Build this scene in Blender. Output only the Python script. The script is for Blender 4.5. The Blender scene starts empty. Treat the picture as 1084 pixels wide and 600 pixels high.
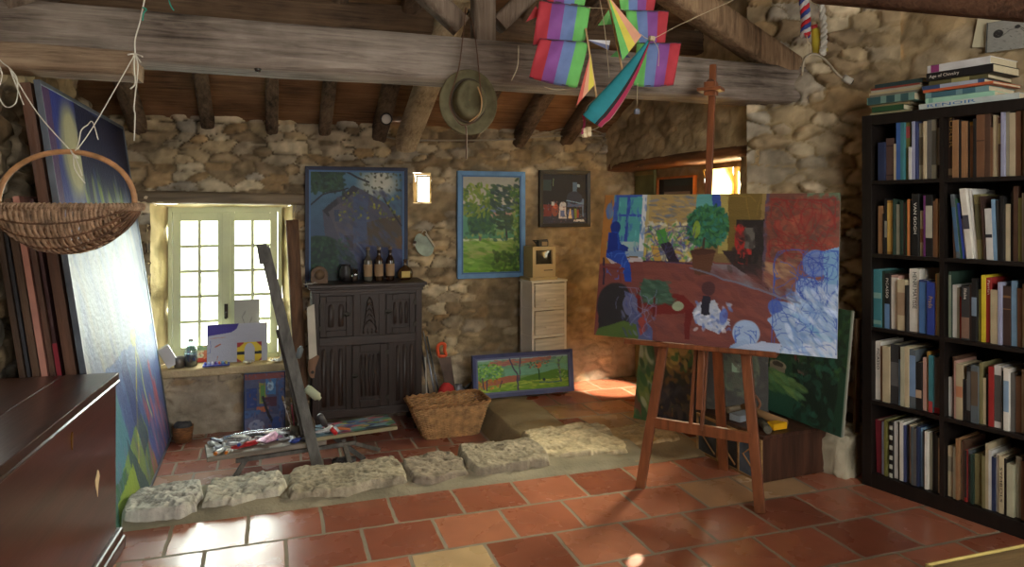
import bpy, bmesh, math, random
import numpy as np
from mathutils import Vector, Matrix

# ------------------------------------------------------------------ scene frame
F, YH, TH, H = 749.0, 219.7, 0.32273, 1.39
CT, ST = math.cos(TH), math.sin(TH)
R = random.Random(7)
SC = bpy.context.scene
COL = SC.collection

def ray(px, py):
    a = (px - 542) / F
    return Vector((a * CT + ST, CT - a * ST, -(py - YH) / F))
CAM = Vector((0, 0, H))
def on_x(px, py, x):
    d = ray(px, py); return CAM + d * (x / d.x)
def on_y(px, py, y):
    d = ray(px, py); return CAM + d * (y / d.y)
def on_z(px, py, z):
    d = ray(px, py); return CAM + d * ((z - H) / d.z)
def at_d(px, py, Y):
    return CAM + ray(px, py) * Y

def lin(c):
    o = []
    for v in c[:3]:
        v /= 255.0
        o.append(v / 12.92 if v <= 0.04045 else ((v + 0.055) / 1.055) ** 2.4)
    return (o[0], o[1], o[2], 1.0)

# ------------------------------------------------------------------ noise
_rt = np.random.RandomState(11).rand(64, 64, 64)
def vnoise3(x, y, z):
    xi = np.floor(x).astype(int); yi = np.floor(y).astype(int); zi = np.floor(z).astype(int)
    fx = x - xi; fy = y - yi; fz = z - zi
    fx = fx * fx * (3 - 2 * fx); fy = fy * fy * (3 - 2 * fy); fz = fz * fz * (3 - 2 * fz)
    def g(a, b, c): return _rt[(xi + a) % 64, (yi + b) % 64, (zi + c) % 64]
    c00 = g(0,0,0) * (1-fx) + g(1,0,0) * fx; c10 = g(0,1,0) * (1-fx) + g(1,1,0) * fx
    c01 = g(0,0,1) * (1-fx) + g(1,0,1) * fx; c11 = g(0,1,1) * (1-fx) + g(1,1,1) * fx
    return (c00 * (1-fy) + c10 * fy) * (1-fz) + (c01 * (1-fy) + c11 * fy) * fz
def fbm(x, y, z, oct=4):
    s = 0; a = 0.5; t = 0
    for k in range(oct):
        s = s + a * vnoise3(x + 17.3 * k, y + 5.1 * k, z + 9.7 * k); t += a
        x, y, z, a = x * 2.03, y * 2.03, z * 2.03, a * 0.5
    return s / t

# ------------------------------------------------------------------ materials
MATS = {}
def _base(name):
    m = bpy.data.materials.new(name); m.use_nodes = True
    nt = m.node_tree
    return m, nt, nt.nodes['Principled BSDF']
def _setspec(b, v):
    b.inputs['Specular IOR Level'].default_value = v
def M(name, col, rough=0.6, var=0.15, scale=6.0, bump=0.0, bscale=40.0, metal=0.0, stretch=(1,1,1), spec=0.4, coat=0.0, trans=0.0):
    if name in MATS: return MATS[name]
    m, nt, b = _base(name)
    L = nt.links.new
    tc = nt.nodes.new('ShaderNodeTexCoord'); mp = nt.nodes.new('ShaderNodeMapping')
    mp.inputs['Scale'].default_value = stretch
    L(tc.outputs['Object'], mp.inputs['Vector'])
    nz = nt.nodes.new('ShaderNodeTexNoise'); nz.inputs['Scale'].default_value = scale; nz.inputs['Detail'].default_value = 5
    L(mp.outputs['Vector'], nz.inputs['Vector'])
    cr = nt.nodes.new('ShaderNodeValToRGB')
    c = lin(col)
    cr.color_ramp.elements[0].position = 0.3; cr.color_ramp.elements[1].position = 0.7
    cr.color_ramp.elements[0].color = tuple(max(0, v * (1 - var * 1.6)) for v in c[:3]) + (1,)
    cr.color_ramp.elements[1].color = tuple(min(1, v * (1 + var * 1.6)) for v in c[:3]) + (1,)
    L(nz.outputs['Fac'], cr.inputs['Fac']); L(cr.outputs['Color'], b.inputs['Base Color'])
    b.inputs['Roughness'].default_value = rough; b.inputs['Metallic'].default_value = metal
    _setspec(b, spec)
    if coat: b.inputs['Coat Weight'].default_value = coat; b.inputs['Coat Roughness'].default_value = 0.25
    if trans: b.inputs['Transmission Weight'].default_value = trans
    if bump:
        n2 = nt.nodes.new('ShaderNodeTexNoise'); n2.inputs['Scale'].default_value = bscale; n2.inputs['Detail'].default_value = 6
        L(mp.outputs['Vector'], n2.inputs['Vector'])
        bp = nt.nodes.new('ShaderNodeBump'); bp.inputs['Strength'].default_value = bump; bp.inputs['Distance'].default_value = 0.01
        L(n2.outputs['Fac'], bp.inputs['Height']); L(bp.outputs['Normal'], b.inputs['Normal'])
    MATS[name] = m
    return m
def WOOD(name, col, axis='x', rough=0.6, var=0.28, bump=0.35, coat=0.0, s=1.0, spec=0.35):
    st = {'x': (1.2, 14, 14), 'y': (14, 1.2, 14), 'z': (14, 14, 1.2)}[axis]
    return M(name, col, rough, var, 2.2 * s, bump, 9 * s, 0, st, spec, coat)
def OLDWOOD(name, axis, cols, rough=0.8, bump=0.9):
    if name in MATS: return MATS[name]
    m, nt, b = _base(name); L = nt.links.new
    tc = nt.nodes.new('ShaderNodeTexCoord'); mp = nt.nodes.new('ShaderNodeMapping')
    mp.inputs['Scale'].default_value = {'x': (1,16,16), 'y': (16,1,16), 'z': (16,16,1)}[axis]
    L(tc.outputs['Object'], mp.inputs['Vector'])
    n1 = nt.nodes.new('ShaderNodeTexNoise'); n1.inputs['Scale'].default_value = 2.6; n1.inputs['Detail'].default_value = 9; n1.inputs['Roughness'].default_value = .68; n1.inputs['Distortion'].default_value = .6
    n2 = nt.nodes.new('ShaderNodeTexNoise'); n2.inputs['Scale'].default_value = 3.2; n2.inputs['Detail'].default_value = 5
    L(mp.outputs['Vector'], n1.inputs['Vector']); L(tc.outputs['Object'], n2.inputs['Vector'])
    a = nt.nodes.new('ShaderNodeMath'); a.operation = 'MULTIPLY_ADD'; a.inputs[1].default_value = .55
    h = nt.nodes.new('ShaderNodeMath'); h.operation = 'MULTIPLY'; h.inputs[1].default_value = .45
    L(n1.outputs['Fac'], a.inputs[0]); L(n2.outputs['Fac'], h.inputs[0]); L(h.outputs[0], a.inputs[2])
    cr = nt.nodes.new('ShaderNodeValToRGB'); el = cr.color_ramp.elements
    while len(el) < len(cols): el.new(.5)
    for k, (e, c) in enumerate(zip(el, cols)): e.position = .34 + .32*k/(len(cols)-1); e.color = lin(c)
    L(a.outputs[0], cr.inputs['Fac']); L(cr.outputs['Color'], b.inputs['Base Color'])
    b.inputs['Roughness'].default_value = rough; _setspec(b, .2)
    bp = nt.nodes.new('ShaderNodeBump'); bp.inputs['Strength'].default_value = bump; bp.inputs['Distance'].default_value = .015
    L(n1.outputs['Fac'], bp.inputs['Height']); L(bp.outputs['Normal'], b.inputs['Normal'])
    MATS[name] = m
    return m
def VC(name, rough=0.6, bump=0.3, bscale=80, spec=0.3, coat=0.0, rvar=0):
    if name in MATS: return MATS[name]
    m, nt, b = _base(name); L = nt.links.new
    at = nt.nodes.new('ShaderNodeAttribute'); at.attribute_name = 'Col'
    L(at.outputs['Color'], b.inputs['Base Color'])
    b.inputs['Roughness'].default_value = rough; _setspec(b, spec)
    if coat: b.inputs['Coat Weight'].default_value = coat; b.inputs['Coat Roughness'].default_value = 0.3
    tc = nt.nodes.new('ShaderNodeTexCoord'); n2 = nt.nodes.new('ShaderNodeTexNoise')
    n2.inputs['Scale'].default_value = bscale; n2.inputs['Detail'].default_value = 6
    L(tc.outputs['Object'], n2.inputs['Vector'])
    bp = nt.nodes.new('ShaderNodeBump'); bp.inputs['Strength'].default_value = bump; bp.inputs['Distance'].default_value = 0.01
    L(n2.outputs['Fac'], bp.inputs['Height']); L(bp.outputs['Normal'], b.inputs['Normal'])
    MATS[name] = m
    return m
def TILE(name, w, h, x0, y0, ramp, rough=0.3, mortar=(112,104,90), rv=0.16):
    m, nt, b = _base(name); L = nt.links.new
    tc = nt.nodes.new('ShaderNodeTexCoord'); mp = nt.nodes.new('ShaderNodeMapping')
    mp.inputs['Location'].default_value = (-x0, -y0, 0)
    L(tc.outputs['Object'], mp.inputs['Vector'])
    # slight wobble of the joints
    nw = nt.nodes.new('ShaderNodeTexNoise'); nw.inputs['Scale'].default_value = 9
    L(mp.outputs['Vector'], nw.inputs['Vector'])
    ms = nt.nodes.new('ShaderNodeVectorMath'); ms.operation = 'MULTIPLY_ADD'
    ms.inputs[1].default_value = (0.012, 0.012, 0); L(nw.outputs['Color'], ms.inputs[0])
    ad = nt.nodes.new('ShaderNodeVectorMath'); ad.operation = 'ADD'; ad.inputs[1].default_value = (-0.006, -0.006, 0)
    L(mp.outputs['Vector'], ms.inputs[2]); L(ms.outputs[0], ad.inputs[0])
    br = nt.nodes.new('ShaderNodeTexBrick')
    br.offset = 0.5; br.offset_frequency = 2; br.squash = 1.0
    br.inputs['Color1'].default_value = (0,0,0,1); br.inputs['Color2'].default_value = (1,1,1,1)
    br.inputs['Mortar'].default_value = (0,0,0,1)
    br.inputs['Scale'].default_value = 1.0; br.inputs['Mortar Size'].default_value = 0.0085
    br.inputs['Mortar Smooth'].default_value = 0.25; br.inputs['Bias'].default_value = 0
    br.inputs['Brick Width'].default_value = w; br.inputs['Row Height'].default_value = h
    L(ad.outputs[0], br.inputs['Vector'])
    cr = nt.nodes.new('ShaderNodeValToRGB'); el = cr.color_ramp.elements
    while len(el) < len(ramp): el.new(0.5)
    for e, (p, c) in zip(el, ramp): e.position = p; e.color = lin(c)
    L(br.outputs['Color'], cr.inputs['Fac'])
    n = nt.nodes.new('ShaderNodeTexNoise'); n.inputs['Scale'].default_value = 7; n.inputs['Detail'].default_value = 6
    L(mp.outputs['Vector'], n.inputs['Vector'])
    mr = nt.nodes.new('ShaderNodeMapRange'); mr.inputs[3].default_value = 0.72; mr.inputs[4].default_value = 1.25
    L(n.outputs['Fac'], mr.inputs[0])
    mul = nt.nodes.new('ShaderNodeMix'); mul.data_type = 'RGBA'; mul.blend_type = 'MULTIPLY'; mul.inputs[0].default_value = 1
    L(cr.outputs['Color'], mul.inputs[6]); L(mr.outputs[0], mul.inputs[7])
    mx = nt.nodes.new('ShaderNodeMix'); mx.data_type = 'RGBA'
    L(br.outputs['Fac'], mx.inputs[0]); L(mul.outputs[2], mx.inputs[6]); mx.inputs[7].default_value = lin(mortar)
    L(mx.outputs[2], b.inputs['Base Color'])
    # worn polish
    n3 = nt.nodes.new('ShaderNodeTexNoise'); n3.inputs['Scale'].default_value = 4; n3.inputs['Detail'].default_value = 4
    L(mp.outputs['Vector'], n3.inputs['Vector'])
    m3 = nt.nodes.new('ShaderNodeMapRange'); m3.inputs[1].default_value = .3; m3.inputs[2].default_value = .7; m3.inputs[3].default_value = rough - rv; m3.inputs[4].default_value = rough + rv
    L(n3.outputs['Fac'], m3.inputs[0])
    rm = nt.nodes.new('ShaderNodeMix'); L(br.outputs['Fac'], rm.inputs[0]); L(m3.outputs[0], rm.inputs[2]); rm.inputs[3].default_value = 0.9
    L(rm.outputs[0], b.inputs['Roughness'])
    _setspec(b, 0.55)
    # joints are sunk, faces gently uneven
    sb = nt.nodes.new('ShaderNodeMath'); sb.operation = 'MULTIPLY_ADD'; sb.inputs[1].default_value = -1.0
    n4 = nt.nodes.new('ShaderNodeTexNoise'); n4.inputs['Scale'].default_value = 6; n4.inputs['Detail'].default_value = 3
    L(mp.outputs['Vector'], n4.inputs['Vector'])
    s4 = nt.nodes.new('ShaderNodeMath'); s4.operation = 'MULTIPLY'; s4.inputs[1].default_value = 0.3; L(n4.outputs['Fac'], s4.inputs[0])
    L(br.outputs['Fac'], sb.inputs[0]); L(s4.outputs[0], sb.inputs[2])
    bp = nt.nodes.new('ShaderNodeBump'); bp.inputs['Strength'].default_value = 0.5; bp.inputs['Distance'].default_value = 0.006
    L(sb.outputs[0], bp.inputs['Height']); L(bp.outputs['Normal'], b.inputs['Normal'])
    return m
def GLASS(name, tint=(255,255,255), gloss=0.12, rough=0.02):
    if name in MATS: return MATS[name]
    m, nt, b = _base(name); L = nt.links.new
    nt.nodes.remove(b)
    out = nt.nodes['Material Output']
    t = nt.nodes.new('ShaderNodeBsdfTransparent'); t.inputs['Color'].default_value = lin(tint)
    g = nt.nodes.new('ShaderNodeBsdfGlossy'); g.inputs['Roughness'].default_value = rough
    mx = nt.nodes.new('ShaderNodeMixShader'); mx.inputs[0].default_value = gloss
    L(t.outputs[0], mx.inputs[1]); L(g.outputs[0], mx.inputs[2]); L(mx.outputs[0], out.inputs['Surface'])
    MATS[name] = m
    return m

# ------------------------------------------------------------------ mesh builder
class MB:
    def __init__(s): s.v = []; s.f = []; s.sm = []; s.mi = []; s.cols = None
    def add(s, vs, fs, smooth=False, mi=0):
        o = len(s.v); s.v += [tuple(v) for v in vs]
        for f in fs: s.f.append([i + o for i in f]); s.sm.append(smooth); s.mi.append(mi)
        return s
    def box(s, c, d, rot=None, mi=0, taper=1.0):
        x, y, z = d[0]/2, d[1]/2, d[2]/2; vs = []
        for dz in (-z, z):
            t = taper if dz > 0 else 1.0
            for dx, dy in ((-x,-y),(x,-y),(x,y),(-x,y)):
                p = Vector((dx*t, dy*t, dz))
                if rot is not None: p = rot @ p
                vs.append(p + Vector(c))
        return s.add(vs, [(3,2,1,0),(4,5,6,7),(0,1,5,4),(1,2,6,5),(2,3,7,6),(3,0,4,7)], False, mi)
    def bb(s, x0, x1, y0, y1, z0, z1, mi=0):
        return s.box(((x0+x1)/2,(y0+y1)/2,(z0+z1)/2), (abs(x1-x0),abs(y1-y0),abs(z1-z0)), None, mi)
    def bar(s, p0, p1, w, h, up=(0,0,1), w1=None, h1=None, mi=0):
        p0 = Vector(p0); p1 = Vector(p1); d = (p1-p0).normalized(); up = Vector(up)
        sd = d.cross(up)
        if sd.length < 1e-4: sd = d.cross(Vector((0,1,0)))
        sd.normalize(); u = sd.cross(d).normalized()
        w1 = w1 or w; h1 = h1 or h; vs = []
        for p, a, b in ((p0,w,h),(p1,w1,h1)):
            for i, j in ((-1,-1),(1,-1),(1,1),(-1,1)): vs.append(p + sd*(i*a/2) + u*(j*b/2))
        return s.add(vs, [(3,2,1,0),(4,5,6,7),(0,1,5,4),(1,2,6,5),(2,3,7,6),(3,0,4,7)], False, mi)
    def tube(s, pts, r, seg=8, cap=True, mi=0, flat=1.0, up=None):
        pts = [Vector(p) for p in pts]; n = len(pts)
        rs = r if isinstance(r, (list, tuple)) else [r]*n
        vs = []; u = None
        for i, p in enumerate(pts):
            d = (pts[min(i+1,n-1)] - pts[max(i-1,0)])
            if d.length < 1e-9: d = Vector((0,0,1))
            d.normalize()
            if u is None:
                a = Vector(up) if up else (Vector((0,0,1)) if abs(d.z) < 0.9 else Vector((1,0,0)))
                u = (a - d*a.dot(d)).normalized()
            else:
                u = (u - d*u.dot(d))
                u = u.normalized() if u.length > 1e-6 else d.orthogonal().normalized()
            w = d.cross(u)
            for k in range(seg):
                t = 2*math.pi*k/seg
                vs.append(p + u*(math.cos(t)*rs[i]) + w*(math.sin(t)*rs[i]*flat))
        fs = []
        for i in range(n-1):
            for k in range(seg):
                a = i*seg+k; b = i*seg+(k+1)%seg
                fs.append((a, b, b+seg, a+seg))
        s.add(vs, fs, True, mi)
        if cap:
            o = len(s.v) - n*seg
            s.f.append([o+k for k in range(seg)][::-1]); s.sm.append(False); s.mi.append(mi)
            s.f.append([o+(n-1)*seg+k for k in range(seg)]); s.sm.append(False); s.mi.append(mi)
        return s
    def lathe(s, prof, c=(0,0,0), seg=20, mat=None, sx=1, sy=1, mi=0, smooth=True):
        vs = []; n = len(prof)
        for r, z in prof:
            for k in range(seg):
                t = 2*math.pi*k/seg
                p = Vector((math.cos(t)*r*sx, math.sin(t)*r*sy, z))
                if mat is not None: p = mat @ p
                vs.append(p + Vector(c))
        fs = []
        for i in range(n-1):
            for k in range(seg):
                a = i*seg+k; b = i*seg+(k+1)%seg; fs.append((a,b,b+seg,a+seg))
        s.add(vs, fs, smooth, mi)
        o = len(s.v) - n*seg
        if prof[0][0] > 1e-5: s.f.append([o+k for k in range(seg)][::-1]); s.sm.append(False); s.mi.append(mi)
        if prof[-1][0] > 1e-5: s.f.append([o+(n-1)*seg+k for k in range(seg)]); s.sm.append(False); s.mi.append(mi)
        return s
    def prism(s, poly, O, U, V, N, t, mi=0):
        O, U, V, N = Vector(O), Vector(U), Vector(V), Vector(N); n = len(poly)
        vs = [O + U*a + V*b for a, b in poly] + [O + U*a + V*b + N*t for a, b in poly]
        fs = [list(range(n))[::-1], [n+i for i in range(n)]] + [(i,(i+1)%n,n+(i+1)%n,n+i) for i in range(n)]
        return s.add(vs, fs, False, mi)
    def grid(s, P, smooth=True, mi=0, close=False):
        nu = len(P); nv = len(P[0]); vs = [p for row in P for p in row]; fs = []
        for i in range(nu - (0 if close else 1)):
            for j in range(nv-1):
                a = i*nv+j; b = ((i+1) % nu)*nv+j
                fs.append((a, b, b+1, a+1))
        return s.add(vs, fs, smooth, mi)
    def rock(s, c, d, seed=0, e=0.45, amp=0.12, fr=3.0, seg=(30,16), rot=0, fine=0.0):
        nu, nv = seg; rr = np.random.RandomState(seed).rand(3)*40
        th = np.linspace(0, 2*np.pi, nu, endpoint=False)[:,None]; ph = np.linspace(-np.pi/2, np.pi/2, nv)[None,:]
        pw = lambda v: np.sign(v)*np.abs(v)**e
        x = pw(np.cos(ph))*pw(np.cos(th)); y = pw(np.cos(ph))*pw(np.sin(th)); z = pw(np.sin(ph)) + 0*th
        nz = fbm(x*fr/2+rr[0]+9, y*fr/2+rr[1]+9, z*fr/2+rr[2]+9, 4) - 0.5
        k = 1 + amp*2*nz
        if fine:
            k = k + fine*(vnoise3(x*9*d[0]*4+rr[0]+50, y*9*d[1]*4+50, z*4+50)-0.5) + fine*(vnoise3(x*18*d[0]*4+70, y*18*d[1]*4+70, z*8+50)-0.5)
        x = x*k*d[0]/2; y = y*k*d[1]/2; z = z*k*d[2]/2
        ca, sa = math.cos(rot), math.sin(rot)
        X = c[0] + x*ca - y*sa; Y = c[1] + x*sa + y*ca; Z = c[2] + z
        P = [[(X[i,j], Y[i,j], Z[i,j]) for j in range(nv)] for i in range(nu)]
        return s.grid(P, True, 0, True)
    def build(s, name, mat, parent=None, bevel=0.0, sub=0, seg=2):
        me = bpy.data.meshes.new(name)
        me.from_pydata([tuple(v) for v in s.v], [], s.f)
        ms = mat if isinstance(mat, (list, tuple)) else [mat]
        for m in ms: me.materials.append(m)
        me.polygons.foreach_set('use_smooth', s.sm)
        me.polygons.foreach_set('material_index', s.mi)
        if s.cols is not None: setcol(me, s.cols)
        me.update()
        o = bpy.data.objects.new(name, me); COL.objects.link(o)
        if parent is not None: o.parent = parent
        if bevel:
            b = o.modifiers.new('bevel', 'BEVEL'); b.width = bevel; b.segments = seg; b.limit_method = 'ANGLE'; b.angle_limit = math.radians(40)
        if sub:
            b = o.modifiers.new('sub', 'SUBSURF'); b.levels = sub; b.render_levels = sub
        return o
def setcol(me, cols):
    a = me.color_attributes.new('Col', 'FLOAT_COLOR', 'POINT')
    c = np.ones((len(me.vertices), 4), dtype=np.float32); c[:, :3] = cols
    a.data.foreach_set('color', c.ravel())
def tag(o, label, cat=None, group=None, kind=None):
    o['label'] = label
    if cat: o['category'] = cat
    if group: o['group'] = group
    if kind: o['kind'] = kind
    return o
def thing(name, label, cat, loc=(0,0,0), rot=0.0, group=None, tilt=0.0, mat=None):
    o = bpy.data.objects.new(name, None); COL.objects.link(o); o.empty_display_size = 0.05
    if mat is not None: o.matrix_world = mat
    else: o.location = loc; o.rotation_euler = (tilt, 0, rot)
    return tag(o, label, cat, group)
def struct(o, label): return tag(o, label, None, None, 'structure')
def rough_beam(p0, p1, w, h, seed, amp=0.1, up=(0,0,1), n=None, e=5.0, mb=None, taper=1.0, sag=0.0):
    mb = mb or MB()
    p0 = Vector(p0); p1 = Vector(p1); L = (p1-p0).length; d = (p1-p0)/L
    sd = d.cross(Vector(up)).normalized(); u = sd.cross(d)
    n = n or max(6, int(L/0.06)); m = 20; P = []
    for k in range(m):
        t = 2*math.pi*k/m + math.pi/4; c_, s_ = math.cos(t), math.sin(t)
        r = 1.0/((abs(c_)**e + abs(s_)**e)**(1/e)); row = []
        for i in range(n+1):
            f = i/n; x = f*L
            nz = float(fbm(np.array(x*1.6+seed*3.1+20), np.array(c_*0.9+seed+20), np.array(s_*0.9+20), 3)) - 0.5
            n2 = float(vnoise3(np.array(x*1.1+seed*7+20), np.array(seed*1.7+20), np.array(3.3))) - 0.5
            n3 = float(vnoise3(np.array(x*0.9+seed*5+33), np.array(seed*2.7+20), np.array(8.3))) - 0.5
            tf = 1 + (taper-1)*f
            k2 = (1 + amp*2*nz)*tf
            row.append(p0 + d*x + sd*(c_*r*w/2*k2 + n2*amp*w*1.2) + u*(s_*r*h/2*k2 + n3*amp*h*1.2 - sag*math.sin(math.pi*f)))
        P.append(row)
    mb.grid(P, True, 0, True)
    o = len(mb.v) - m*(n+1)
    mb.f.append([o+k*(n+1) for k in range(m)]); mb.sm.append(False); mb.mi.append(0)
    mb.f.append([o+k*(n+1)+n for k in range(m)][::-1]); mb.sm.append(False); mb.mi.append(0)
    return mb
def bez(p0, p1, p2, p3, n=12):
    p0, p1, p2, p3 = map(Vector, (p0,p1,p2,p3)); o = []
    for i in range(n+1):
        t = i/n; o.append(p0*(1-t)**3 + p1*3*t*(1-t)**2 + p2*3*t*t*(1-t) + p3*t**3)
    return o
def crom(pts, n=6):
    pts = [Vector(p) for p in pts]; q = [pts[0]] + pts + [pts[-1]]; o = []
    for i in range(1, len(q)-2):
        for k in range(n):
            t = k/n; a, b, c, d = q[i-1], q[i], q[i+1], q[i+2]
            o.append(0.5*((2*b) + (c-a)*t + (2*a-5*b+4*c-d)*t*t + (3*b-a-3*c+d)*t**3))
    o.append(pts[-1]); return o
def text_mesh(name, body, size, mat, parent, M4, align='CENTER', extrude=0.0004, sx=1.0):
    cu = bpy.data.curves.new(name, 'FONT'); cu.body = body; cu.size = size; cu.align_x = align; cu.align_y = 'CENTER'; cu.extrude = extrude
    cu.resolution_u = 2
    t = bpy.data.objects.new(name + '_src', cu); COL.objects.link(t)
    dg = bpy.context.evaluated_depsgraph_get()
    me = bpy.data.meshes.new_from_object(t.evaluated_get(dg))
    bpy.data.objects.remove(t); bpy.data.curves.remove(cu)
    me.name = name; me.materials.clear(); me.materials.append(mat)
    me.transform(Matrix.Diagonal((sx,1,1,1))); me.transform(M4)
    o = bpy.data.objects.new(name, me); COL.objects.link(o); o.parent = parent
    return o

# ------------------------------------------------------------------ painting with numpy onto canvas vertices
class Art:
    def __init__(s, w, h, bg, seed=1, warp=0.012):
        s.w, s.h = w, h; s.a = np.zeros((h, w, 3)) + np.array(bg)/255.0
        s.rs = np.random.RandomState(seed); s.seed = seed
        y, x = np.mgrid[0:h, 0:w]; s.asp = w/h
        s.x = (x+.5)/w; s.y = (y+.5)/h
        k = seed*1.37
        s.X = s.x + warp*(fbm(s.x*9*s.asp+k, s.y*9+3, 0*s.x+k, 3)-.5)*2
        s.Y = s.y + warp*s.asp*(fbm(s.x*9*s.asp+40+k, s.y*9+9, 0*s.x+k, 3)-.5)*2
    def mix(s, m, col, a=1.0):
        m = (m*a)[..., None]; s.a = s.a*(1-m) + np.array(col)/255.0*m
    def rect(s, x0, y0, x1, y1, col, a=1.0):
        s.mix(((s.X >= x0) & (s.X <= x1) & (s.Y >= y0) & (s.Y <= y1)).astype(float), col, a)
    def grad(s, x0, y0, x1, y1, c0, c1, a=1.0, hor=False):
        m = ((s.X >= x0) & (s.X <= x1) & (s.Y >= y0) & (s.Y <= y1)).astype(float)[..., None]*a
        t = (np.clip((s.X-x0)/(x1-x0), 0, 1) if hor else np.clip((s.Y-y0)/(y1-y0), 0, 1))[..., None]
        s.a = s.a*(1-m) + (np.array(c0)*(1-t) + np.array(c1)*t)/255.0*m
    def ell(s, cx, cy, rx, ry, col, a=1.0, rot=0.0, soft=0.08):
        dx = (s.X-cx)*s.asp; dy = s.Y-cy; c, n = math.cos(rot), math.sin(rot)
        u = (dx*c + dy*n)/(rx*s.asp); v = (-dx*n + dy*c)/ry
        s.mix(np.clip((1-np.sqrt(u*u+v*v))/soft+.5, 0, 1), col, a)
    def poly(s, pts, col, a=1.0):
        m = np.zeros_like(s.X, bool); n = len(pts)
        for i in range(n):
            x0, y0 = pts[i]; x1, y1 = pts[(i+1) % n]
            if y0 == y1: continue
            c = ((y0 > s.Y) != (y1 > s.Y)) & (s.X < (x1-x0)*(s.Y-y0)/(y1-y0)+x0)
            m ^= c
        s.mix(m.astype(float), col, a)
    def line(s, pts, wd, col, a=1.0):
        m = np.zeros_like(s.X)
        for (x0, y0), (x1, y1) in zip(pts[:-1], pts[1:]):
            ax, ay, bx, by = x0*s.asp, y0, x1*s.asp, y1
            dx, dy = bx-ax, by-ay; l = dx*dx+dy*dy+1e-9
            t = np.clip(((s.X*s.asp-ax)*dx + (s.Y-ay)*dy)/l, 0, 1)
            d = np.hypot(s.X*s.asp-ax-t*dx, s.Y-ay-t*dy)
            m = np.maximum(m, np.clip((wd/2-d)/(wd*.25)+.5, 0, 1))
        s.mix(m, col, a)
    def scrib(s, x0, y0, x1, y1, n, wd, col, a=0.8, k=6):
        for _ in range(n):
            p = [(s.rs.uniform(x0, x1), s.rs.uniform(y0, y1))]
            an = s.rs.uniform(0, 6.28)
            for j in range(k):
                an += s.rs.uniform(-1, 1)*.9; st = .12*min(x1-x0, (y1-y0))
                p.append((min(max(p[-1][0]+math.cos(an)*st, x0), x1), min(max(p[-1][1]+math.sin(an)*st*s.asp, y0), y1)))
            s.line(p, wd, col, a)
    def dabs(s, n, x0, y0, x1, y1, cols, r=(.01,.02), el=2.5, ang=None, a=.85, inside=None):
        for _ in range(n):
            cx, cy = s.rs.uniform(x0, x1), s.rs.uniform(y0, y1)
            if inside:
                ex, ey, rx, ry = inside
                if ((cx-ex)/rx)**2 + ((cy-ey)/ry)**2 > 1: continue
            rr = s.rs.uniform(*r); an = s.rs.uniform(0, 3.14) if ang is None else ang + s.rs.uniform(-.3, .3)
            # local window for speed
            W = rr*el*1.3
            i0, i1 = max(0, int((cy-W)*s.h)), min(s.h, int((cy+W)*s.h)+1); j0, j1 = max(0, int((cx-W/s.asp)*s.w)), min(s.w, int((cx+W/s.asp)*s.w)+1)
            if i1 <= i0 or j1 <= j0: continue
            dx = (s.x[i0:i1, j0:j1]-cx)*s.asp; dy = s.y[i0:i1, j0:j1]-cy
            c, q = math.cos(an), math.sin(an); u = (dx*c+dy*q)/(rr*el); v = (-dx*q+dy*c)/rr
            m = (np.clip((1-np.sqrt(u*u+v*v))/.3, 0, 1)*a)[..., None]
            col = np.array(cols[s.rs.randint(len(cols))])/255.0*s.rs.uniform(.88, 1.12)
            s.a[i0:i1, j0:j1] = s.a[i0:i1, j0:j1]*(1-m) + col*m
    def strokes(s, amp=.05, fx=14, fy=26):
        amp *= .6
        n = fbm(s.x*fx*s.asp+5, s.y*fy+3, 0*s.x+s.seed, 3)-.5
        s.a = np.clip(s.a*(1+amp*2*n[..., None]), 0, 1)
    def linear(s):
        a = np.clip(s.a, 0, 1); g = a.mean(-1, keepdims=True); a = np.clip(a*.84+g*.16, 0, 1); return np.where(a <= .04045, a/12.92, ((a+.055)/1.055)**2.4)
def canvas(name, art, W, Hh, mat, parent, x0=None, z0=0.0, y=-0.001, thick=0.018, gain=1.0):
    """painted panel: front face a fine grid coloured per vertex; sides and back close it"""
    x0 = -W/2 if x0 is None else x0
    w, h = art.w, art.h
    xs = np.linspace(x0, x0+W, w); zs = np.linspace(z0+Hh, z0, h)
    gx, gz = np.meshgrid(xs, zs); n = w*h
    v = np.zeros((n+4, 3)); v[:n,0] = gx.ravel(); v[:n,1] = y; v[:n,2] = gz.ravel()
    v[n:] = [(x0,y+thick,z0),(x0+W,y+thick,z0),(x0+W,y+thick,z0+Hh),(x0,y+thick,z0+Hh)]
    i = np.arange(n).reshape(h, w)
    q = np.stack([i[:-1,:-1], i[1:,:-1], i[1:,1:], i[:-1,1:]], -1).reshape(-1,4)
    fs = q.tolist()
    fs += [i[-1,::1].tolist()[::-1] + [n, n+1], i[0].tolist() + [n+2, n+3], i[:,0].tolist() + [n, n+3][:0] + [n, n+3], i[:,-1].tolist()[::-1] + [n+2, n+1], [n+1, n, n+3, n+2]]
    me = bpy.data.meshes.new(name); me.from_pydata(v.tolist(), [], fs)
    c = np.zeros((n+4,3)); c[:n] = art.linear().reshape(-1,3)*gain; c[n:] = (.35,.32,.27)
    setcol(me, c); me.materials.append(mat); me.update()
    o = bpy.data.objects.new(name, me); COL.objects.link(o)
    if parent: o.parent = parent
    return o
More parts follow.
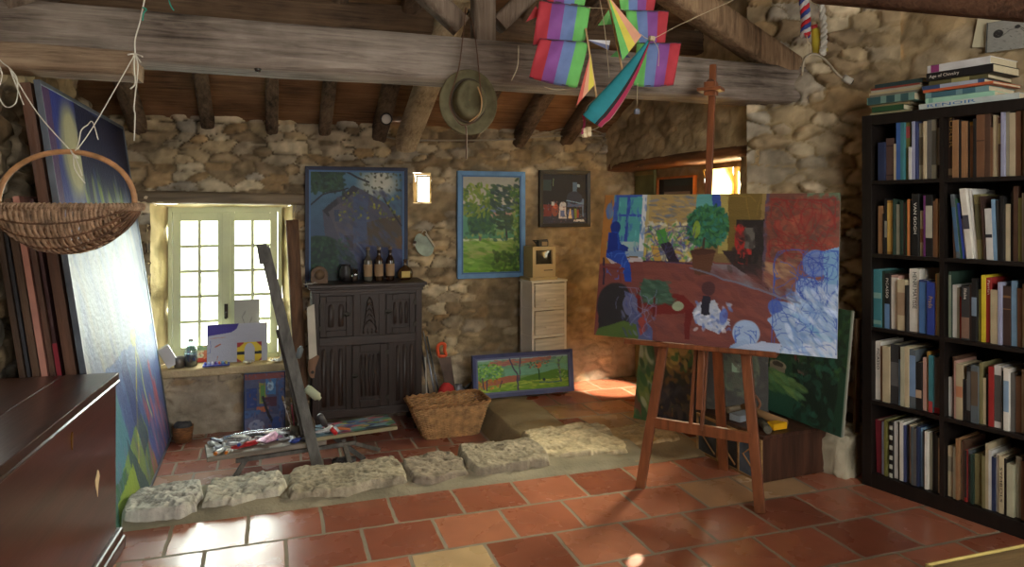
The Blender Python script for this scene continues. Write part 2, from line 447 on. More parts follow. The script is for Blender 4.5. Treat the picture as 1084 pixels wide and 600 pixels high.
def frame_mb(W, Hh, fw, t0=-0.02, t1=0.02, z0=0.0, lip=0.0):
    """mitred picture frame around an opening W x Hh whose outer size is W+2fw"""
    mb = MB(); x = W/2
    io = [(-x, z0), (x, z0), (x, z0+Hh), (-x, z0+Hh)]; oo = [(-x-fw, z0-fw), (x+fw, z0-fw), (x+fw, z0+Hh+fw), (-x-fw, z0+Hh+fw)]
    for k in range(4):
        a, b, c, d = oo[k], oo[(k+1)%4], io[(k+1)%4], io[k]
        vs = [(p[0], yy, p[1]) for yy, ins in ((t0, 0), (t1, 0)) for p in (a, b, c, d)]
        vs[2] = (c[0], t0+lip, c[1]); vs[3] = (d[0], t0+lip, d[1])
        mb.add(vs, [(0,1,2,3),(7,6,5,4),(0,4,5,1),(1,5,6,2),(2,6,7,3),(3,7,4,0)])
    return mb
LIGHT_MAIN, LIGHT_RECESS, LIGHT_FRONT, LIGHT_SPOT, LIGHT_STREAK, WORLD, EXPO = 150, 140, 31, 1600, 900, 7.5, 0.0
# ------------------------------------------------------------------ stone walls
def sstep(a, b, x):
    t = np.clip((x-a)/(b-a), 0, 1); return t*t*(3-2*t)
def stones(U, V, sx, sy, seed, jit=0.36, warp=0.016):
    k = seed*3.3
    u = U + warp*(fbm(U*5+k+30, V*5+30, 0*U+k+1, 3)-.5)*2; v = V + warp*(fbm(U*5+k+60, V*5+60, 0*U+k+2, 3)-.5)*2
    rs = np.random.RandomState(seed); T = rs.rand(128, 128, 4)
    iv = np.floor(v/sy).astype(int); best = np.full(U.shape, 9e9); sec = np.full(U.shape, 9e9)
    r1 = np.zeros(U.shape); r2 = np.zeros(U.shape)
    for dj in (-1, 0, 1):
        j = iv + dj; off = (j % 2)*0.5
        iu = np.floor(u/sx - off).astype(int)
        for di in (-2, -1, 0, 1, 2):
            i = iu + di; t = T[i % 128, j % 128]
            cx = (i + off + .5 + (t[...,0]-.5)*2*jit)*sx; cy = (j + .5 + (t[...,1]-.5)*2*jit)*sy
            rad = 0.62 + 0.85*t[...,3]**1.6
            d = np.sqrt(((u-cx)/sx)**2 + ((v-cy)/sy)**2)/rad
            nb = d < best
            sec = np.where(nb, best, np.minimum(sec, d)); r1 = np.where(nb, t[...,2], r1); r2 = np.where(nb, t[...,3], r2)
            best = np.where(nb, d, best)
    return (sec-best), r1, r2
def stone_wall(name, P0, P1, z0, z1, nrm, res=0.013, holes=(), seed=1, sx=0.15, sy=0.085, amp=0.035, plaster=None, pal=None, mortar=(120,104,78), gap=(70,58,42), zb=None, pcol=(140,118,86), mat=None, back=0.12, gain=1.0, kk=.55):
    """grid from P0 to P1 (xy), z0..z1 (z1 may be a function of u), displaced along nrm into stones; holes = (u0,u1,z0,z1)"""
    P0 = np.array(P0, float); P1 = np.array(P1, float); L = np.linalg.norm(P1-P0); d = (P1-P0)/L
    zt = z1 if callable(z1) else (lambda u: z1+0*u)
    us = np.linspace(0, L, max(2, int(L/res))); zmax = float(np.max(zt(us))); vs = np.linspace(0, 1, max(2, int((zmax-z0)/res)))
    # snap grid lines to hole edges
    for h in holes:
        for hu in h[:2]: us[np.argmin(abs(us-hu))] = hu
        if not callable(z1):
            for hz in h[2:]: vs[np.argmin(abs(z0+vs*(z1-z0)-hz))] = (hz-z0)/(z1-z0)
    U, T = np.meshgrid(us, vs); Z = z0 + T*(zt(U)-z0)
    e, r1, r2 = stones(U, Z, sx, sy, seed)
    big = fbm(U*1.7+seed+10, Z*1.7+10, 0*U+seed, 3)
    p = plaster(U, Z, big) if plaster else 0*U
    st = .75*sstep(0.01, 0.13, e) + .25*sstep(.05,.45,e)
    fine = fbm(U*22+7, Z*22+7, 0*U+seed, 4)-.5; med = fbm(U*7+3, Z*7+3, 0*U+seed, 3)-.5
    tl = (fbm(U*3.1+r1*37+20, Z*3.1+r2*41+20, 0*U+seed, 2)-.5)
    D = amp*(st*(0.55+0.8*r1) - 0.40) + 0.03*med*st + 0.020*fine + .05*tl*st*amp/.04
    Dp = 0.020*med + 0.012*fine + 0.010*sstep(0.05,.3,e) + amp*0.25
    D = D*(1-p) + Dp*p
    lowg = sstep(.36,.22,Z)[...,None]
    pal = pal or [(168,148,116),(144,124,96),(164,148,124),(128,110,86),(182,166,138),(152,126,92),(150,140,124)]
    pl = np.array([lin(c)[:3] for c in pal]); idx = np.clip((r2*7.31 % 1.0)*len(pal), 0, len(pal)-1e-6)
    i0 = idx.astype(int); C = pl[i0]*(0.8+0.4*r1[...,None])
    C = C*(1+1.1*fine[...,None])*(1+0.8*med[...,None])
    g = np.array(lin(gap)[:3]); mo = np.array(lin(mortar)[:3])
    mort = g*(1-sstep(.35,.6,big)[...,None]) + mo*sstep(.35,.6,big)[...,None]
    s2 = sstep(0.015, 0.085, e)[...,None]
    C = mort*(1-s2) + C*s2
    pc = np.array(lin(pcol)[:3])*(1+1.0*fine[...,None])*(1+1.0*med[...,None])
    if name == 'wall_back': pc = pc*(1-lowg) + np.array(lin((164,152,134))[:3])*(1+.6*fine[...,None])*(1+.5*med[...,None])*lowg
    keep = sstep(.55,.85,r1)*sstep(.1,.3,e)*kk
    pm = (p*(1-keep))[...,None]
    C = np.clip((C*(1-pm) + pc*pm)*gain, 0.003, 1)
    X = P0[0] + d[0]*U + nrm[0]*D; Y = P0[1] + d[1]*U + nrm[1]*D
    ny, nx = U.shape; n = ny*nx
    # keep hole rims undisplaced outward drift small
    cen_u = (us[:-1]+us[1:])/2
    i = np.arange(n).reshape(ny, nx)
    q = np.stack([i[:-1,:-1], i[:-1,1:], i[1:,1:], i[1:,:-1]], -1)
    keepq = np.ones((ny-1, nx-1), bool)
    zc = (Z[:-1,:-1]+Z[1:,1:])/2; uc = (U[:-1,:-1]+U[1:,1:])/2
    for h in holes: keepq &= ~((uc > h[0]) & (uc < h[1]) & (zc > h[2]) & (zc < h[3]))
    fs = q[keepq].tolist()
    v = np.stack([X, Y, Z], -1).reshape(-1,3)
    used = np.zeros(n, bool); used[np.array(fs).ravel()] = True
    remap = -np.ones(n, int); remap[used] = np.arange(used.sum())
    fs = remap[np.array(fs)].tolist()
    me = bpy.data.meshes.new(name); me.from_pydata(v[used].tolist(), [], fs)
    setcol(me, C.reshape(-1,3)[used]); me.materials.append(mat or VC('stone', 0.9, 0.5, 55, 0.2))
    me.polygons.foreach_set('use_smooth', [True]*len(fs)); me.update()
    o = bpy.data.objects.new(name, me); COL.objects.link(o)
    return o
def rough_patch(name, A, B, C_, D_, nu, nv, amp, seed, col, parent=None, mat=None, var=.5):
    """bilinear patch A-B-C-D displaced by noise along its normal (plastered reveals, mortar beds)"""
    A, B, C_, D_ = map(Vector, (A,B,C_,D_)); nrm = (B-A).cross(D_-A).normalized()
    mb = MB(); P = []; cols = []
    c = np.array(lin(col)[:3])
    for i in range(nu+1):
        row = []
        for j in range(nv+1):
            s_, t = i/nu, j/nv
            p = A*(1-s_)*(1-t) + B*s_*(1-t) + C_*s_*t + D_*(1-s_)*t
            nz = float(fbm(np.array(p.x*9+seed+30), np.array(p.y*9+30), np.array(p.z*9+30), 4))-.5
            row.append(p + nrm*nz*2*amp); cols.append(c*(1+var*2*nz))
        P.append(row)
    mb.grid(P); mb.cols = np.clip(np.array(cols), .003, 1)
    return mb.build(name, mat or VC('stone', 0.9, 0.5, 55, 0.2), parent)

BACK = 5.22
SLOPE = math.tan(math.radians(25)); ZW = 1.95
def roof_z(y): return ZW + (BACK - y)*SLOPE
LOW = -0.14

# floors
terra = [(0.0,(132,74,54)),(0.3,(156,90,66)),(0.55,(168,102,76)),(0.78,(176,112,84)),(0.9,(180,132,96)),(1.0,(192,162,120))]
tileA = TILE('terracotta_tile', 0.311, 0.3001, 0.0415, 3.113, terra, 0.27, (134,122,102), 0.06)
tileB = TILE('terracotta_tile_small', 0.236, 0.217, 0.03, 4.02, [(0.0,(128,72,60)),(0.4,(152,92,76)),(0.8,(166,110,92)),(1.0,(174,136,112))], 0.28, (150,140,126), 0.06)
mb = MB()
def quad(mb, x0, x1, y0, y1, z): mb.add([(x0,y0,z),(x1,y0,z),(x1,y1,z),(x0,y1,z)], [(0,1,2,3)])
quad(mb, -1.5, 4.2, -1.6, 3.30, 0); quad(mb, -0.62, 4.2, 3.30, 3.42, 0); quad(mb, 1.73, 4.2, 3.42, 5.4, 0)
mb.add([(-1.3,3.30,0),(-.62,3.30,0),(-.62,3.30,-.3),(-1.3,3.30,-.3)], [(0,1,2,3)])
struct(mb.build('floor', tileA), 'floor of worn glossy terracotta tiles in staggered rows')
mb = MB(); quad(mb, -1.3, 1.5, 3.30, 5.6, LOW)
struct(mb.build('floor_lower', tileB), 'sunken terracotta floor below the window, one step down')

# --- back wall with two window holes; the recess end stays open beyond x=2.56
WX0, WX1 = -0.785, 0.115       # window opening at the wall face
wz0, wz1 = 0.30, 1.415
p = on_y(437, 215, BACK); q = on_y(456, 183, BACK)
SX0, SX1, sz0, sz1 = p.x, q.x, p.z, q.z
BX0 = -1.26
def plast(U, Z, big):
    x = U + BX0
    right = sstep(0.95, 1.5, x)*sstep(1.9, 1.55, Z+0*U)*0.6 + sstep(1.2,1.6,x)*.35
    low = sstep(0.35, 0.1, Z)
    hole = sstep(.5,.62,big)*sstep(1.65,1.45,Z)*sstep(.6,1.0,x)
    dry = sstep(.98,1.05,x)*sstep(1.36,1.28,x)*sstep(1.0,.9,Z)*sstep(.45,.55,Z)
    return np.clip(np.maximum(np.maximum(right, low), hole)*(1-.9*dry), 0, 1)
struct(stone_wall('wall_back', (BX0,BACK), (2.86,BACK), LOW-.02, ZW+.065, (0,-1), 0.0125, [(WX0-BX0,WX1-BX0,wz0,wz1),(SX0-BX0,SX1-BX0,sz0,sz1)], 3, 0.160, 0.068, 0.042, plast, mortar=(120,104,80), gap=(62,52,40), pcol=(146,128,100), kk=.7), 'rubble stone back wall patched with plaster')
# --- left gable wall
struct(stone_wall('wall_left_near', (-1.36,-1.4), (-1.36,3.30), -.02, lambda u: roof_z(-1.4+u)+.05, (1,0), 0.05, (), 6, 0.17, 0.10, 0.03), 'rough stone left wall beside the chest')
struct(stone_wall('wall_left', (-1.15,3.27), (-1.15,BACK+.1), LOW-.02, lambda u: roof_z(3.27+u)+.05, (1,0), 0.016, (), 5, 0.17, 0.10, 0.045, lambda U,Z,b: 0.0*U, mortar=(120,100,72)), 'rough stone left gable wall')
# --- right wall: upper wall over the recess, splayed pier, near wall behind the bookshelf
RA0, RA1 = (2.56, BACK+.02), (2.66, 3.42)
struct(stone_wall('wall_right', RA0, RA1, LOW, lambda u: roof_z(BACK-u*.998)+.05, (-1,-.05), 0.018, [(-.1, 1.66, LOW-.1, 1.70)], 9, 0.17, 0.10, 0.03, lambda U,Z,b: np.clip(.92+.3*(b-.5),0,1)+0*U, pcol=(166,144,110), kk=.2), 'plastered stone right wall above the recess')
RB1 = (3.22, 2.98)
struct(stone_wall('wall_right_pier', (2.60,3.467), RB1, -.02, lambda u: roof_z(3.467-u*.6)+.05, (-.62,-.78), 0.0115, (), 12, 0.17, 0.085, 0.062, lambda U,Z,b: np.clip(sstep(.6,.72,b)*.3 + sstep(.60,.78,U)*.8 - .9*sstep(2.0,2.3,Z)*sstep(.62,.5,U), 0, 1), mortar=(140,120,86), gap=(110,92,64), pcol=(150,130,98)), 'rubble stone pier between the recess and the bookshelf')
RC1 = (3.80, 0.65)
struct(stone_wall('wall_right_near', RB1, RC1, -.02, lambda u: roof_z(2.98-u*.97)+.05, (-.97,-.24), 0.022, (), 15, 0.2, 0.11, 0.03, lambda U,Z,b: np.clip(.8+.5*(b-.5),0,1)+0*U, pcol=(150,130,98), kk=.4), 'plastered stone wall behind the bookshelf')
struct(stone_wall('wall_right_front', RC1, (3.95,-1.4), -.02, lambda u: roof_z(.65-u)+.05, (-1,0), 0.05, (), 16, 0.2, 0.11, 0.02, lambda U,Z,b: 1+0*U), 'plastered wall right of the camera')
# unseen wall behind the camera, with a wide opening added for the fill lamp
struct(stone_wall('wall_front', (3.97,-1.42), (-1.40,-1.42), -.02, roof_z(-1.42)+.05, (0,1), 0.06, [(1.4,3.8,1.0,3.0)], 17, 0.2, 0.11, 0.02, lambda U,Z,b: 1+0*U), 'plastered wall behind the camera with a wide opening added for fill light')
mbw = MB(); mbw.bb(-1.3,4.2,BACK+.02,BACK+.5,ZW+.05,ZW+.16); struct(mbw.build('eaves_light_block', WOOD('light_block_wood', (60,46,36), 'x')), 'dark timber block added on top of the back wall to stop light leaks')  # added block behind the wall top, closes the light leak at the eaves
# recess in the right wall
RXB = 2.84
wy0, wy1, awz0, awz1 = 3.70, 4.235, 0.86, 1.655
struct(stone_wall('wall_recess', (RXB,BACK+.05), (RXB,3.40), -.02, 1.75, (-1,0), 0.02, [(BACK+.05-wy1, BACK+.05-wy0, awz0, awz1)], 21, 0.17, 0.1, 0.015, lambda U,Z,b: .9+0*U, pcol=(170,140,96)), 'plastered back of the right wall recess')
rough_patch('wall_recess_end', (RXB,3.56,-.02), (2.655,3.56,-.02), (2.655,3.56,1.72), (RXB,3.56,1.72), 6, 30, 0.01, 4, (150,124,86))
struct(bpy.data.objects['wall_recess_end'], 'near jamb of the right wall recess')
mb = rough_beam((2.70,5.24,1.715), (2.76,3.50,1.73), 0.30, 0.075, 5, 0.12)
struct(mb.build('lintel_recess', WOOD('lintel_wood', (112,72,44), 'y')), 'dark timber lintel over the right recess')
# reveals of the recess window, splayed outward to the right
def reveal(name, pts, col, seed, label):
    struct(rough_patch(name, *pts, 10, 14, 0.012, seed, col), label)
def box_reveal(nm, inn, out, col, lab):
    # inn / out: four corner points (bl, br, tr, tl) of the inner and the outer opening
    for k, sd in enumerate(('bottom', 'right', 'top', 'left')):
        a, b = inn[k], inn[(k+1)%4]; c_, d_ = out[(k+1)%4], out[k]
        struct(rough_patch('trim_%s_%s' % (nm, sd), a, b, c_, d_, 30, 16, 0.028 if sd in ('left','right') else .010, 7+k, col, None, None, .7), '%s %s reveal' % (lab, sd))
# main window reveal
FY = 5.42; fx0, fx1, fz0, fz1 = -0.705, 0.045, 0.31, 1.40
E0 = .012
inn = [(WX0-.02,BACK-.01,wz0),(WX1+.02,BACK-.01,wz0),(WX1+.02,BACK-.01,wz1),(WX0-.02,BACK-.01,wz1)]
out = [(fx0+.004,FY+.02,fz0+.004),(fx1-.004,FY+.02,fz0+.004),(fx1-.004,FY+.02,fz1-.012),(fx0+.004,FY+.02,fz1-.012)]
box_reveal('window', inn, out, (206,186,144), 'rough lime plaster main window')
# small window reveal
sxm = (SX0+SX1)/2
inn2 = [(SX0-.01,BACK-.01,sz0),(SX1+.01,BACK-.01,sz0),(SX1+.01,BACK-.01,sz1),(SX0-.01,BACK-.01,sz1)]
o0 = on_y(440, 215, 5.42); o1 = on_y(456, 186, 5.42)
out2 = [(o0.x,5.43,o0.z),(o1.x,5.43,o0.z),(o1.x,5.43,o1.z),(o0.x,5.43,o1.z)]
box_reveal('slit', inn2, out2, (196,170,122), 'plastered small window')
inn3 = [(RXB-.01,wy1,awz0),(RXB-.01,wy0,awz0),(RXB-.01,wy0,awz1),(RXB-.01,wy1,awz1)]
out3 = [(RXB+.34,wy1+.16,awz0-.02),(RXB+.34,wy0-.22,awz0-.02),(RXB+.34,wy0-.22,awz1+.05),(RXB+.34,wy1+.16,awz1+.05)]
box_reveal('recess', inn3, out3, (214,178,112), 'limewashed recess window')

# windows ------------------------------------------------------------
green = M('window_paint', (206,212,174), 0.45, 0.06, 5, 0.1, 30)
pane_m = GLASS('window_glass', (250,252,244), 0.06)
w1 = bpy.data.objects.new('window_1', None); COL.objects.link(w1); w1.location = (fx0, FY, fz0)
struct(w1, 'pale green double casement window with small panes above the stone sill')
WW, WH = fx1-fx0, fz1-fz0
mb = MB(); t = .028
mb.bb(0,t,-.03,.03,0,WH); mb.bb(WW-t,WW,-.03,.03,0,WH); mb.bb(t,WW-t,-.03,.03,0,.03); mb.bb(t,WW-t,-.03,.03,WH-.045,WH)
mb.build('window_frame', green, w1, 0.004)
def casement(x0, x1, nm_handle):
    mb = MB(); st = .052; z0, z1 = .03, WH-.045
    mb.bb(x0,x0+st,-.02,.02,z0,z1); mb.bb(x1-st,x1,-.02,.02,z0,z1); mb.bb(x0+st,x1-st,-.02,.02,z0,z0+.075); mb.bb(x0+st,x1-st,-.02,.02,z1-.06,z1)
    xi0, xi1, zi0, zi1 = x0+st, x1-st, z0+.075, z1-.06
    xm = (xi0+xi1)/2; mb.bb(xm-.011,xm+.011,-.014,.014,zi0,zi1)
    for k in range(1,5):
        z = zi0+(zi1-zi0)*k/5
        mb.bb(xi0,xm-.011,-.014,.014,z-.011,z+.011); mb.bb(xm+.011,xi1,-.014,.014,z-.011,z+.011)
    c = mb.build('casement', green, w1, 0.003)
    g = MB(); g.bb(xi0,xi1,-.002,.002,zi0,zi1); g.build('pane', pane_m, c)
    return c
c1 = casement(.03, WW/2-.004, 0); c2 = casement(WW/2+.004, WW-.03, 1)
mb = MB(); mb.bb(WW/2-.028,WW/2+.028,-.032,-.02,.03,WH-.045); mb.build('meeting_stile', green, w1, 0.004)
mb = MB(); mb.bb(WW/2-.012,WW/2+.012,-.042,-.032,.30,.40); mb.tube([(WW/2,-.045,.34),(WW/2,-.075,.34),(WW/2,-.08,.30)], .007)
mb.build('handle', M('dark_iron', (52,48,42), 0.5, .2, 10, .1, 40, .6), w1)
# small window pane
w2 = bpy.data.objects.new('window_2', None); COL.objects.link(w2); w2.location = (0,0,0); struct(w2, 'small deep bright window right of the house painting')
mb = MB(); pw = .012
mb.bb(o0.x,o1.x,5.40,5.42,o0.z,o0.z+pw); mb.bb(o0.x,o1.x,5.40,5.42,o1.z-pw,o1.z); mb.bb(o0.x,o0.x+pw,5.40,5.42,o0.z+pw,o1.z-pw); mb.bb(o1.x-pw,o1.x,5.40,5.42,o0.z+pw,o1.z-pw)
mb.build('window_frame', M('grey_frame', (150,140,116)), w2)
mb = MB(); mb.bb(o0.x+pw,o1.x-pw,5.408,5.412,o0.z+pw,o1.z-pw); mb.build('pane', pane_m, w2)
w3 = bpy.data.objects.new('window_3', None); COL.objects.link(w3); struct(w3, 'sunlit window in the recess behind the easel')
mb = MB(); X3 = RXB+.34; ya, yb, za, zb_ = wy0-.22, wy1+.16, awz0-.02, awz1+.05
mb.bb(X3,X3+.04,ya,ya+.05,za,zb_); mb.bb(X3,X3+.04,yb-.05,yb,za,zb_); mb.bb(X3,X3+.04,ya+.05,yb-.05,za,za+.05); mb.bb(X3,X3+.04,ya+.05,yb-.05,zb_-.05,zb_)
mb.build('window_frame', M('grey_frame', (150,140,116)), w3)
mb = MB(); mb.bb(X3+.015,X3+.02,ya+.05,yb-.05,za+.05,zb_-.05); mb.build('pane', pane_m, w3)

# lintel above the main window
a = on_y(146, 209, BACK-.03); b = on_y(325, 211, BACK-.03)
mb = rough_beam((a.x,BACK+.03,a.z+.005), (b.x+.02,BACK+.03,b.z-.002), 0.14, 0.085, 9, 0.06)
struct(mb.build('lintel_window', WOOD('lintel_grey', (112,96,76), 'x')), 'weathered timber lintel over the main window')

# ceiling: plank boards on rafters ---------------------------------------------------
brd = OLDWOOD('ceiling_board', 'x', [(70,47,33),(110,78,53),(136,100,70),(152,116,82)], .6, .3)
mb = MB(); y = BACK+.25; k = 0
sl = math.radians(25)
rot = Matrix.Rotation(-sl, 3, 'X')
while y > -1.6:
    w_ = 0.16 + 0.05*R.random()
    yc = y - w_/2
    mb.box((1.35, yc, roof_z(yc)+.055+R.uniform(-.003,.003)), (5.7, w_/math.cos(sl)-.004, .02), rot); y -= w_
struct(mb.build('ceiling', brd), 'sloping ceiling of orange brown boards')
mb = MB(); mb.box((1.35, 1.8, roof_z(1.8)+.10), (6.0, 8.2, .02), rot)
struct(mb.build('ceiling_roof', M('roof_dark', (60,44,34))), 'dark underside of the roof above the boards')

oldwood = OLDWOOD('old_beam','x',[(56,48,42),(116,105,95),(147,135,124),(172,160,148)])
oldwood_y = OLDWOOD('old_rafter','y',[(44,36,30),(90,74,60),(116,96,78),(136,116,94)])
pale_y = OLDWOOD('pale_rafter','y',[(110,92,72),(178,158,128),(206,188,158)])
def rafter(x, w, h, seed, m, lab, y1=-1.2, dz=0.0, x1=None):
    x1 = x if x1 is None else x1
    mb = rough_beam((x,BACK+.12,roof_z(BACK+.12)-h/2+.04+dz), (x1,y1,roof_z(y1)-h/2+.04+dz), w, h, seed, 0.14)
    struct(mb.build('rafter', m), lab)
for k, (x, w, h) in enumerate([(-.86,.11,.11),(-.43,.085,.09),(-.02,.08,.085),(.335,.085,.09),(.72,.11,.11),(1.42,.09,.10),(1.80,.10,.12),(2.2,.10,.11)]):
    rafter(x, w, h, k+2, oldwood_y, ['leftmost','second','third','fourth','fifth','sixth','seventh','eighth'][k] + ' dark rafter from the left under the ceiling boards')
mb = rough_beam(on_y(430,152,5.08), on_y(489,-14,3.62), 0.15, 0.15, 31, .12)
struct(mb.build('rafter', pale_y), 'pale lime stained rafter right of the spotlight')
a = on_y(200, 24, 4.0)
mb = rough_beam((-1.1,4.0,2.44), (2.62,4.0,2.46), 0.13, 0.15, 14, .1)
struct(mb.build('purlin', OLDWOOD('old_purlin','x',[(50,38,30),(96,76,58),(120,98,76)])), 'dark purlin behind the tie beam')
# tie beam at y 3.25..3.45
mb = rough_beam((-1.12,3.36,2.105), (2.96,3.38,2.083), 0.24, 0.21, 3, 0.06, e=14)
struct(mb.build('tie_beam', oldwood), 'big weathered grey tie beam across the room')
a = on_y(0, 55, 3.23); b = on_y(143, 64, 3.23)
mb = rough_beam((-1.10,3.32,1.985), (b.x,3.30,1.975), 0.22, 0.10, 17, 0.07, e=12)
struct(mb.build('corbel_beam', OLDWOOD('old_corbel','x',[(84,66,52),(150,128,106),(186,164,136)])), 'short timber corbel under the left end of the tie beam')
zwood = OLDWOOD('old_post','z',[(70,58,48),(120,104,90),(150,134,118)])
a = on_y(512, 60, 3.34); mb = rough_beam((a.x,3.36,2.18), (a.x,3.36,roof_z(3.36)-.02), 0.115, 0.115, 41, .06, up=(0,1,0))
struct(mb.build('king_post', zwood), 'king post standing on the tie beam')
p0 = on_y(489, 28, 3.34); p1 = on_y(425, -32, 3.34)
struct(rough_beam((p0.x,3.36,p0.z), (p1.x,3.36,p1.z), .10, .12, 43, .07, up=(0,1,0)).build('brace', zwood), 'left brace rising from the king post foot')
p0 = on_y(528, 26, 3.34); p1 = on_y(585, -30, 3.34)
struct(rough_beam((p0.x,3.36,p0.z), (p1.x,3.36,p1.z), .09, .11, 44, .07, up=(0,1,0)).build('brace', zwood), 'right brace rising from the king post foot')
p0 = on_y(838, 74, 3.33); p1 = on_y(690, -26, 3.33)
struct(rough_beam((p0.x,3.34,p0.z), (p1.x,3.34,p1.z), .16, .15, 47, .07, up=(0,1,0), e=6).build('strut', OLDWOOD('strut_wood','z',[(80,62,46),(140,114,88),(176,148,114)])), 'diagonal strut above the right end of the tie beam')
p0 = on_y(62, 6, 3.2); p1 = on_y(125, -30, 3.2)
struct(rough_beam((p0.x-.2,3.3,p0.z+.02), (p1.x,3.3,p1.z+.1), .12, .13, 49, .07, up=(0,1,0)).build('strut', zwood), 'diagonal strut above the left end of the tie beam')
p0 = at_d(866, -8, 3.0); p1 = at_d(1110, 10, 2.4)
mb = rough_beam((p0.x,p0.y,p0.z+.01), (p1.x,p1.y,p1.z+.01), .10, .11, 51, .05)
struct(mb.build('purlin', OLDWOOD('red_beam','x',[(44,30,22),(84,58,42),(104,74,54)])), 'dark red brown beam above the bookshelf')

# kerb and ledge -----------------------------------------------------------------------
def sect_strip(name, prof, axis, a0, a1, n, amp, seed, col, label):
    """profile (two coords) swept along an axis with noise"""
    mb = MB(); P = []; cols = []; c = np.array(lin(col)[:3])
    for i in range(n+1):
        s_ = a0 + (a1-a0)*i/n; row = []
        for (q_, z) in prof:
            x, y = (s_, q_) if axis == 'x' else (q_, s_)
            nz = float(fbm(np.array(x*6+seed+30), np.array(y*6+30), np.array(z*6+30), 4))-.5
            row.append((x + nz*amp, y + nz*amp, z + (nz*amp*1.2 if z > -.13 else 0))); cols.append(c*(1+1.1*nz))
        P.append(row)
    mb.grid(P); mb.cols = np.clip(np.array(cols), .003, 1)
    return struct(mb.build(name, VC('stone', 0.9, 0.5, 55, 0.2)), label)
def dens(pr, k=5):
    o = []
    for (a, b), (c_, d) in zip(pr[:-1], pr[1:]):
        for i in range(k): o.append((a+(c_-a)*i/k, b+(d-b)*i/k))
    return o + [pr[-1]]
sect_strip('trim_kerb', dens([(3.39,-.01),(3.415,.008),(3.47,.030),(3.60,.038),(3.76,.034),(3.82,-.02),(3.84,-.16)]), 'x', -.63, 1.95, 110, .02, 3, (142,134,114), 'grey mortar bed of the stone kerb')
sect_strip('trim_ledge', dens([(1.33,-.16),(1.36,-.10),(1.42,-.015),(1.50,.0),(1.62,.004),(1.75,.002),(1.77,-.01)]), 'y', 3.6, BACK, 70, .022, 8, (150,134,104), 'worn concrete ledge beside the sunken floor')
mbk = MB(); sect_strip('trim_step', dens([(3.40,-.01),(3.43,.010),(3.55,.024),(3.92,.022),(4.03,-.01)]), 'x', 1.85, 2.32, 24, .02, 5, (138,120,92), 'concrete strip between the kerb slab and the easel')
STN = VC('kerb_stone', 0.92, 0.8, 45, 0.15)
def kerb(x0, x1, y0, y1, z0, z1, seed, col, label, fine=.06, rot=0, fr=3.0, pit=1.0):
    cx, cy, cz = (x0+x1)/2, (y0+y1)/2, (z0+z1)/2
    W_, D_ = x1-x0, y1-y0; nx, ny = max(30,int(W_/.0055)), max(30,int(D_/.0055))
    u, v = np.meshgrid(np.linspace(-1,1,nx), np.linspace(-1,1,ny)); 
    # square grid bent into an irregular rounded outline
    uu = u*np.sqrt(1-.16*v*v); vv = v*np.sqrt(1-.22*u*u)
    k = seed*4.7+20
    X = uu*W_/2 + .030*(fbm(uu*W_*5+k, vv*D_*5+k, 0*u+k, 3)-.5)*2; Y = vv*D_/2 + .034*(fbm(uu*W_*5+k+9, vv*D_*5+k, 0*u+k, 3)-.5)*2
    ca_, sa_ = math.cos(rot), math.sin(rot); X, Y = X*ca_-Y*sa_, X*sa_+Y*ca_
    m = np.maximum(abs(u), abs(v)); edge = np.clip((1-m)/.11, 0, 1); prof = np.sqrt(np.clip(1-(1-edge)**2.2, 0, 1))
    lump = fbm(X*6+k, Y*7+k, 0*X+k, 2)-.5; n = fbm(X*20+k, Y*20+k, 0*X+k, 4)-.5; n2 = fbm(X*60+k, Y*60+k, 0*X+k, 2)-.5
    pits = sstep(.10,.26, fbm(X*34+k, Y*44+k, 0*X+k+5, 3)-.5+.05)
    Z = (z0-cz) + (z1-z0)*prof + (.030*lump + .020*n + .009*n2*pit - .008*pit*pits)*prof
    mb = MB(); mb.grid([[(X[j,i],Y[j,i],Z[j,i]) for j in range(ny)] for i in range(nx)])
    c = np.array(lin(col)[:3])*(1+1.0*n[...,None]+.7*n2[...,None])*(1-.22*pits[...,None]*min(1,pit))
    mb.cols = np.clip(np.transpose(c, (1,0,2)).reshape(-1,3), .01, 1)
    o = mb.build('kerb_stone', STN); o.location = (cx, cy, cz)
    tag(o, label, 'stone', 'kerb stones along the step')
kerb(-.632,-.325, 3.425,3.76, -.05,.070, 1, (188,184,174), 'pitted kerb stone brightened for window light, left end of the step, beside the chest', .10, pit=1.5)  # colour raised to stand in for window light on the stone
kerb(-.32,.05, 3.47,3.80, -.05,.060, 2, (186,180,164), 'kerb stone brightened for window light, in front of the left bench leg', .08, pit=1.5)  # window light put into the base colour here too
kerb(.045,.635, 3.45,3.82, -.05,.064, 3, (158,148,128), 'long flat grey kerb stone below the leaning easel mast', .07, pit=.7)
kerb(.63,.945, 3.45,3.80, -.05,.055, 4, (142,130,114), 'small grey kerb stone in the middle of the step', .07, pit=.6)
kerb(.94,1.41, 3.45,3.86, -.05,.070, 5, (150,140,122), 'rounded kerb stone below the wicker laundry basket', .07, pit=.6)
kerb(1.36,1.93, 3.53,4.05, -.06,.052, 6, (190,176,146), 'large pale slab of stone at the right end of the step', .05, -.12, pit=.45)
kerb(1.88,2.30, 3.62,3.96, -.06,.040, 8, (168,144,108), 'low brown kerb stone behind the left leg of the big easel', .05)
mb = MB(); mb.rock((0,0,0), (.30,.26,.27), 7, .42, .30, 4, (60,30), .3, .05); v = np.array(mb.v); n = fbm(v[:,0]*26+30, v[:,1]*26+30, v[:,2]*26+30, 4)-.5
mb.cols = np.clip(np.array(lin((168,158,136))[:3])*(1+1.2*n[:,None]), .01, 1); o = mb.build('trim_boulder', STN); o.location = (2.865,3.05,.085); struct(o, 'pale boulder at the foot of the wall between crate and bookcase')
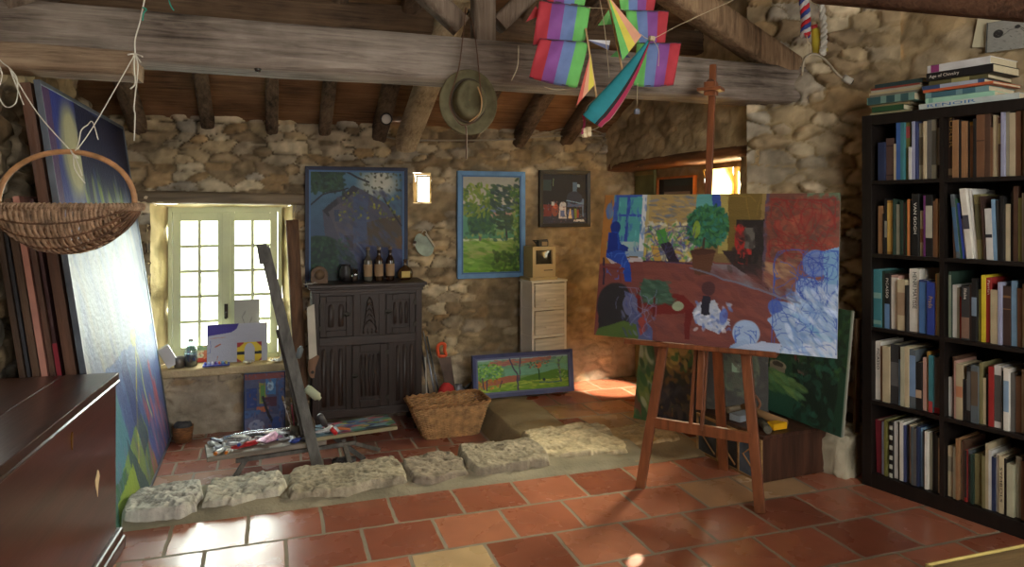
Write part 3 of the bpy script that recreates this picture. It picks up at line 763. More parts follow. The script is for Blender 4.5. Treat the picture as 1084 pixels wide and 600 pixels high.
# ================================================================== THINGS
darkwood = WOOD('dark_oak', (62,38,24), 'x', 0.5, 0.35, 0.3, 0.15)
darkwood_z = WOOD('dark_oak_upright', (60,37,24), 'z', 0.5, 0.35, 0.3, 0.15)
iron = M('dark_iron', (52,48,42))
paintm = VC('oil_paint', 0.5, 0.25, 120, 0.35)
paint_gloss = VC('oil_paint_gloss', 0.50, 0.35, 45, 0.2, 0.0)

# ---------------- wooden chest, bottom left
yaw = math.radians(86.2)
ch = thing('chest', 'big dark red brown wooden chest with a flat lid in the left foreground', 'chest', (-.612-.067*1.7, 3.235-.998*1.7, 0), yaw)
CW, CD, CH = 1.7, .455, .72
cherry = WOOD('chest_wood', (68,33,26), 'x', 0.32, 0.24, 0.08, 0.35, 0.6, .5)
cherry2 = WOOD('chest_lid_wood', (58,34,27), 'x', 0.3, 0.25, 0.12, 0.4, 0.8, .5)
mb = MB(); mb.bb(0,CW,0,CD,.075,CH-.035); mb.build('body', cherry, ch, .004)
mb = MB(); mb.bb(-.01,CW+.006,-.010,.19,CH-.03,CH); mb.bb(-.01,CW+.006,.194,CD+.01,CH-.03,CH)
mb.tube([(-.01,-.006,CH-.036),(CW+.004,-.006,CH-.036)], .009, 8)
mb.build('lid', cherry2, ch, .004)
mb = MB(); mb.bb(-.02,CW+.022,-.022,CD,.045,.085); mb.bb(-.03,CW+.03,-.03,CD,.0,.05)
mb.build('plinth', WOOD('plinth_wood', (58,36,28), 'x', .35, .3, .1, .3), ch, .008)
mb = MB(); pw_ = [(0,.022),(.012,.016),(.016,0),(.010,-.02),(.0,-.034),(-.010,-.02),(-.016,0),(-.012,.016)]
mb.prism(pw_, (CW-.52,-.0005,CH-.105), (.55,0,0), (0,0,1.1), (0,-1,0), .003); mb.build('keyhole_plate', M('brass', (150,112,52), .35, .2, 10, 0, 40, .9), ch)
for (sx_, sz_, w_, h_, sd) in ((-.245,.36,.035,.095,1),(-.60,.13,.022,.06,2)):
    mb = MB(); rs = random.Random(sd); n = 12
    mb.prism([(w_/2*math.cos(t*2*math.pi/n)*(.7+.5*rs.random())+.01*math.sin(t), h_/2*math.sin(t*2*math.pi/n)*(.8+.4*rs.random())) for t in range(n)], (CW+sx_,-.0002,sz_), (1,0,0), (0,0,1), (0,-1,0), .0012)
    o = mb.build('chip', M('bare_wood', (206,182,146), .7, .2), ch); o['label'] = 'bare wood chip'

# ---------------- bookshelf
bang = math.atan2(-.969, .242)
bl = WOOD('black_brown', (26,20,17), 'z', .5, .25, .1, .0)
BS = Matrix.Translation((2.80,2.82,0)) @ Matrix.Rotation(bang, 4, 'Z')
bs = thing('bookcase', 'tall black brown cube bookcase full of books at the right', 'bookcase', (2.80,2.82,0), bang)
SD, SH, SW = .39, 1.85, .765
PT, ROWZ = .05, [.07,.4335,.797,1.1605,1.524]
mb = MB(); mb.bb(0,PT,0,SD,0,SH); mb.build('side_panel', bl, bs, .002)
mb = MB(); mb.bb(SW-PT,SW,0,SD,0,SH); mb.build('side_panel', bl, bs, .002)
mb = MB(); mb.bb(PT,SW-PT,0,SD,SH-.05,SH); mb.build('top', bl, bs, .002)
mb = MB(); mb.bb(PT,SW-PT,0,SD,0,.068); mb.build('base', bl, bs, .002)
mb = MB(); mb.bb(.3725,.3925,0.002,SD,.07,SH-.05); mb.build('divider', bl, bs)
for k in range(1,5):
    for xa, xb in ((PT,.3725),(.3925,SW-PT)):
        mb = MB(); mb.bb(xa,xb,.002,SD,ROWZ[k]-.018,ROWZ[k]); mb.build('shelf', bl, bs)
mb = MB(); mb.bb(.004,SW-.004,SD,SD+.006,.02,SH-.01); mb.build('back_panel', bl, bs)

BOOKM = {}
def bookm(c, rough=.5):
    k = tuple(c)
    g_ = sum(c)/3; c2 = tuple(int(v*.82+g_*.18) for v in c)
    if k not in BOOKM: BOOKM[k] = M('book_%d_%d_%d' % k, c2, rough, .10, 12, .05, 60)
    return BOOKM[k]
pagem = M('book_pages', (196,184,154), .8, .08, 30, .2, 150, 0, (40,1,1))
fontw = M('print_white', (214,208,196), .5, .02); fontk = M('print_black', (34,32,32), .5, .02); fontg = M('print_gold', (184,150,84), .4, .05); fontb = M('print_blue', (60,110,170), .5, .02); fontp = M('print_purple', (140,40,110), .5, .02)
FONT = {'w': fontw, 'k': fontk, 'g': fontg, 'b': fontb, 'p': fontp}
def book(x, w, h, d, col, label, parentM, group, y=.03, z=0.0, lean=0.0, band=None, title=None, tc='w', tsize=.7, tpos=.5, tlen=None, pages=True, laid=None):
    """upright book, spine to the front; lean in radians tips its top along the shelf"""
    if laid is None: Mx = parentM @ Matrix.Translation((x, y, z)) @ Matrix.Rotation(lean, 4, 'Y')
    else: Mx = laid
    b = thing('book', label, 'book', group=group, mat=Mx)
    t = min(.003, w*.15)
    mb = MB(); mb.bb(0,w,0,t,0,h); mb.bb(0,t,t,d,0,h); mb.bb(w-t,w,t,d,0,h)
    ms = [bookm(col)]
    if band:
        ms.append(bookm(band[0]))
        for (f0, f1) in band[1:]: mb.bb(.0002,w-.0002,-.0004,t,h*f0,h*f1, 1)
    mb.build('cover', ms, b, .0012 if w > .012 else 0)
    if pages:
        mb = MB(); mb.bb(t,w-t,t,d-.004,.003,h-.003); mb.build('pages', pagem, b)
    if title:
        # lettering runs down the spine
        M4 = Matrix.Translation((w/2, -.0007, h*tpos)) @ Matrix.Rotation(math.radians(90), 4, 'X') @ Matrix.Rotation(math.radians(-90), 4, 'Z')
        o = text_mesh('lettering', title, w*tsize, FONT[tc], b, M4)
        if tlen:
            xs = [v.co.z for v in o.data.vertices]; k = tlen*h/(max(xs)-min(xs))
            for v in o.data.vertices: v.co.z = h*tpos + (v.co.z-h*tpos)*k
    return b
CN = {'navy':(36,48,84),'maroon':(84,38,34),'brownmottled':(86,62,54),'cream':(190,172,134),'blue':(52,92,168),'teal':(54,124,134),'olive':(116,112,48),'white':(198,196,190),'lav':(148,150,178),'ind':(58,68,118),'sage':(176,172,140),'gray':(92,88,84),'stone':(140,132,110),'black':(30,28,28),'yellow':(200,152,40),'umber':(64,44,36),'tan':(150,104,64),'brown':(116,76,48),'dbrown':(84,56,40),'beige':(178,160,124),'gold':(186,136,52),'green':(44,92,66),'orange':(206,124,60),'purple':(112,44,110),'red':(166,38,36),'sky':(112,152,186),'royal':(40,60,150),'khaki':(124,116,72),'slate':(84,94,100),'pink':(186,140,124),'mint':(140,190,160),'lemon':(214,190,30),'dgreen':(40,62,50),'charcoal':(52,52,54),'pale':(212,206,192),'crimson':(120,26,38)}
WORD = {'brownmottled':'mottled brown','lav':'lavender','ind':'indigo','umber':'dark umber','tan':'tan','dbrown':'dark brown','sage':'pale sage','gold':'golden','royal':'royal blue','sky':'pale blue','lemon':'bright yellow','dgreen':'dark green','stone':'stone grey','pale':'off white','gray':'grey'}
ORD = ['first','second','third','fourth','fifth','sixth','seventh','eighth','ninth','tenth','eleventh','twelfth','thirteenth','fourteenth','fifteenth','sixteenth','seventeenth','eighteenth','nineteenth','twentieth','twenty-first','twenty-second','twenty-third','twenty-fourth']
def row(cell, colx, rowk, x0, x1, lst):
    """lst: (width weight, height, colour, opts)"""
    tot = sum(b[0] for b in lst); sc = (x1-x0)/tot; x = x0
    rn = ['bottom','fourth','middle','second','top'][rowk]
    for k, b in enumerate(lst):
        w, h, c = b[:3]; op = dict(b[3]) if len(b) > 3 else {}
        wd = w*sc
        hd = op.pop('adj', None)
        if c is None: x += wd; continue
        y = op.pop('y', .012 + .025*R.random())
        nm = WORD.get(c, c); size = 'tall' if h > .28 else ('short' if h < .2 else 'medium'); th = 'thick' if wd > .022 else ('thin' if wd < .011 else 'slim')
        lab = '%s %s %s book, %s from the left, %s shelf, %s column' % (size, th, nm, ORD[k], rn, colx)
        if op.get('title'): lab = '%s %s book with bold spine lettering, %s from the left, %s shelf, %s column' % (size, nm, ORD[k], rn, colx)
        d = min(.22, max(.14, h*.72))
        lean = op.pop('lean', 0.0)
        bd = op.get('band')
        book(x+.0003, wd-.0006, h, d, CN[c], lab, BS, 'books on the %s shelf, %s column' % (rn, colx), y=y, z=ROWZ[rowk]+.0005+ (abs(math.sin(lean))*wd if lean > 0 else 0), lean=lean, **op)
        x += wd
L0, L1, R0, R1 = .0515, .3715, .3945, .713
row(0,'left',4, L0, L1, [(6,.2,None),(9,.187,'navy'),(10.5,.205,'brownmottled',{'band':((60,40,38),(.1,.14),(.8,.84))}),(3,.175,'cream'),(5.5,.30,'blue'),(4.5,.29,'teal'),(5,.285,'olive',{'band':((180,60,60),(.7,.9))}),(3.5,.155,'white'),(3.5,.28,'lav'),(3,.275,'ind'),(7.5,.265,'sage',{'title':'INTEMPOREL','tc':'k','tsize':.55,'tlen':.6} if 0 else {'band':((120,112,84),(.25,.75))}),(3,.27,'cream'),(5,.335,'gray'),(5.5,.32,'stone',{'band':((80,76,66),(.2,.7))}),(4.5,.315,'black',{'band':((150,146,134),(.2,.75))}),(1.6,.30,'yellow')])
row(0,'right',4, R0, R1, [(9,.338,'umber',{'title':'DÜRER','tc':'g','tsize':.78,'tpos':.66,'tlen':.48,'band':((150,124,90),(.04,.13))}),(10,.262,'tan',{'band':((120,78,50),(.0,.02))}),(4,.262,'black'),(8.5,.255,'tan'),(2.5,.255,'black'),(8,.25,'tan',{'band':((196,150,40),(.93,1.0))}),(5,.26,'black'),(12.5,.315,'brown',{'band':((84,52,34),(.5,.52))}),(8,.33,'dbrown'),(3.5,.215,'brown'),(4,.268,'beige'),(4,.265,'cream'),(4.5,.255,'dbrown',{'band':((170,150,100),(.55,.9))}),(6,.31,'lav'),(5,.3,'stone'),(8,.27,'beige'),(8,.29,'brown'),(8,.28,'cream')])
row(0,'left',3, L0, L1, [(4,.2,None),(7,.238,'tan'),(2,.2,'black'),(3.4,.272,'black',{'band':((150,146,130),(.3,.6))}),(9.5,.265,'gold',{'band':((226,180,80),(.05,.95))}),(1.5,.27,'dgreen'),(5,.245,'stone'),(4.5,.262,'dgreen'),(3,.255,'umber'),(3.5,.262,'green'),(3.5,.27,'orange'),(3,.265,'black'),(8.6,.296,'black',{'title':'VAN GOGH','tc':'w','tsize':.62,'tpos':.6,'tlen':.5}),(6,.215,'cream',{'band':((150,100,60),(.3,.6))}),(2.6,.285,'purple'),(8.4,.29,'black',{'title':'PERPETUAL MOON' if 0 else 'GEORGE MOON' if 0 else 'BRIDGET BOON' if 0 else None,'band':((176,170,150),(.3,.82))}),(3.5,.26,'brown'),(3,.27,'tan'),(3,.25,'beige')])
row(0,'right',3, R0, R1, [(11,.2,None),(4,.21,'dbrown',{'lean':-.03}),(5.5,.29,'slate',{'lean':-.09,'band':((60,100,140),(.1,.8))}),(3.5,.27,'green',{'lean':-.09}),(3,.25,'royal',{'lean':-.1}),(2.5,.18,'white',{'lean':-.1}),(9,.315,'pale',{'lean':-.1,'title':'baroque' if 0 else None,'band':((70,70,80),(.42,.62))}),(4,.31,'white',{'lean':-.09}),(10,.288,'khaki',{'lean':-.06,'band':((90,86,56),(.3,.85))}),(3,.28,'umber',{'lean':-.06}),(9,.225,'white',{'lean':-.04,'band':((40,40,50),(.43,.50))}),(5,.265,'sky',{'lean':-.04}),(3.6,.26,'charcoal',{'lean':-.02}),(5,.28,'black'),(6,.245,'cream'),(5,.30,'black'),(6,.32,'dbrown'),(6,.27,'olive'),(5,.29,'stone')])
row(0,'left',2, L0, L1, [(9,.285,'teal',{'band':((120,160,150),(.05,.12),(.5,.6))}),(3,.28,'dgreen'),(5.6,.268,'black',{'title':'PICASSO','tc':'w','tsize':.7,'tpos':.74,'tlen':.36,'band':((92,132,180),(0,.45))}),(8.5,.262,'pink',{'band':((226,216,198),(.0,.96))}),(8.5,.245,'cream',{'band':((160,130,100),(.3,.75))}),(2,.22,'black'),(11,.30,'pale',{'title':'HENRI MATISSE','tc':'k','tsize':.55,'tpos':.66,'tlen':.58}),(9,.252,'ind',{'band':((64,110,170),(.0,.96))}),(7.5,.245,'royal',{'title':'Nadja' if 0 else 'Prado','tc':'g','tsize':.8,'tpos':.62,'tlen':.22}),(3,.285,'gold'),(3.5,.29,'khaki')])
row(0,'right',2, R0, R1, [(1.4,.2,None),(4,.30,'dgreen',{'band':((120,130,110),(.0,.95))}),(6,.24,'white',{'lean':-.0}),(4,.23,'stone'),(3.4,.19,'red'),(10,.24,'charcoal',{'title':'Blake','tc':'w','tsize':.5,'tpos':.86,'tlen':.2,'band':((130,96,80),(.03,.42))}),(3,.25,'umber'),(6.5,.278,'black',{'band':((110,130,150),(.4,.7))}),(4,.23,'olive'),(5,.295,'lemon'),(6.5,.285,'red',{'title':'Parrish','tc':'w','tsize':.6,'tpos':.85,'tlen':.22}),(9,.235,'beige'),(4,.27,'lav'),(9,.255,'umber',{'band':((130,90,50),(.8,.84),(.6,.62))}),(7,.28,'sky'),(6,.25,'brown'),(6,.27,'cream')])
row(0,'left',1, L0, L1, [(7,.29,'pale',{'title':'PICASSO','tc':'k','tsize':.62,'tpos':.7,'tlen':.36}),(4,.27,'tan'),(9,.275,'cream'),(11,.29,'charcoal',{'band':((90,90,90),(.3,.7))}),(3,.22,'sky'),(5,.285,'sage'),(5,.29,'cream'),(7.4,.28,'slate',{'band':((110,140,180),(.2,.9))}),(7,.225,'black',{'band':((180,150,120),(.25,.42))}),(4,.25,'pink'),(3,.28,'gold'),(5,.265,'teal',{'band':((196,60,60),(.0,.2))}),(10,.26,'gray',{'band':((180,30,40),(.0,.1))})])
row(0,'right',1, R0, R1, [(5.5,.18,'white'),(4,.275,'dbrown'),(3,.26,'pink'),(8.5,.25,'beige',{'band':((190,120,80),(.4,.6))}),(5,.185,'black'),(5,.25,'black',{'band':((90,90,90),(.2,.9))}),(9,.255,'slate',{'band':((96,78,60),(.3,.9))}),(4,.27,'khaki'),(3.5,.205,'cream'),(4,.225,'black'),(6.4,.262,'red'),(8.4,.27,'white',{'band':((80,80,76),(.1,.85))}),(4,.25,'dgreen'),(6.5,.268,'pale',{'band':((120,150,180),(.3,.8))}),(5,.25,'gray'),(7,.24,'brown'),(7,.27,'beige')])
row(0,'left',0, L0, L1, [(2,.3,None),(8,.262,'crimson',{'lean':-.03}),(4,.262,'lav'),(4,.275,'olive'),(2.5,.27,'umber'),(4.5,.272,'black',{'band':((190,188,170),(.0,.08),(.16,.24),(.32,.4),(.5,.58),(.68,.76),(.86,.94))}),(5,.275,'white'),(3.5,.27,'black'),(5,.285,'pale'),(2.5,.27,'ind'),(4,.275,'charcoal'),(3.5,.28,'beige'),(3.5,.275,'slate'),(3.5,.27,'gray'),(3,.282,'navy'),(3.5,.275,'sky'),(3.5,.27,'black'),(4,.27,'pale'),(3,.265,'stone'),(5,.272,'black'),(3.5,.26,'charcoal'),(4,.255,'cream')])
row(0,'right',0, R0, R1, [(1,.3,None),(9,.23,'cream',{'band':((140,130,110),(.5,.8))}),(4,.235,'stone'),(4,.275,'tan'),(2.4,.26,'white'),(4,.27,'dbrown'),(3.4,.23,'red',{'band':((40,40,40),(.08,1))}),(5,.235,'slate'),(4,.22,'dgreen'),(8,.225,'khaki'),(4,.23,'olive'),(4.6,.23,'khaki'),(4,.285,'beige'),(4,.26,'white'),(5,.235,'navy'),(4,.25,'pale'),(6.5,.25,'cream',{'title':'SYMBOLISM' if 0 else 'SYMBOLS','tc':'k','tsize':.7,'tpos':.5,'tlen':.6}),(4,.24,'black'),(9,.225,'sage'),(8,.26,'stone'),(7,.25,'brown')])
# paper markers sticking out of a few books
def marker(px, py, Y, n, col, label):
    p = at_d(px, py, Y); t = thing('paper_marker', label, 'bookmark', p, bang, 'paper slips between the books')
    for k in range(n):
        mb = MB(); a = R.uniform(-.5,.5); w_ = .007
        P = [[(k*.006-.01+i*w_+a*.02*j*.3, .01+.004*k+.002*j*j*R.random(), -.012+.012*j) for j in range(4)] for i in (0,1)]
        mb.grid(P); o = mb.build('slip', M('paper_yellow', col, .7, .1), t)

# stacks lying on top of the bookcase: Tm places a lying book with its spine to the front
def laid(px, py, Y, z, yaw, th, L, d, col, label, title=None, tc='w', tsize=.6, tpos=.5, tlen=None, band=None, tip=0.0):
    # local z (height) -> along shelf direction; local x (thickness) -> up
    ax = Vector((math.cos(bang+yaw), math.sin(bang+yaw), 0)); dp = Vector((-ax.y, ax.x, 0)); up = Vector((0,0,1))
    m = Matrix(((up.x, dp.x, -ax.x, 0), (up.y, dp.y, -ax.y, 0), (up.z, dp.z, -ax.z, 0), (0,0,0,1)))
    # columns: local x = up, local y = depth, local z = back along the shelf
    O = (BS @ Vector((px, Y, 0))) + ax*L; O.z = z
    tpos = 1-tpos
    if band: band = (band[0],) + tuple((1-b_, 1-a_) for a_, b_ in band[1:])
    return book(0, th, L, d, col, label, None, 'books lying on top of the bookcase', laid=Matrix.Translation(O) @ m, title=title, tc=tc, tsize=tsize, tpos=tpos, tlen=tlen, band=band)
z = SH + .0005
def stack(x, items, grp_y=.02):
    zz = SH + .0005
    for (dx, dy, yaw, th, L, d, c, lab, kw) in items:
        laid(x+dx, grp_y+dy, grp_y+dy, zz, yaw, th, L, d, c, lab, **kw); zz += th + .0006
stack(.02, [
 (0,.02,.02,.014,.20,.24,(178,166,120),'cream paper bound book at the bottom of the left stack on the bookcase',{}),
 (.02,.0,.05,.026,.155,.2,(42,84,48),'green book near the bottom of the left stack on the bookcase',{}),
 (-.01,.03,.03,.012,.2,.24,(160,136,88),'worn tan booklet in the left stack on the bookcase',{}),
 (-.005,0,.0,.036,.235,.25,(112,150,138),'thick teal patterned book in the left stack on the bookcase',{'band':((52,90,92),(.02,.3),(.42,.6),(.72,.88))}),
 (.01,0,.03,.010,.24,.24,(120,116,100),'thin grey book in the left stack on the bookcase',{}),
 (.0,.01,.05,.013,.25,.24,(188,170,128),'cream book with brown edge in the left stack on the bookcase',{}),
 (.01,.01,.03,.009,.24,.23,(180,172,150),'thin pale book in the left stack on the bookcase',{}),
 (.015,.0,.04,.008,.235,.23,(150,60,44),'thin red book in the left stack on the bookcase',{}),
 (.03,.01,.0,.020,.235,.22,(40,66,70),'dark teal book on top of the left stack on the bookcase',{}),
])
stack(.30, [
 (-.03,0,-.02,.027,.42,.28,(186,196,192),'big pale book with blue capitals, bottom of the right stack on the bookcase',{'title':'RENOIR','tc':'b','tsize':.7,'tpos':.34,'tlen':.5}),
 (.0,0,.02,.022,.29,.25,(150,206,176),'mint green book in the right stack on the bookcase',{'band':((110,170,146),(.05,.12))}),
 (.0,.0,.0,.026,.27,.25,(108,150,154),'teal watercolour spined book in the right stack on the bookcase',{'band':((60,104,120),(.1,.5),(.6,.8))}),
 (-.005,-.01,-.03,.012,.30,.25,(206,92,48),'thin orange book in the right stack on the bookcase',{}),
 (-.01,-.01,.02,.018,.265,.24,(46,72,122),'navy blue book in the right stack on the bookcase',{'band':((160,170,190),(.3,.9))}),
 (.015,.0,.02,.02,.25,.24,(96,90,50),'olive book in the right stack on the bookcase',{'band':((160,150,90),(.4,.7))}),
 (.01,-.012,-.02,.036,.285,.24,(28,27,30),'thick black book with white title near the top of the right stack on the bookcase',{'title':'Age of Chivalry','tc':'w','tsize':.55,'tpos':.28,'tlen':.46}),
 (.015,-.012,-.03,.034,.27,.24,(206,206,206),'white book with purple lettering on top of the right stack on the bookcase',{'band':((150,50,120),(.06,.2))}),
 (.0,.05,.06,.012,.17,.22,(40,40,44),'black thin book lying uppermost on the right stack on the bookcase',{}),
])

# ---------------- easel with the big unfinished painting
U = Vector((.659,-.752,0)); N = Vector((.752,.659,0))   # along the bar (to the right), away from the viewer
fl, fr_ = on_z(679,515,0), on_z(804,544,0)
mid = (fl+fr_)/2; LB = .15
def ep(u, z, off=0.0): return Vector((mid.x,mid.y,0)) + U*u + N*(z*LB+off) + Vector((0,0,z))
mid.z = 0
eas = thing('easel', 'tall brown A-frame studio easel holding the unfinished interior painting', 'easel', (mid.x,mid.y,0), 0)
IM = Matrix.Translation((-mid.x,-mid.y,0))
ewood = WOOD('easel_wood', (118,68,40), 'z', .45, .25, .2, .15)
def ebuild(mb, name, parent=eas, bevel=.003, m=None):
    o = mb.build(name, m or ewood, parent, bevel); o.data.transform(IM); return o
hw = (Vector((fr_.x-fl.x, fr_.y-fl.y,0)).length)/2
mb = MB(); mb.bar(ep(-hw,0), ep(-hw*.42,1.36), .047, .026, N); ebuild(mb, 'leg')
mb = MB(); mb.bar(ep(hw,0), ep(hw*.42,1.36), .047, .026, N); ebuild(mb, 'leg')
rear = on_z(766,497,0); mb = MB(); mb.bar((rear.x,rear.y,0), ep(0.0,1.30,.05), .05, .026, N); ebuild(mb, 'rear_leg')
zc = .32; mb = MB(); mb.bar(ep(-hw*.84,zc,-.0), ep(hw*.84,zc,-.0), .024, .052, (0,0,1)); ebuild(mb, 'crossbar')
mb = MB(); mb.bar(ep(-.14,1.30), ep(.14,1.30), .026, .05, (0,0,1)); ebuild(mb, 'upper_crossbar')
for s_ in (-1,1):
    mb = MB(); mb.bar(ep(s_*.027-.02,zc,-.005), ep(s_*.027,1.0,-.005), .018, .02, N); ebuild(mb, 'guide_rail')
mb = MB(); mb.bar(ep(0,.42,-.03), ep(0.0,2.12,-.03), .034, .022, N); ebuild(mb, 'mast')
mb = MB(); mb.bar(ep(-.36,.722,-.09), ep(.36,.724,-.09), .085, .016, (0,0,1)); mb.bar(ep(-.36,.724,-.135), ep(.36,.733,-.135), .010, .022, (0,0,1)); ebuild(mb, 'canvas_tray')
mb = MB(); mb.bar(ep(-.06,1.985,-.06), ep(.06,1.985,-.06), .09, .018, (0,0,1)); mb.bar(ep(-.03,1.99,-.055), ep(.03,1.99,-.055), .05, .07, (0,0,1)); ebuild(mb, 'top_clamp')
mb = MB(); c_ = ep(0,2.02,-.05); mb.tube([c_, c_ - N*.03], .020, 12); ebuild(mb, 'clamp_knob', m=WOOD('knob_wood', (70,42,28), 'z'))

A = Art(300, 190, (96,56,52), 21, .008)
A.grad(0,.0,1,.56,(150,120,60),(120,96,60)); A.grad(0,.5,1,1,(120,60,58),(104,54,58))
A.rect(.0,.0,.05,.5,(176,112,44)); A.rect(.05,-.1,.20,.40,(52,84,176)); A.rect(.075,.02,.185,.36,(70,160,164)); A.rect(.115,.0,.13,.35,(44,72,176)); A.rect(.07,.14,.19,.16,(44,76,180)); A.rect(.065,.34,.18,.42,(150,176,176)); A.rect(.185,-.1,.205,.45,(200,206,214))
A.poly([(.03,.45),(.22,.45),(.26,.55),(.10,.56)],(188,176,180)); A.poly([(.05,.44),(.21,.44),(.21,.40),(.05,.41)],(130,160,190))
A.rect(.205,-.1,.235,.47,(176,160,104)); A.rect(.22,.0,.44,.22,(170,140,80)); A.dabs(120,.23,.02,.43,.22,[(186,150,84),(160,134,86),(120,116,112),(90,110,150)],(.006,.012),4,0.1,.6)
A.rect(.43,-.1,.55,.28,(84,160,160)); A.rect(.50,-.1,.535,.3,(48,78,176)); A.rect(.535,-.1,.57,.4,(168,150,74)); A.rect(.57,-.1,.70,.38,(116,92,34))
A.rect(.215,.22,.42,.47,(150,150,120)); A.dabs(240,.215,.2,.45,.48,[(206,196,150),(84,100,170),(70,150,70),(200,170,60),(120,80,120),(210,210,200)],(.006,.013),3,None,.75)
A.poly([(.255,.25),(.30,.23),(.325,.34),(.28,.36)],(70,150,60)); A.poly([(.28,.34),(.325,.33),(.375,.46),(.335,.50)],(44,34,52)); A.poly([(.235,.36),(.27,.36),(.295,.47),(.265,.49)],(196,150,60))
A.poly([(0,.50),(.30,.46),(.62,.46),(.86,.66),(.86,1.1),(-.1,1.1),(-.1,.5)],(124,62,58)); A.poly([(.20,.48),(.60,.46),(.86,.68),(.80,.92),(.30,1.0)],(134,68,58),.7)
A.poly([(.42,.50),(.47,.47),(.60,.47),(.86,.66),(.86,.69)],(120,124,140),.75); A.poly([(.55,.38),(.72,.36),(.74,.62),(.60,.47)],(54,38,40))
A.rect(.605,.17,.715,.46,(40,32,30)); A.rect(.64,.22,.68,.36,(96,92,84)); A.ell(.62,.30,.022,.10,(176,34,30)); A.rect(.60,.36,.67,.40,(180,36,32)); A.rect(.605,.40,.615,.47,(80,30,28)); A.rect(.65,.40,.66,.47,(80,30,28))
A.grad(.72,-.1,1.1,.55,(110,64,48),(140,80,64)); A.rect(.715,-.1,.73,.6,(90,70,90)); A.rect(.88,-.1,1.1,.06,(90,110,80))
A.dabs(420,.73,.03,.99,.46,[(150,50,36),(120,60,44),(166,72,50),(96,58,50)],(.008,.02),2.5,None,.55); A.scrib(.74,.04,.98,.44,34,.006,(140,30,28),.8,8)
A.poly([(.72,.50),(.84,.48),(.86,.62),(.73,.60)],(150,110,86),.8); A.dabs(60,.73,.42,.86,.6,[(170,130,90),(120,80,70)],(.01,.02),3,.4,.5)
# broken colour of the red floor
A.dabs(260,.28,.5,.86,.95,[(128,62,56),(110,52,52),(140,72,60),(104,56,60)],(.012,.03),3,.4,.30); A.dabs(60,.02,.02,.21,.42,[(60,110,190),(90,180,176),(50,90,180)],(.006,.012),3,1.5,.5)
# potted tree
A.ell(.485,.215,.088,.135,(40,96,60)); A.dabs(420,.40,.08,.57,.36,[(34,96,66),(56,120,66),(40,110,90),(30,80,50),(70,140,80),(44,124,110)],(.007,.014),2,None,.9,(.485,.22,.095,.14)); A.line([(.475,.30),(.473,.40)],.014,(70,56,44))
A.poly([(.42,.39),(.525,.39),(.505,.545),(.44,.545)],(98,58,38)); A.ell(.472,.39,.054,.022,(78,44,34))
A.ell(.435,.24,.018,.06,(170,190,40),.7)
# seated blue figure, near armchair figure
A.ell(.068,.245,.026,.05,(20,48,140)); A.poly([(.035,.28),(.085,.27),(.10,.36),(.125,.38),(.12,.42),(.13,.44),(.15,.50),(.16,.62),(.13,.62),(.11,.50),(.03,.45)],(24,66,176)); A.poly([(.04,.28),(.08,.28),(.085,.40),(.03,.42)],(18,44,140)); A.poly([(.10,.36),(.14,.38),(.135,.41),(.09,.40)],(24,50,150)); A.scrib(.04,.42,.15,.60,8,.006,(60,110,220),.8)
A.line([(.02,.46),(.03,.64)],.014,(40,34,60)); A.line([(.02,.52),(.12,.53)],.014,(120,44,44)); A.line([(.10,.53),(.11,.62)],.012,(120,50,44)); A.ell(.03,.12,.018,.06,(70,120,200),.7)
A.poly([(.02,.72),(.07,.655),(.13,.66),(.16,.75),(.17,.86),(.16,.95),(.02,.97)],(40,38,44)); A.ell(.09,.78,.085,.15,(44,42,46)); A.poly([(.13,.68),(.17,.70),(.20,.80),(.27,.92),(.28,1.02),(.20,1.02)],(78,86,130)); A.ell(.165,.77,.035,.075,(92,96,136)); A.poly([(.02,.95),(.14,.88),(.20,.90),(.22,1.05),(.0,1.05)],(76,102,42)); A.poly([(.205,.86),(.235,.82),(.25,.93),(.22,.98)],(150,56,50)); A.dabs(40,.13,.7,.28,.98,[(70,80,140),(100,108,150),(60,70,120)],(.006,.012),3,1,.6)
# low red table with green cushion and plate
A.poly([(.20,.66),(.40,.68),(.455,.77),(.42,.80),(.27,.82),(.19,.72)],(120,30,28)); A.poly([(.215,.60),(.315,.60),(.355,.72),(.25,.76),(.205,.70)],(58,92,72)); A.dabs(70,.21,.6,.35,.75,[(62,100,78),(50,84,70),(76,110,90)],(.008,.015),3,.2,.6); A.ell(.375,.755,.026,.032,(150,164,132)); A.poly([(.41,.78),(.445,.77),(.435,.97),(.415,.97)],(110,26,26)); A.poly([(.195,.72),(.21,.73),(.215,.82),(.20,.80)],(100,26,26))
# central kneeling child, blue-white
A.poly([(.47,.72),(.53,.70),(.575,.82),(.60,.84),(.55,.92),(.46,.86),(.44,.80)],(170,182,206)); A.dabs(70,.45,.72,.6,.9,[(210,216,228),(150,166,206),(90,120,200)],(.006,.012),2,None,.7); A.rect(.475,.68,.51,.80,(36,36,54)); A.ell(.50,.63,.028,.045,(84,48,52)); A.ell(.57,.80,.018,.05,(70,100,200),.8)
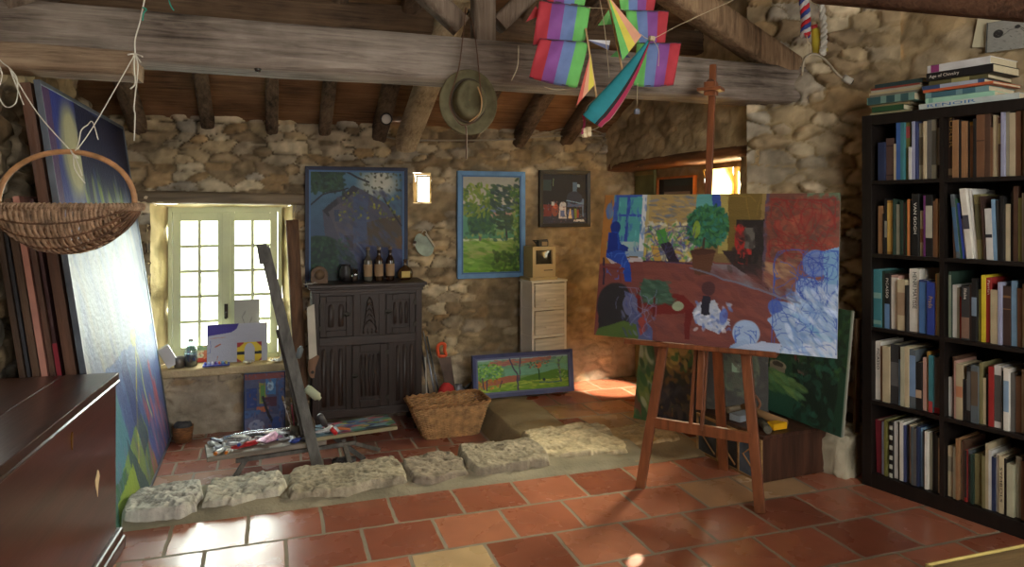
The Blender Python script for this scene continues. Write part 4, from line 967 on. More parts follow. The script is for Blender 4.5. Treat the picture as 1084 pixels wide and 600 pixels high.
# blue-white figures at the right
A.ell(.66,.90,.052,.085,(150,178,220)); A.poly([(.60,.98),(.66,.94),(.70,.99),(.68,1.1),(.58,1.1)],(140,170,216)); A.scrib(.62,.84,.70,.98,10,.005,(50,90,200),.8)
A.ell(.80,.74,.055,.06,(110,140,200)); A.ell(.77,.72,.03,.05,(70,96,180)); A.poly([(.74,.80),(.86,.66),(.90,.58),(1.1,.40),(1.1,1.1),(.78,1.1),(.80,.96)],(140,170,214)); A.poly([(.82,.95),(1.1,.86),(1.1,1.1),(.76,1.1)],(186,200,226)); A.ell(.92,.44,.055,.085,(100,126,190)); A.ell(.895,.60,.05,.07,(120,150,206)); A.poly([(.94,.36),(1.1,.30),(1.1,.6),(.95,.56)],(110,160,206)); A.line([(.84,.76),(.97,.90)],.03,(96,160,206),.7)
A.scrib(.76,.36,.995,.98,46,.005,(44,80,190),.75,9); A.scrib(.86,.38,.96,.66,16,.005,(40,66,170),.8,8); A.dabs(120,.82,.6,1,1,[(200,214,236),(150,186,226),(110,150,214)],(.008,.02),3,.9,.5); A.poly([(.60,1.0),(.72,.94),(.80,.95),(.78,1.1),(.6,1.1)],(170,186,220))
A.line([(.205,.47),(.30,.46),(.43,.47)],.008,(60,40,60)); A.line([(.42,.50),(.86,.685)],.012,(110,120,150),.8); A.line([(.27,.71),(.27,.83)],.012,(96,26,26))
A.dabs(50,.58,.2,.72,.5,[(50,40,40),(70,52,48),(36,30,32)],(.01,.02),2,1.4,.5); A.scrib(.60,.22,.645,.46,8,.006,(196,40,34),.7,5); A.scrib(.22,.22,.43,.47,18,.006,(70,70,120),.6,7); A.scrib(.10,.66,.28,.98,10,.005,(120,130,180),.6,7)
A.scrib(.56,.2,.7,.02,4,.008,(140,110,40),.5,5); A.strokes(.10,5,40); A.a = A.a*.94
pt = thing('unfinished_painting', 'large unfinished canvas of a red floored interior standing on the big easel', 'painting', (1.9291,2.8872,.7365), -.8515, None, -.2011)
canvas('canvas', A, 1.14, .7345, paintm, pt, thick=.02)

# ---------------- generic pictures
def picture(name, label, cat, art, W, Hh, loc, rot=0, tilt=0, fw=.03, fcol=(40,36,34), fmat=None, t0=-.018, t1=.022, group=None, mat=None, matrix=None, inner=None):
    t = thing(name, label, cat, loc, rot, group, tilt, matrix)
    canvas('canvas', art, W, Hh, mat or paintm, t, z0=fw)
    if fw: frame_mb(W, Hh, fw, t0, t1, fw, .006).build('frame', fmat or M('frame_%d_%d_%d' % tuple(fcol), fcol, .45, .15, 8, .1), t, .002)
    if inner:
        frame_mb(W-.024, Hh-.024, .012, -.012, -.004, fw+.012, 0).build('slip_frame', M('slip_%d' % inner[0], inner, .5, .1), t)
    return t

# house painting above the cabinet
a = on_y(323,299,5.17); b = on_y(431,178,5.17)
W_, H_ = b.x-a.x, b.z-a.z-.0; z0 = a.z-.03
A = Art(150, 170, (50,74,110), 3)
A.grad(0,0,1,1,(84,140,176),(52,66,110)); A.ell(.72,.12,.2,.13,(206,210,196),.9,0,.5); A.ell(.75,.1,.1,.08,(232,230,210),.9,0,.4)
A.poly([(.14,.36),(.46,.13),(.80,.30),(.97,.44),(.97,1),(.2,.8)],(86,86,110)); A.poly([(.46,.2),(.62,.25),(.60,.62),(.46,.66)],(78,96,140)); A.poly([(.14,.36),(.46,.13),(.52,.17),(.2,.42)],(54,54,72)); A.poly([(.2,.38),(.46,.2),(.46,.62),(.34,.66)],(100,96,112)); A.rect(.26,.36,.31,.46,(66,78,116)); A.rect(.36,.58,.46,.72,(74,62,80))
A.poly([(.6,.46),(.96,.40),(.98,.7),(.62,.72)],(92,74,60)); A.rect(.9,.6,.98,.85,(112,80,50)); A.poly([(.5,.66),(1,.72),(1,1),(.4,1)],(56,66,122)); A.line([(.5,.66),(.62,.80)],.02,(90,110,160)); A.ell(.12,.78,.26,.2,(38,74,58)); A.ell(.2,.86,.3,.2,(34,64,60)); A.dabs(160,0,.6,.4,.98,[(38,84,58),(30,66,54),(52,100,66)],(.008,.018),2,None,.7); A.rect(0,.92,1,1,(34,52,56),.7); A.ell(.18,.1,.16,.1,(44,80,56),.8); A.dabs(150,.0,.0,.36,.2,[(40,80,52),(56,98,64),(30,60,50)],(.008,.02),2,None,.8)
A.line([(.0,.32),(.15,.22),(.40,.16)],.012,(40,40,52)); A.line([(.35,.0),(.5,.06),(.62,.1)],.016,(40,40,52)); A.line([(.78,.25),(.97,.5)],.014,(44,40,48)); A.dabs(60,.3,.2,.96,.45,[(170,170,50),(150,150,40),(110,130,60)],(.007,.014),1.5,None,.9); A.dabs(60,.5,.0,.98,.2,[(70,70,60),(110,116,90)],(.006,.012),1.5,None,.8); A.dabs(200,.3,.2,.98,.95,[(80,92,140),(66,70,110),(96,84,100),(60,80,130)],(.012,.025),2.5,.8,.35); A.strokes(.1); A.a = A.a*.82
picture('house_painting', 'blue painting of a stone house under trees, on the wall above the cabinet', 'painting', A, W_-.05, H_-.02, ((a.x+b.x)/2, 5.165, z0), 0, -.0, .026, (36,42,66), inner=(62,96,140))
# tree painting
a = on_y(484,295,5.17); b = on_y(555,182.5,5.17)
A = Art(110, 170, (120,140,120), 5)
A.grad(0,0,1,.35,(150,150,140),(190,180,160)); A.grad(0,.3,1,.42,(90,110,150),(110,130,160)); A.grad(0,.40,1,.66,(84,150,120),(70,140,100)); A.poly([(.45,.38),(.9,.36),(.9,.42),(.5,.44)],(190,130,110),.8); A.poly([(.3,.5),(.95,.42),(.95,.58),(.35,.6)],(120,160,90),.6)
A.grad(0,.64,1,1,(150,176,96),(96,160,30)); A.rect(0,.645,1,.665,(190,200,160)); A.ell(.3,.80,.3,.04,(176,150,100),.5); A.ell(.75,.86,.4,.07,(60,96,30),.6); A.dabs(160,0,.66,1,1,[(120,170,50),(90,150,30),(150,180,80),(80,130,30)],(.008,.02),3.5,.1,.5)
A.line([(.3,.42),(.31,.65)],.028,(100,90,90)); A.ell(.32,.48,.22,.12,(50,96,70)); A.dabs(90,.1,.36,.56,.6,[(44,92,64),(60,110,60),(40,80,70)],(.01,.02),2,None,.85)
A.dabs(150,.0,.08,.6,.42,[(110,140,40),(90,124,36),(130,150,50),(70,110,50)],(.01,.02),2.6,None,.85,(.28,.26,.32,.18))
A.line([(.72,.36),(.76,.65)],.02,(50,50,60)); A.dabs(110,.5,.1,.98,.36,[(50,80,66),(60,90,56),(40,66,70)],(.01,.02),2.2,.3,.85); A.dabs(60,.6,.36,.86,.56,[(44,76,66),(56,84,60)],(.01,.018),2.4,.1,.85); A.dabs(120,.84,.0,1,1,[(60,110,40),(80,124,40),(50,84,50),(110,140,60)],(.01,.022),2,None,.85); A.dabs(60,.5,.78,1,.98,[(50,80,30),(60,100,30)],(.01,.02),2,None,.6); A.dabs(30,.0,.58,1,.66,[(60,110,90),(130,150,70),(80,120,60)],(.012,.02),1.5,None,.8); A.strokes(.08)
pm = (a+b)/2
picture('tree_painting', 'green landscape painting with tall trees in a light blue frame on the wall', 'painting', A, b.x-a.x-.06, b.z-a.z-.06, (pm.x, 5.165, a.z), 0, 0, .032, (88,132,178), inner=(66,104,150))
# still life
a = on_y(570.5,240.5,5.17); b = on_y(624,181,5.17)
A = Art(110, 110, (30,32,44), 7)
A.rect(.0,.0,1,.55,(28,30,42)); A.rect(.0,.12,.2,.34,(40,62,70)); A.line([(.24,.1),(.24,.24)],.02,(96,120,90)); A.rect(0,.78,1,1,(44,48,74)); A.poly([(.62,.4),(.78,.38),(.9,.5),(.92,.66),(.55,.66)],(70,96,150)); A.rect(.68,.16,.78,.38,(74,110,150)); A.ell(.72,.48,.18,.13,(40,50,78)); A.line([(.54,.54),(.92,.6)],.02,(110,160,210)); A.rect(.78,.2,.84,.26,(150,180,206)); A.rect(.9,.5,.93,.86,(96,130,180)); A.rect(.02,.62,.2,.86,(130,44,46)); A.ell(.28,.72,.08,.14,(150,70,60)); A.ell(.28,.66,.05,.04,(210,90,60)); A.rect(.2,.56,.26,.64,(190,196,206)); A.poly([(.38,.62),(.52,.60),(.54,.9),(.36,.9)],(206,200,206)); A.rect(.4,.74,.5,.86,(90,110,180)); A.ell(.46,.62,.07,.06,(190,196,210)); A.rect(.56,.72,.7,.9,(70,84,150)); A.poly([(.58,.9),(.61,.7),(.63,.7),(.66,.9)],(220,196,150)); A.rect(.72,.7,.77,.9,(130,150,50)); A.rect(.77,.72,.82,.88,(160,60,56)); A.rect(.84,.66,.9,.9,(40,46,60)); A.rect(.7,.92,.94,.96,(200,206,214)); A.dabs(120,0,.55,1,1,[(60,70,120),(40,44,66),(120,130,170),(140,80,80)],(.008,.016),2,None,.45); A.strokes(.1)
picture('still_life_painting', 'small dark still life of bottles in a black frame high on the wall', 'painting', A, b.x-a.x-.06, b.z-a.z-.06, ((a.x+b.x)/2, 5.165, a.z), 0, 0, .03, (30,28,30))
# long landscape on the ledge
a = on_z(503,421,.005); y_ = 4.87
a = on_y(501,419,y_); b = on_y(606.5,366,y_+.06); a2 = on_y(607,416,y_)
A = Art(210, 104, (110,160,90), 9)
A.grad(0,0,1,.14,(150,176,200),(140,180,170)); A.grad(0,.1,1,.55,(120,176,130),(90,150,110)); A.poly([(.15,.12),(.8,.06),(.8,.16),(.3,.26),(.12,.22)],(180,110,90)); A.dabs(60,.2,.08,.85,.28,[(190,110,90),(150,90,100),(110,160,120),(90,130,130)],(.012,.02),4,.05,.75); A.poly([(.3,.34),(.8,.26),(1,.3),(1,.5),(.3,.56)],(104,170,140)); A.poly([(.5,.60),(.85,.44),(1,.5),(1,.72),(.4,.72)],(84,140,40)); A.rect(0,.72,1,1.1,(140,180,40)); A.grad(0,.7,1,1,(170,190,60),(90,150,30)); A.dabs(150,0,.7,1,1,[(160,190,50),(110,160,40),(190,200,70),(80,140,40)],(.014,.024),4,.05,.6); A.poly([(.0,.62),(.45,.52),(.45,.7),(.0,.8)],(176,96,70)); A.dabs(40,.02,.6,.25,.85,[(230,140,30),(200,110,40),(150,170,40)],(.016,.03),1.6,1.4,.8)
A.dabs(190,-.02,.16,.28,.62,[(120,186,60),(90,160,50),(150,200,80),(70,140,60)],(.014,.028),2,None,.85,(.12,.4,.16,.26)); A.line([(.07,.55),(.08,.86)],.028,(76,60,80)); A.line([(.12,.6),(.11,.9)],.024,(80,64,84)); A.line([(.27,.66),(.24,.84)],.024,(86,66,80)); A.line([(.35,.02),(.39,.3),(.43,.5),(.44,.94)],.034,(76,70,100)); A.line([(.47,.0),(.46,.4),(.45,.7)],.026,(84,76,104)); A.line([(.66,.4),(.665,.7)],.028,(40,84,40)); A.ell(.66,.3,.03,.08,(200,110,60)); A.dabs(30,.55,.2,.8,.36,[(50,100,110),(60,120,90),(190,110,70)],(.014,.024),1.8,None,.85); A.ell(.715,.71,.02,.045,(40,70,70)); A.line([(.88,.18),(.9,.8)],.036,(90,100,110)); A.line([(.87,.3),(.93,.1)],.02,(90,110,110)); A.rect(.66,.77,.9,.8,(60,110,110)); A.dabs(30,.85,.1,1,.7,[(110,160,90),(150,180,90)],(.014,.024),2,None,.6); A.strokes(.08)
W_ = a2.x-a.x; H_ = b.z-a.z+.01
picture('landscape_painting', 'wide bright green landscape in a violet blue frame leaning on the ledge', 'painting', A, W_-.05, H_-.05, ((a.x+a2.x)/2, y_, .022), .0, -.12, .026, (70,76,116), inner=(96,102,140))
# painting on the floor under the window
a = on_y(258,402,5.06); b = on_y(302,402,5.06)
A = Art(90, 120, (70,84,130), 11)
A.grad(0,0,1,1,(80,90,130),(60,70,120)); A.rect(0,0,1,.1,(140,70,70)); A.rect(.05,.24,.3,.56,(30,60,140)); A.rect(.36,.16,.56,.5,(150,150,70)); A.rect(.40,.2,.5,.48,(90,150,70)); A.rect(.52,.1,.78,.36,(60,120,190)); A.ell(.64,.22,.09,.08,(150,190,220)); A.rect(.3,.55,.6,.64,(190,96,60)); A.rect(.5,.4,.8,.56,(84,44,70)); A.rect(0,.6,.4,.72,(60,96,160)); A.poly([(.0,.74),(.4,.66),(.9,.7),(1,1),(0,1)],(90,96,140)); A.ell(.3,.86,.2,.1,(140,150,190)); A.line([(.45,.4),(.6,.7),(.72,.84)],.05,(40,36,50)); A.rect(.84,.1,.96,.7,(60,90,150)); A.ell(.8,.85,.12,.12,(50,80,160)); A.dabs(110,0,0,1,1,[(60,90,160),(90,90,130),(50,60,110),(140,80,80)],(.012,.024),2,None,.5); A.strokes(.1)
picture('small_abstract_painting', 'small blue abstract painting leaning on the low wall beneath the window', 'painting', A, b.x-a.x-.012, .40, ((a.x+b.x)/2, 5.05, LOW+.001), 0, -.12, .006, (40,60,100))

# ---------------- tall painting leaning on the left wall
A = Art(190, 230, (60,70,120), 13, .02)
A.grad(0,0,1,1,(38,44,92),(96,120,170)); A.grad(0,0,.3,.34,(40,54,150),(44,60,140),.8); A.ell(.22,.13,.12,.115,(150,150,120),.9,.1,.35); A.ell(.22,.13,.08,.09,(176,172,130),.8); A.rect(0,0,.06,.25,(120,60,60),.5); A.grad(.3,0,1,.3,(28,32,66),(40,48,84)); A.ell(.55,.34,.2,.12,(84,100,84),.6,0,.8); A.dabs(60,.3,.2,.9,.44,[(150,170,60),(80,110,90),(60,80,140),(110,120,120)],(.01,.02),4,1.4,.6); A.grad(0,.3,1,.62,(110,124,150),(150,160,176),.55); A.dabs(200,0,.3,1,.66,[(130,140,160),(160,166,170),(100,110,140),(170,160,140)],(.01,.03),5,1.3,.35); A.grad(0,.62,1,1,(66,96,170),(76,80,140),.7)
A.poly([(.0,.62),(.25,.66),(.5,1.1),(0,1.1)],(80,150,160),.75); A.poly([(.2,.86),(.55,.80),(.75,1.1),(.1,1.1)],(140,170,60),.7); A.poly([(.0,.86),(.25,.86),(.3,1.1),(0,1.1)],(60,110,80),.8); A.line([(.35,.98),(.62,.64)],.014,(190,180,80)); A.line([(.62,.66),(.72,.86)],.012,(180,190,120)); A.line([(.8,.72),(.86,.86)],.03,(170,60,80),.8); A.ell(.6,.61,.04,.03,(190,180,70),.8); A.dabs(200,0,.62,1,1,[(90,130,190),(60,80,150),(110,100,150),(80,150,150)],(.006,.012),3,1.3,.35); A.poly([(.30,.80),(.62,1.1),(.35,1.1)],(60,86,110),.8); A.poly([(.1,.9),(.34,.88),(.44,1.1),(.05,1.1)],(150,180,60),.85); A.poly([(.45,.62),(.6,.9),(.5,.92),(.38,.66)],(50,60,120),.6); A.dabs(40,.6,.8,1,1,[(150,100,140),(190,90,100),(80,90,170)],(.01,.02),3,1.3,.6); A.strokes(.12,26,5)
tw = 1.80
lp = thing('tall_painting', 'very tall blue abstract painting in a thin grey frame leaning on the left wall', 'painting', (-.645,(3.355+5.14)/2,LOW+.002), math.radians(90)+.012, None, -.137)
canvas('canvas', A, tw-.036, 2.07-.036, paint_gloss, lp, z0=.018, thick=.02)
frame_mb(tw-.036, 2.034, .018, -.007, .018, .018, .003).build('frame', M('frame_greyblue', (92,100,112), .35, .15, 8, .1, 40, 0.2), lp, .002)
# stack of boards behind it
def board(off, y0, y1, th, hgt, col, label, edge=None):
    t = thing('leaning_board', label, 'panel', (-.70-off, (y0+y1)/2, LOW+.002), math.radians(90), 'boards leaning behind the chest', -.137)
    mb = MB(); hgt += .14; mb.bb(-(y1-y0)/2,(y1-y0)/2,0,th,0,hgt); mb.build('panel', WOOD('board_%d_%d' % (col[0], col[1]), col, 'z', .5, .25), t, .002)
    if edge:
        mb = MB(); mb.bb(-(y1-y0)/2-.004,-(y1-y0)/2,-.002,th+.002,0,hgt*edge[1]); mb.build('edge_strip', M('edge_%d_%d' % (edge[0][0], edge[0][1]), edge[0], .6, .15), t)
board(-.033,3.358,4.6,.040,1.92,(86,58,44),'dark reddish board directly behind the tall painting')
board(.022,3.36,4.5,.013,1.44,(60,34,34),'board with a crimson edge strip leaning behind the tall painting',((126,30,44),.62))
board(.040,3.35,4.4,.020,1.40,(84,58,46),'dark brown board third behind the tall painting')
board(.066,3.34,4.4,.018,1.45,(150,104,92),'pinkish edged canvas in the stack behind the tall painting',((176,124,110),1.0))
board(.090,3.33,4.3,.026,1.44,(78,58,44),'brown board with a wide edge leaning in the stack at the left')
board(.122,3.33,4.3,.012,1.42,(40,40,46),'blackish board leaning nearest the left wall')
board(.140,3.33,4.2,.022,1.36,(70,52,40),'outermost brown board against the left stone wall')
# ---------------- carved cabinet
CX0, CX1, CY0, CY1 = .232, .968, 4.87, 5.19
CZ = on_y(385, 300, CY0).z
cab = thing('cabinet', 'dark carved oak cupboard with linenfold panels against the back wall', 'cabinet', ((CX0+CX1)/2, CY0, LOW), 0)
cw, cd, chh = CX1-CX0, CY1-CY0, CZ-LOW
def cz(py): return on_y(390, py, CY0).z - LOW
def cx(px, py=370): return on_y(px, py, CY0).x - (CX0+CX1)/2
dw = WOOD('cupboard_oak', (42,26,19), 'x', .45, .3, .25, .1, 1.2, .4); dwz = WOOD('cupboard_oak_upright', (39,24,18), 'z', .45, .3, .25, .1, 1.2, .4)
x0, x1 = -cw/2, cw/2; zb = cz(440); zt = chh-.045
mb = MB(); mb.bb(x0,x1,.012,cd,zb,zt); mb.build('carcass', dwz, cab)
for xx in (x0, x1-.055):
    for ya in (.0, cd-.055):
        mb = MB(); mb.bb(xx,xx+.055,ya,ya+.055,0,zb+.01); mb.build('leg', dwz, cab, .003)
mb = MB(); mb.bb(x0-.03,x1+.03,-.03,cd,chh-.022,chh); mb.bb(x0-.018,x1+.018,-.018,cd,chh-.036,chh-.022); mb.bb(x0-.008,x1+.008,-.008,cd,zt-.012,chh-.036); mb.build('cornice', dw, cab, .004)
def stile(xa, xb, za, zb_, dy=.0): return (xa, xb, dy, .03, za, zb_)
zmid0, zmid1 = cz(364), cz(355); ztop = cz(308)
for q_ in ((x0,x0+.045,zb,zt),(x1-.045,x1,zb,zt),(cx(374),cx(382),zmid1,zt),(cx(401),cx(408),zmid1,zt),(cx(366),cx(372),zb,zmid0),(cx(411),cx(417),zb,zmid0)):
    mb = MB(); mb.bb(q_[0],q_[1],0,.03,q_[2],q_[3]); mb.build('stile', dwz, cab, .003)
for q_ in ((x0+.045,x1-.045,zb,zb+.055),(x0+.045,x1-.045,zmid0,zmid1),(x0+.045,x1-.045,zt-.03,zt)):
    mb = MB(); mb.bb(q_[0],q_[1],-.001,.03,q_[2],q_[3]); mb.build('rail', dw, cab, .003)
def linenfold(mb, xa, xb, za, zb_, n, y=.02, amp=.014):
    P = []; nu = n*8
    for i in range(nu+1):
        f = i/nu; h = abs(math.sin(f*math.pi*n)); row = []
        for z_, k in ((za,0),(za+.012,.2),(za+.03,1),(zb_-.03-.012*math.cos(f*math.pi*n*2),1),(zb_-.012,.2),(zb_,0)): row.append((xa+(xb-xa)*f, y-amp*k*h, z_))
        P.append(row)
    mb.grid(P, True)
def panel(name, xa, xb, za, zb_, n, door=False, hx=None, hz=None, frame_=.028):
    o = None
    mb = MB()
    if door:
        mb.bb(xa,xa+frame_,-.004,.02,za,zb_); mb.bb(xb-frame_,xb,-.004,.02,za,zb_); mb.bb(xa+frame_,xb-frame_,-.004,.02,za,za+frame_); mb.bb(xa+frame_,xb-frame_,-.004,.02,zb_-frame_,zb_)
        o = mb.build(name, dwz, cab, .003); m2 = MB(); linenfold(m2, xa+frame_, xb-frame_, za+frame_, zb_-frame_, n); m2.build('linenfold', dwz, o)
        if hx is not None:
            m3 = MB(); m3.bb(hx-.022,hx+.022,-.012,-.004,hz-.016,hz+.016); m3.tube([(hx-.014,-.016,hz),(hx,-.03,hz-.004),(hx+.014,-.016,hz)], .005); m3.build('latch', iron, o, .002)
            for zz in (za+.06, zb_-.06):
                m3 = MB(); hx2 = xb-.004 if hx < (xa+xb)/2 else xa+.004; m3.bb(hx2-.01,hx2+.012,-.01,-.003,zz-.016,zz+.016); m3.build('hinge', iron, o)
    else:
        linenfold(mb, xa, xb, za, zb_, n); o = mb.build(name, dwz, cab)
    return o
panel('door', x0+.048, cx(373), zmid1+.004, zt-.034, 2, True, cx(367), cz(332), .04)
panel('door', cx(409), x1-.048, zmid1+.004, zt-.034, 3, True, cx(411), cz(331), .04)
panel('door', cx(373), cx(410), zb+.058, zmid0-.003, 5, True, cx(376), cz(397), .05)
panel('linenfold_panel', x0+.048, cx(365), zb+.058, zmid0-.004, 3)
panel('linenfold_panel', cx(418), x1-.048, zb+.058, zmid0-.004, 3)
# carved flame panel in the centre top
mb = MB(); xa, xb, za, zb_ = cx(383), cx(400), zmid1+.006, zt-.036
mb.bb(xa-.012,xb+.012,.004,.02,za-.01,zb_+.01)
xm = (xa+xb)/2
for k in range(5):
    zz = za+.05+k*.038; s_ = .055*(1-k*.13)
    for sg in (-1, 1): mb.tube([(xm, .002, zz+.05), (xm+sg*s_*.6, -.001, zz+.02), (xm+sg*s_*.8, .004, zz-.01)], [.005,.006,.003], 6)
for k in range(4): mb.tube([(xm-.04+k*.027,.003,za+.01),(xm-.04+k*.027,.0,za+.04)], [.006,.004], 6)
mb.build('carved_panel', dwz, cab)

# things on the cabinet
def bottle(px, label, h=.235, r=.030, col=(58,40,26), grp='wine bottles on the cupboard', full=True):
    p = on_y(px, 296, 5.02); p.z = CZ+.001
    t = thing('bottle', label, 'bottle', p, 0, grp)
    mb = MB(); mb.lathe([(0,.004),(r*.9,0),(r,.006),(r,h*.58),(r*.9,h*.64),(r*.45,h*.74),(r*.40,h*.80),(r*.40,h*.96),(r*.46,h*.965),(r*.46,h*.99),(r*.38,h),(0,h)], seg=24); mb.build('glass', M('bottle_'+str(col[0]), col, .12, .1, 5, 0, 40, 0, (1,1,1), .6), t)
    mb = MB(); n = 12; P = [[(math.cos(a)*(r+.0008), math.sin(a)*(r+.0008), z_) for z_ in (h*.14, h*.50)] for a in [math.pi*(1.0+i/n) for i in range(n+1)]]; mb.grid(P); mb.build('paper_label', M('kraft_label', (148,120,90), .7, .1), t)
    mb = MB(); mb.lathe([(r*.42,h*.92),(r*.47,h*.925),(r*.47,h*.992),(r*.3,h+.004),(0,h+.004)], seg=16); mb.build('cap', M('bottle_cap', (120,104,90), .4, .1), t)
    return t
bottle(389.5, 'left clear glass bottle of the three on the cupboard', .235, .030, (84,80,72))
bottle(401, 'middle dark bottle of the three with kraft labels on the cupboard', .235)
bottle(413, 'right dark bottle of the three, nearest the flat flask', .236, .030, (50,30,20))
p = on_y(429, 296, 5.03); p.z = CZ+.001; t = thing('flask', 'flat round brown flask with a yellow label on the cupboard', 'bottle', p, 0)
mb = MB(); h = .125; mb.lathe([(0,0),(.034,.0),(.052,.02),(.056,.05),(.046,.075),(.02,.095),(.011,.105),(.011,.135),(.015,.137),(.015,.145),(0,.146)], seg=24, sy=.5); mb.build('glass', M('bottle_amber', (66,44,22), .12, .1, 5, 0, 40, 0, (1,1,1), .6), t)
mb = MB(); mb.bb(-.03,.03,-.0298,-.0288,.018,.062); mb.build('paper_label', M('yellow_label', (196,168,92), .6, .1), t)
p = on_y(375.5, 296, 4.97); p.z = CZ+.001; t = thing('glass_tumbler', 'small glass tumbler holding a pale candle on the cupboard', 'glass', p, 0)
mb = MB(); mb.lathe([(0,.002),(.022,.002),(.025,.09),(.0235,.09),(.0205,.006),(0,.006)], seg=20); mb.build('glass', GLASS('tumbler_glass', (225,230,228), .2), t)
mb = MB(); mb.lathe([(0,.007),(.019,.007),(.019,.04),(0,.042)], seg=16); mb.build('candle', M('wax', (206,160,140), .5, .1), t)
p = on_y(366, 296, 5.06); p.z = CZ+.001; t = thing('jug', 'small dark jug between the tumbler and the frame on the cupboard', 'jug', p)
mb = MB(); mb.lathe([(0,0),(.03,0),(.046,.035),(.044,.075),(.03,.1),(.036,.115),(.03,.115),(0,.1)], seg=20); mb.tube(bez((.04,0,.09),(.08,0,.09),(.08,0,.03),(.043,0,.03)), .006); mb.build('body', M('dark_ceramic', (44,40,42), .4, .1), t)
p = on_y(338, 296, 4.98); p.z = CZ+.001; t = thing('wooden_box', 'small arch topped brown wooden clock case at the left end of the cupboard', 'clock', p)
pr = [(-.055,0),(.055,0),(.055,.06)] + [(.055*math.cos(a), .06+.055*math.sin(a)) for a in [math.pi*k/10 for k in range(1,10)]] + [(-.055,.06)]
mb = MB(); mb.prism(pr, (0,-.025,0), (1,0,0), (0,0,1), (0,1,0), .05); mb.build('case', WOOD('clock_wood', (96,70,48), 'x', .5), t, .003)
mb = MB(); mb.lathe([(0,0),(.03,0),(.034,.004),(0,.006)], (0,-.026,.06), 20, Matrix.Rotation(math.radians(90),3,'X')); mb.build('face', M('clock_face', (112,88,66), .5, .1), t)
p = on_y(329, 299, 4.90); p.z = CZ+.001; t = thing('folded_paper', 'scrap of white paper on the left corner of the cupboard', 'paper', p, .2); mb = MB(); P = [[(i*.02-.04, j*.02-.02, .004*((i+j) % 2)+.002*i) for j in range(4)] for i in range(5)]; mb.grid(P, False); mb.build('sheet', M('paper_white', (206,204,200), .8, .05), t)

# palette hanging on the wall
p = on_y(449, 259, 5.15); t = thing('palette', 'oval greenish artist palette hanging on the stone wall', 'palette', p, 0)
n = 40; pts = []
for k in range(n):
    a = 2*math.pi*k/n; r = 1.0 - .25*math.exp(-((a-.9)/.28)**2)
    pts.append((.066*math.cos(a)*r, .092*math.sin(a)*r))
ca, sa = math.cos(.5), math.sin(.5); pts = [(x*ca-y*sa, x*sa+y*ca) for x, y in pts]
mb = MB(); mb.prism(pts, (0,0,0), (1,0,0), (0,0,1), (0,1,0), .008); mb.build('board', M('palette_green', (140,152,136), .5, .25, 12), t, .002)
mb = MB(); mb.bar((.01,-.012,.085),(.075,-.012,-.015), .022, .012); mb.build('wooden_strip', M('strip_pale', (170,160,140), .6, .15), t)
mb = MB(); mb.tube([(-.02,-.004,.085),(.0,-.006,.11),(.02,-.004,.09)], .002); mb.build('cord', M('string_white', (206,202,190), .8, .05), t)
for k, (px_, pz_, c_) in enumerate([(-.07,.02,(80,60,50)),(-.074,-.0,(190,180,160))]):
    mb = MB(); mb.rock((px_,.0,pz_),(.022,.02,.02),k+3); mb.build('paint_blob', M('blob%d' % k, c_), t)

# ---------------- window sill things
sz = .312; sy = 5.30
def on_sill(px, y=None): 
    y = y or sy; p = on_y(px, 380, y); p.z = sz; return p
# stone sill slab
mb = MB(); mb.rock((0,0,0), (.92,.26,.06), 61, .28, .06, 3, (64,20)); v = np.array(mb.v); nn = fbm(v[:,0]*14+30, v[:,1]*14+30, v[:,2]*14+30, 4)-.5; mb.cols = np.clip(np.array(lin((188,168,132))[:3])*(1+nn[:,None]), .01, 1)
o = mb.build('trim_sill', STN); o.location = ((WX0+WX1)/2, 5.30, .281); struct(o, 'stone sill under the main window')
A = Art(130, 110, (176,178,196), 23, .006)
A.strokes(.03); A.poly([(0,0),(.52,0),(.48,.14),(.40,.22),(.2,.26),(0,.30)],(58,46,150)); A.line([(.06,.42),(.06,.72),(.0,.74)],.008,(70,90,170)); A.line([(.06,.36),(.3,.34)],.014,(196,130,90)); A.line([(.14,.58),(.22,.52),(.16,.56)],.03,(190,90,50)); A.line([(.17,.9),(.18,.82)],.014,(190,110,80)); A.rect(.49,.50,.90,1.1,(236,196,40)); A.rect(.49,.5,.60,.62,(180,40,50)); A.ell(.7,.76,.2,.26,(236,200,40)); A.poly([(.49,.5),(.58,.5),(.49,.64)],(170,40,50)); A.poly([(.9,.5),(.81,.5),(.9,.62)],(170,40,50)); A.poly([(.49,.9),(.49,1),(.58,1)],(170,60,50)); A.poly([(.9,.9),(.9,1.1),(.8,1.1)],(170,60,50)); A.rect(.49,.74,.9,.82,(40,40,44)); A.ell(.70,.72,.085,.2,(188,190,204),1,0,.03); A.rect(.615,.70,.785,1.1,(188,190,204))
a = on_y(219,394,5.29); b = on_y(283,340,5.33)
picture('painted_sheet', 'white sheet with a purple patch and a yellow arch leaning on the window', 'painting', A, b.x-a.x, b.z-sz-.005, ((a.x+b.x)/2, 5.285, sz+.003), 0, -.13, 0)
A = Art(40, 50, (172,172,164), 24, .006); A.line([(.5,.5),(.5,.9)],.05,(70,130,60)); A.line([(.5,.5),(.3,.3),(.45,.2)],.02,(130,130,130)); A.line([(.5,.5),(.7,.3)],.02,(130,130,120)); A.rect(0,.8,1,1,(186,190,178))
a = on_y(248,390,5.37); b = on_y(275,316,5.385)
picture('sketch', 'pale plant sketch standing behind the painted sheet at the window', 'drawing', A, b.x-a.x, b.z-sz-.004, ((a.x+b.x)/2, 5.375, sz+.002), 0, -.02, 0)
A = Art(50, 50, (196,110,80), 25); A.rect(0,0,1,.3,(120,150,110)); A.ell(.5,.6,.3,.2,(220,206,170)); A.rect(.2,.3,.8,.42,(200,190,150)); A.rect(0,.75,1,1,(206,60,44)); A.dabs(40,0,0,1,1,[(206,90,60),(120,160,120),(220,190,150)],(.03,.05),2,None,.6)
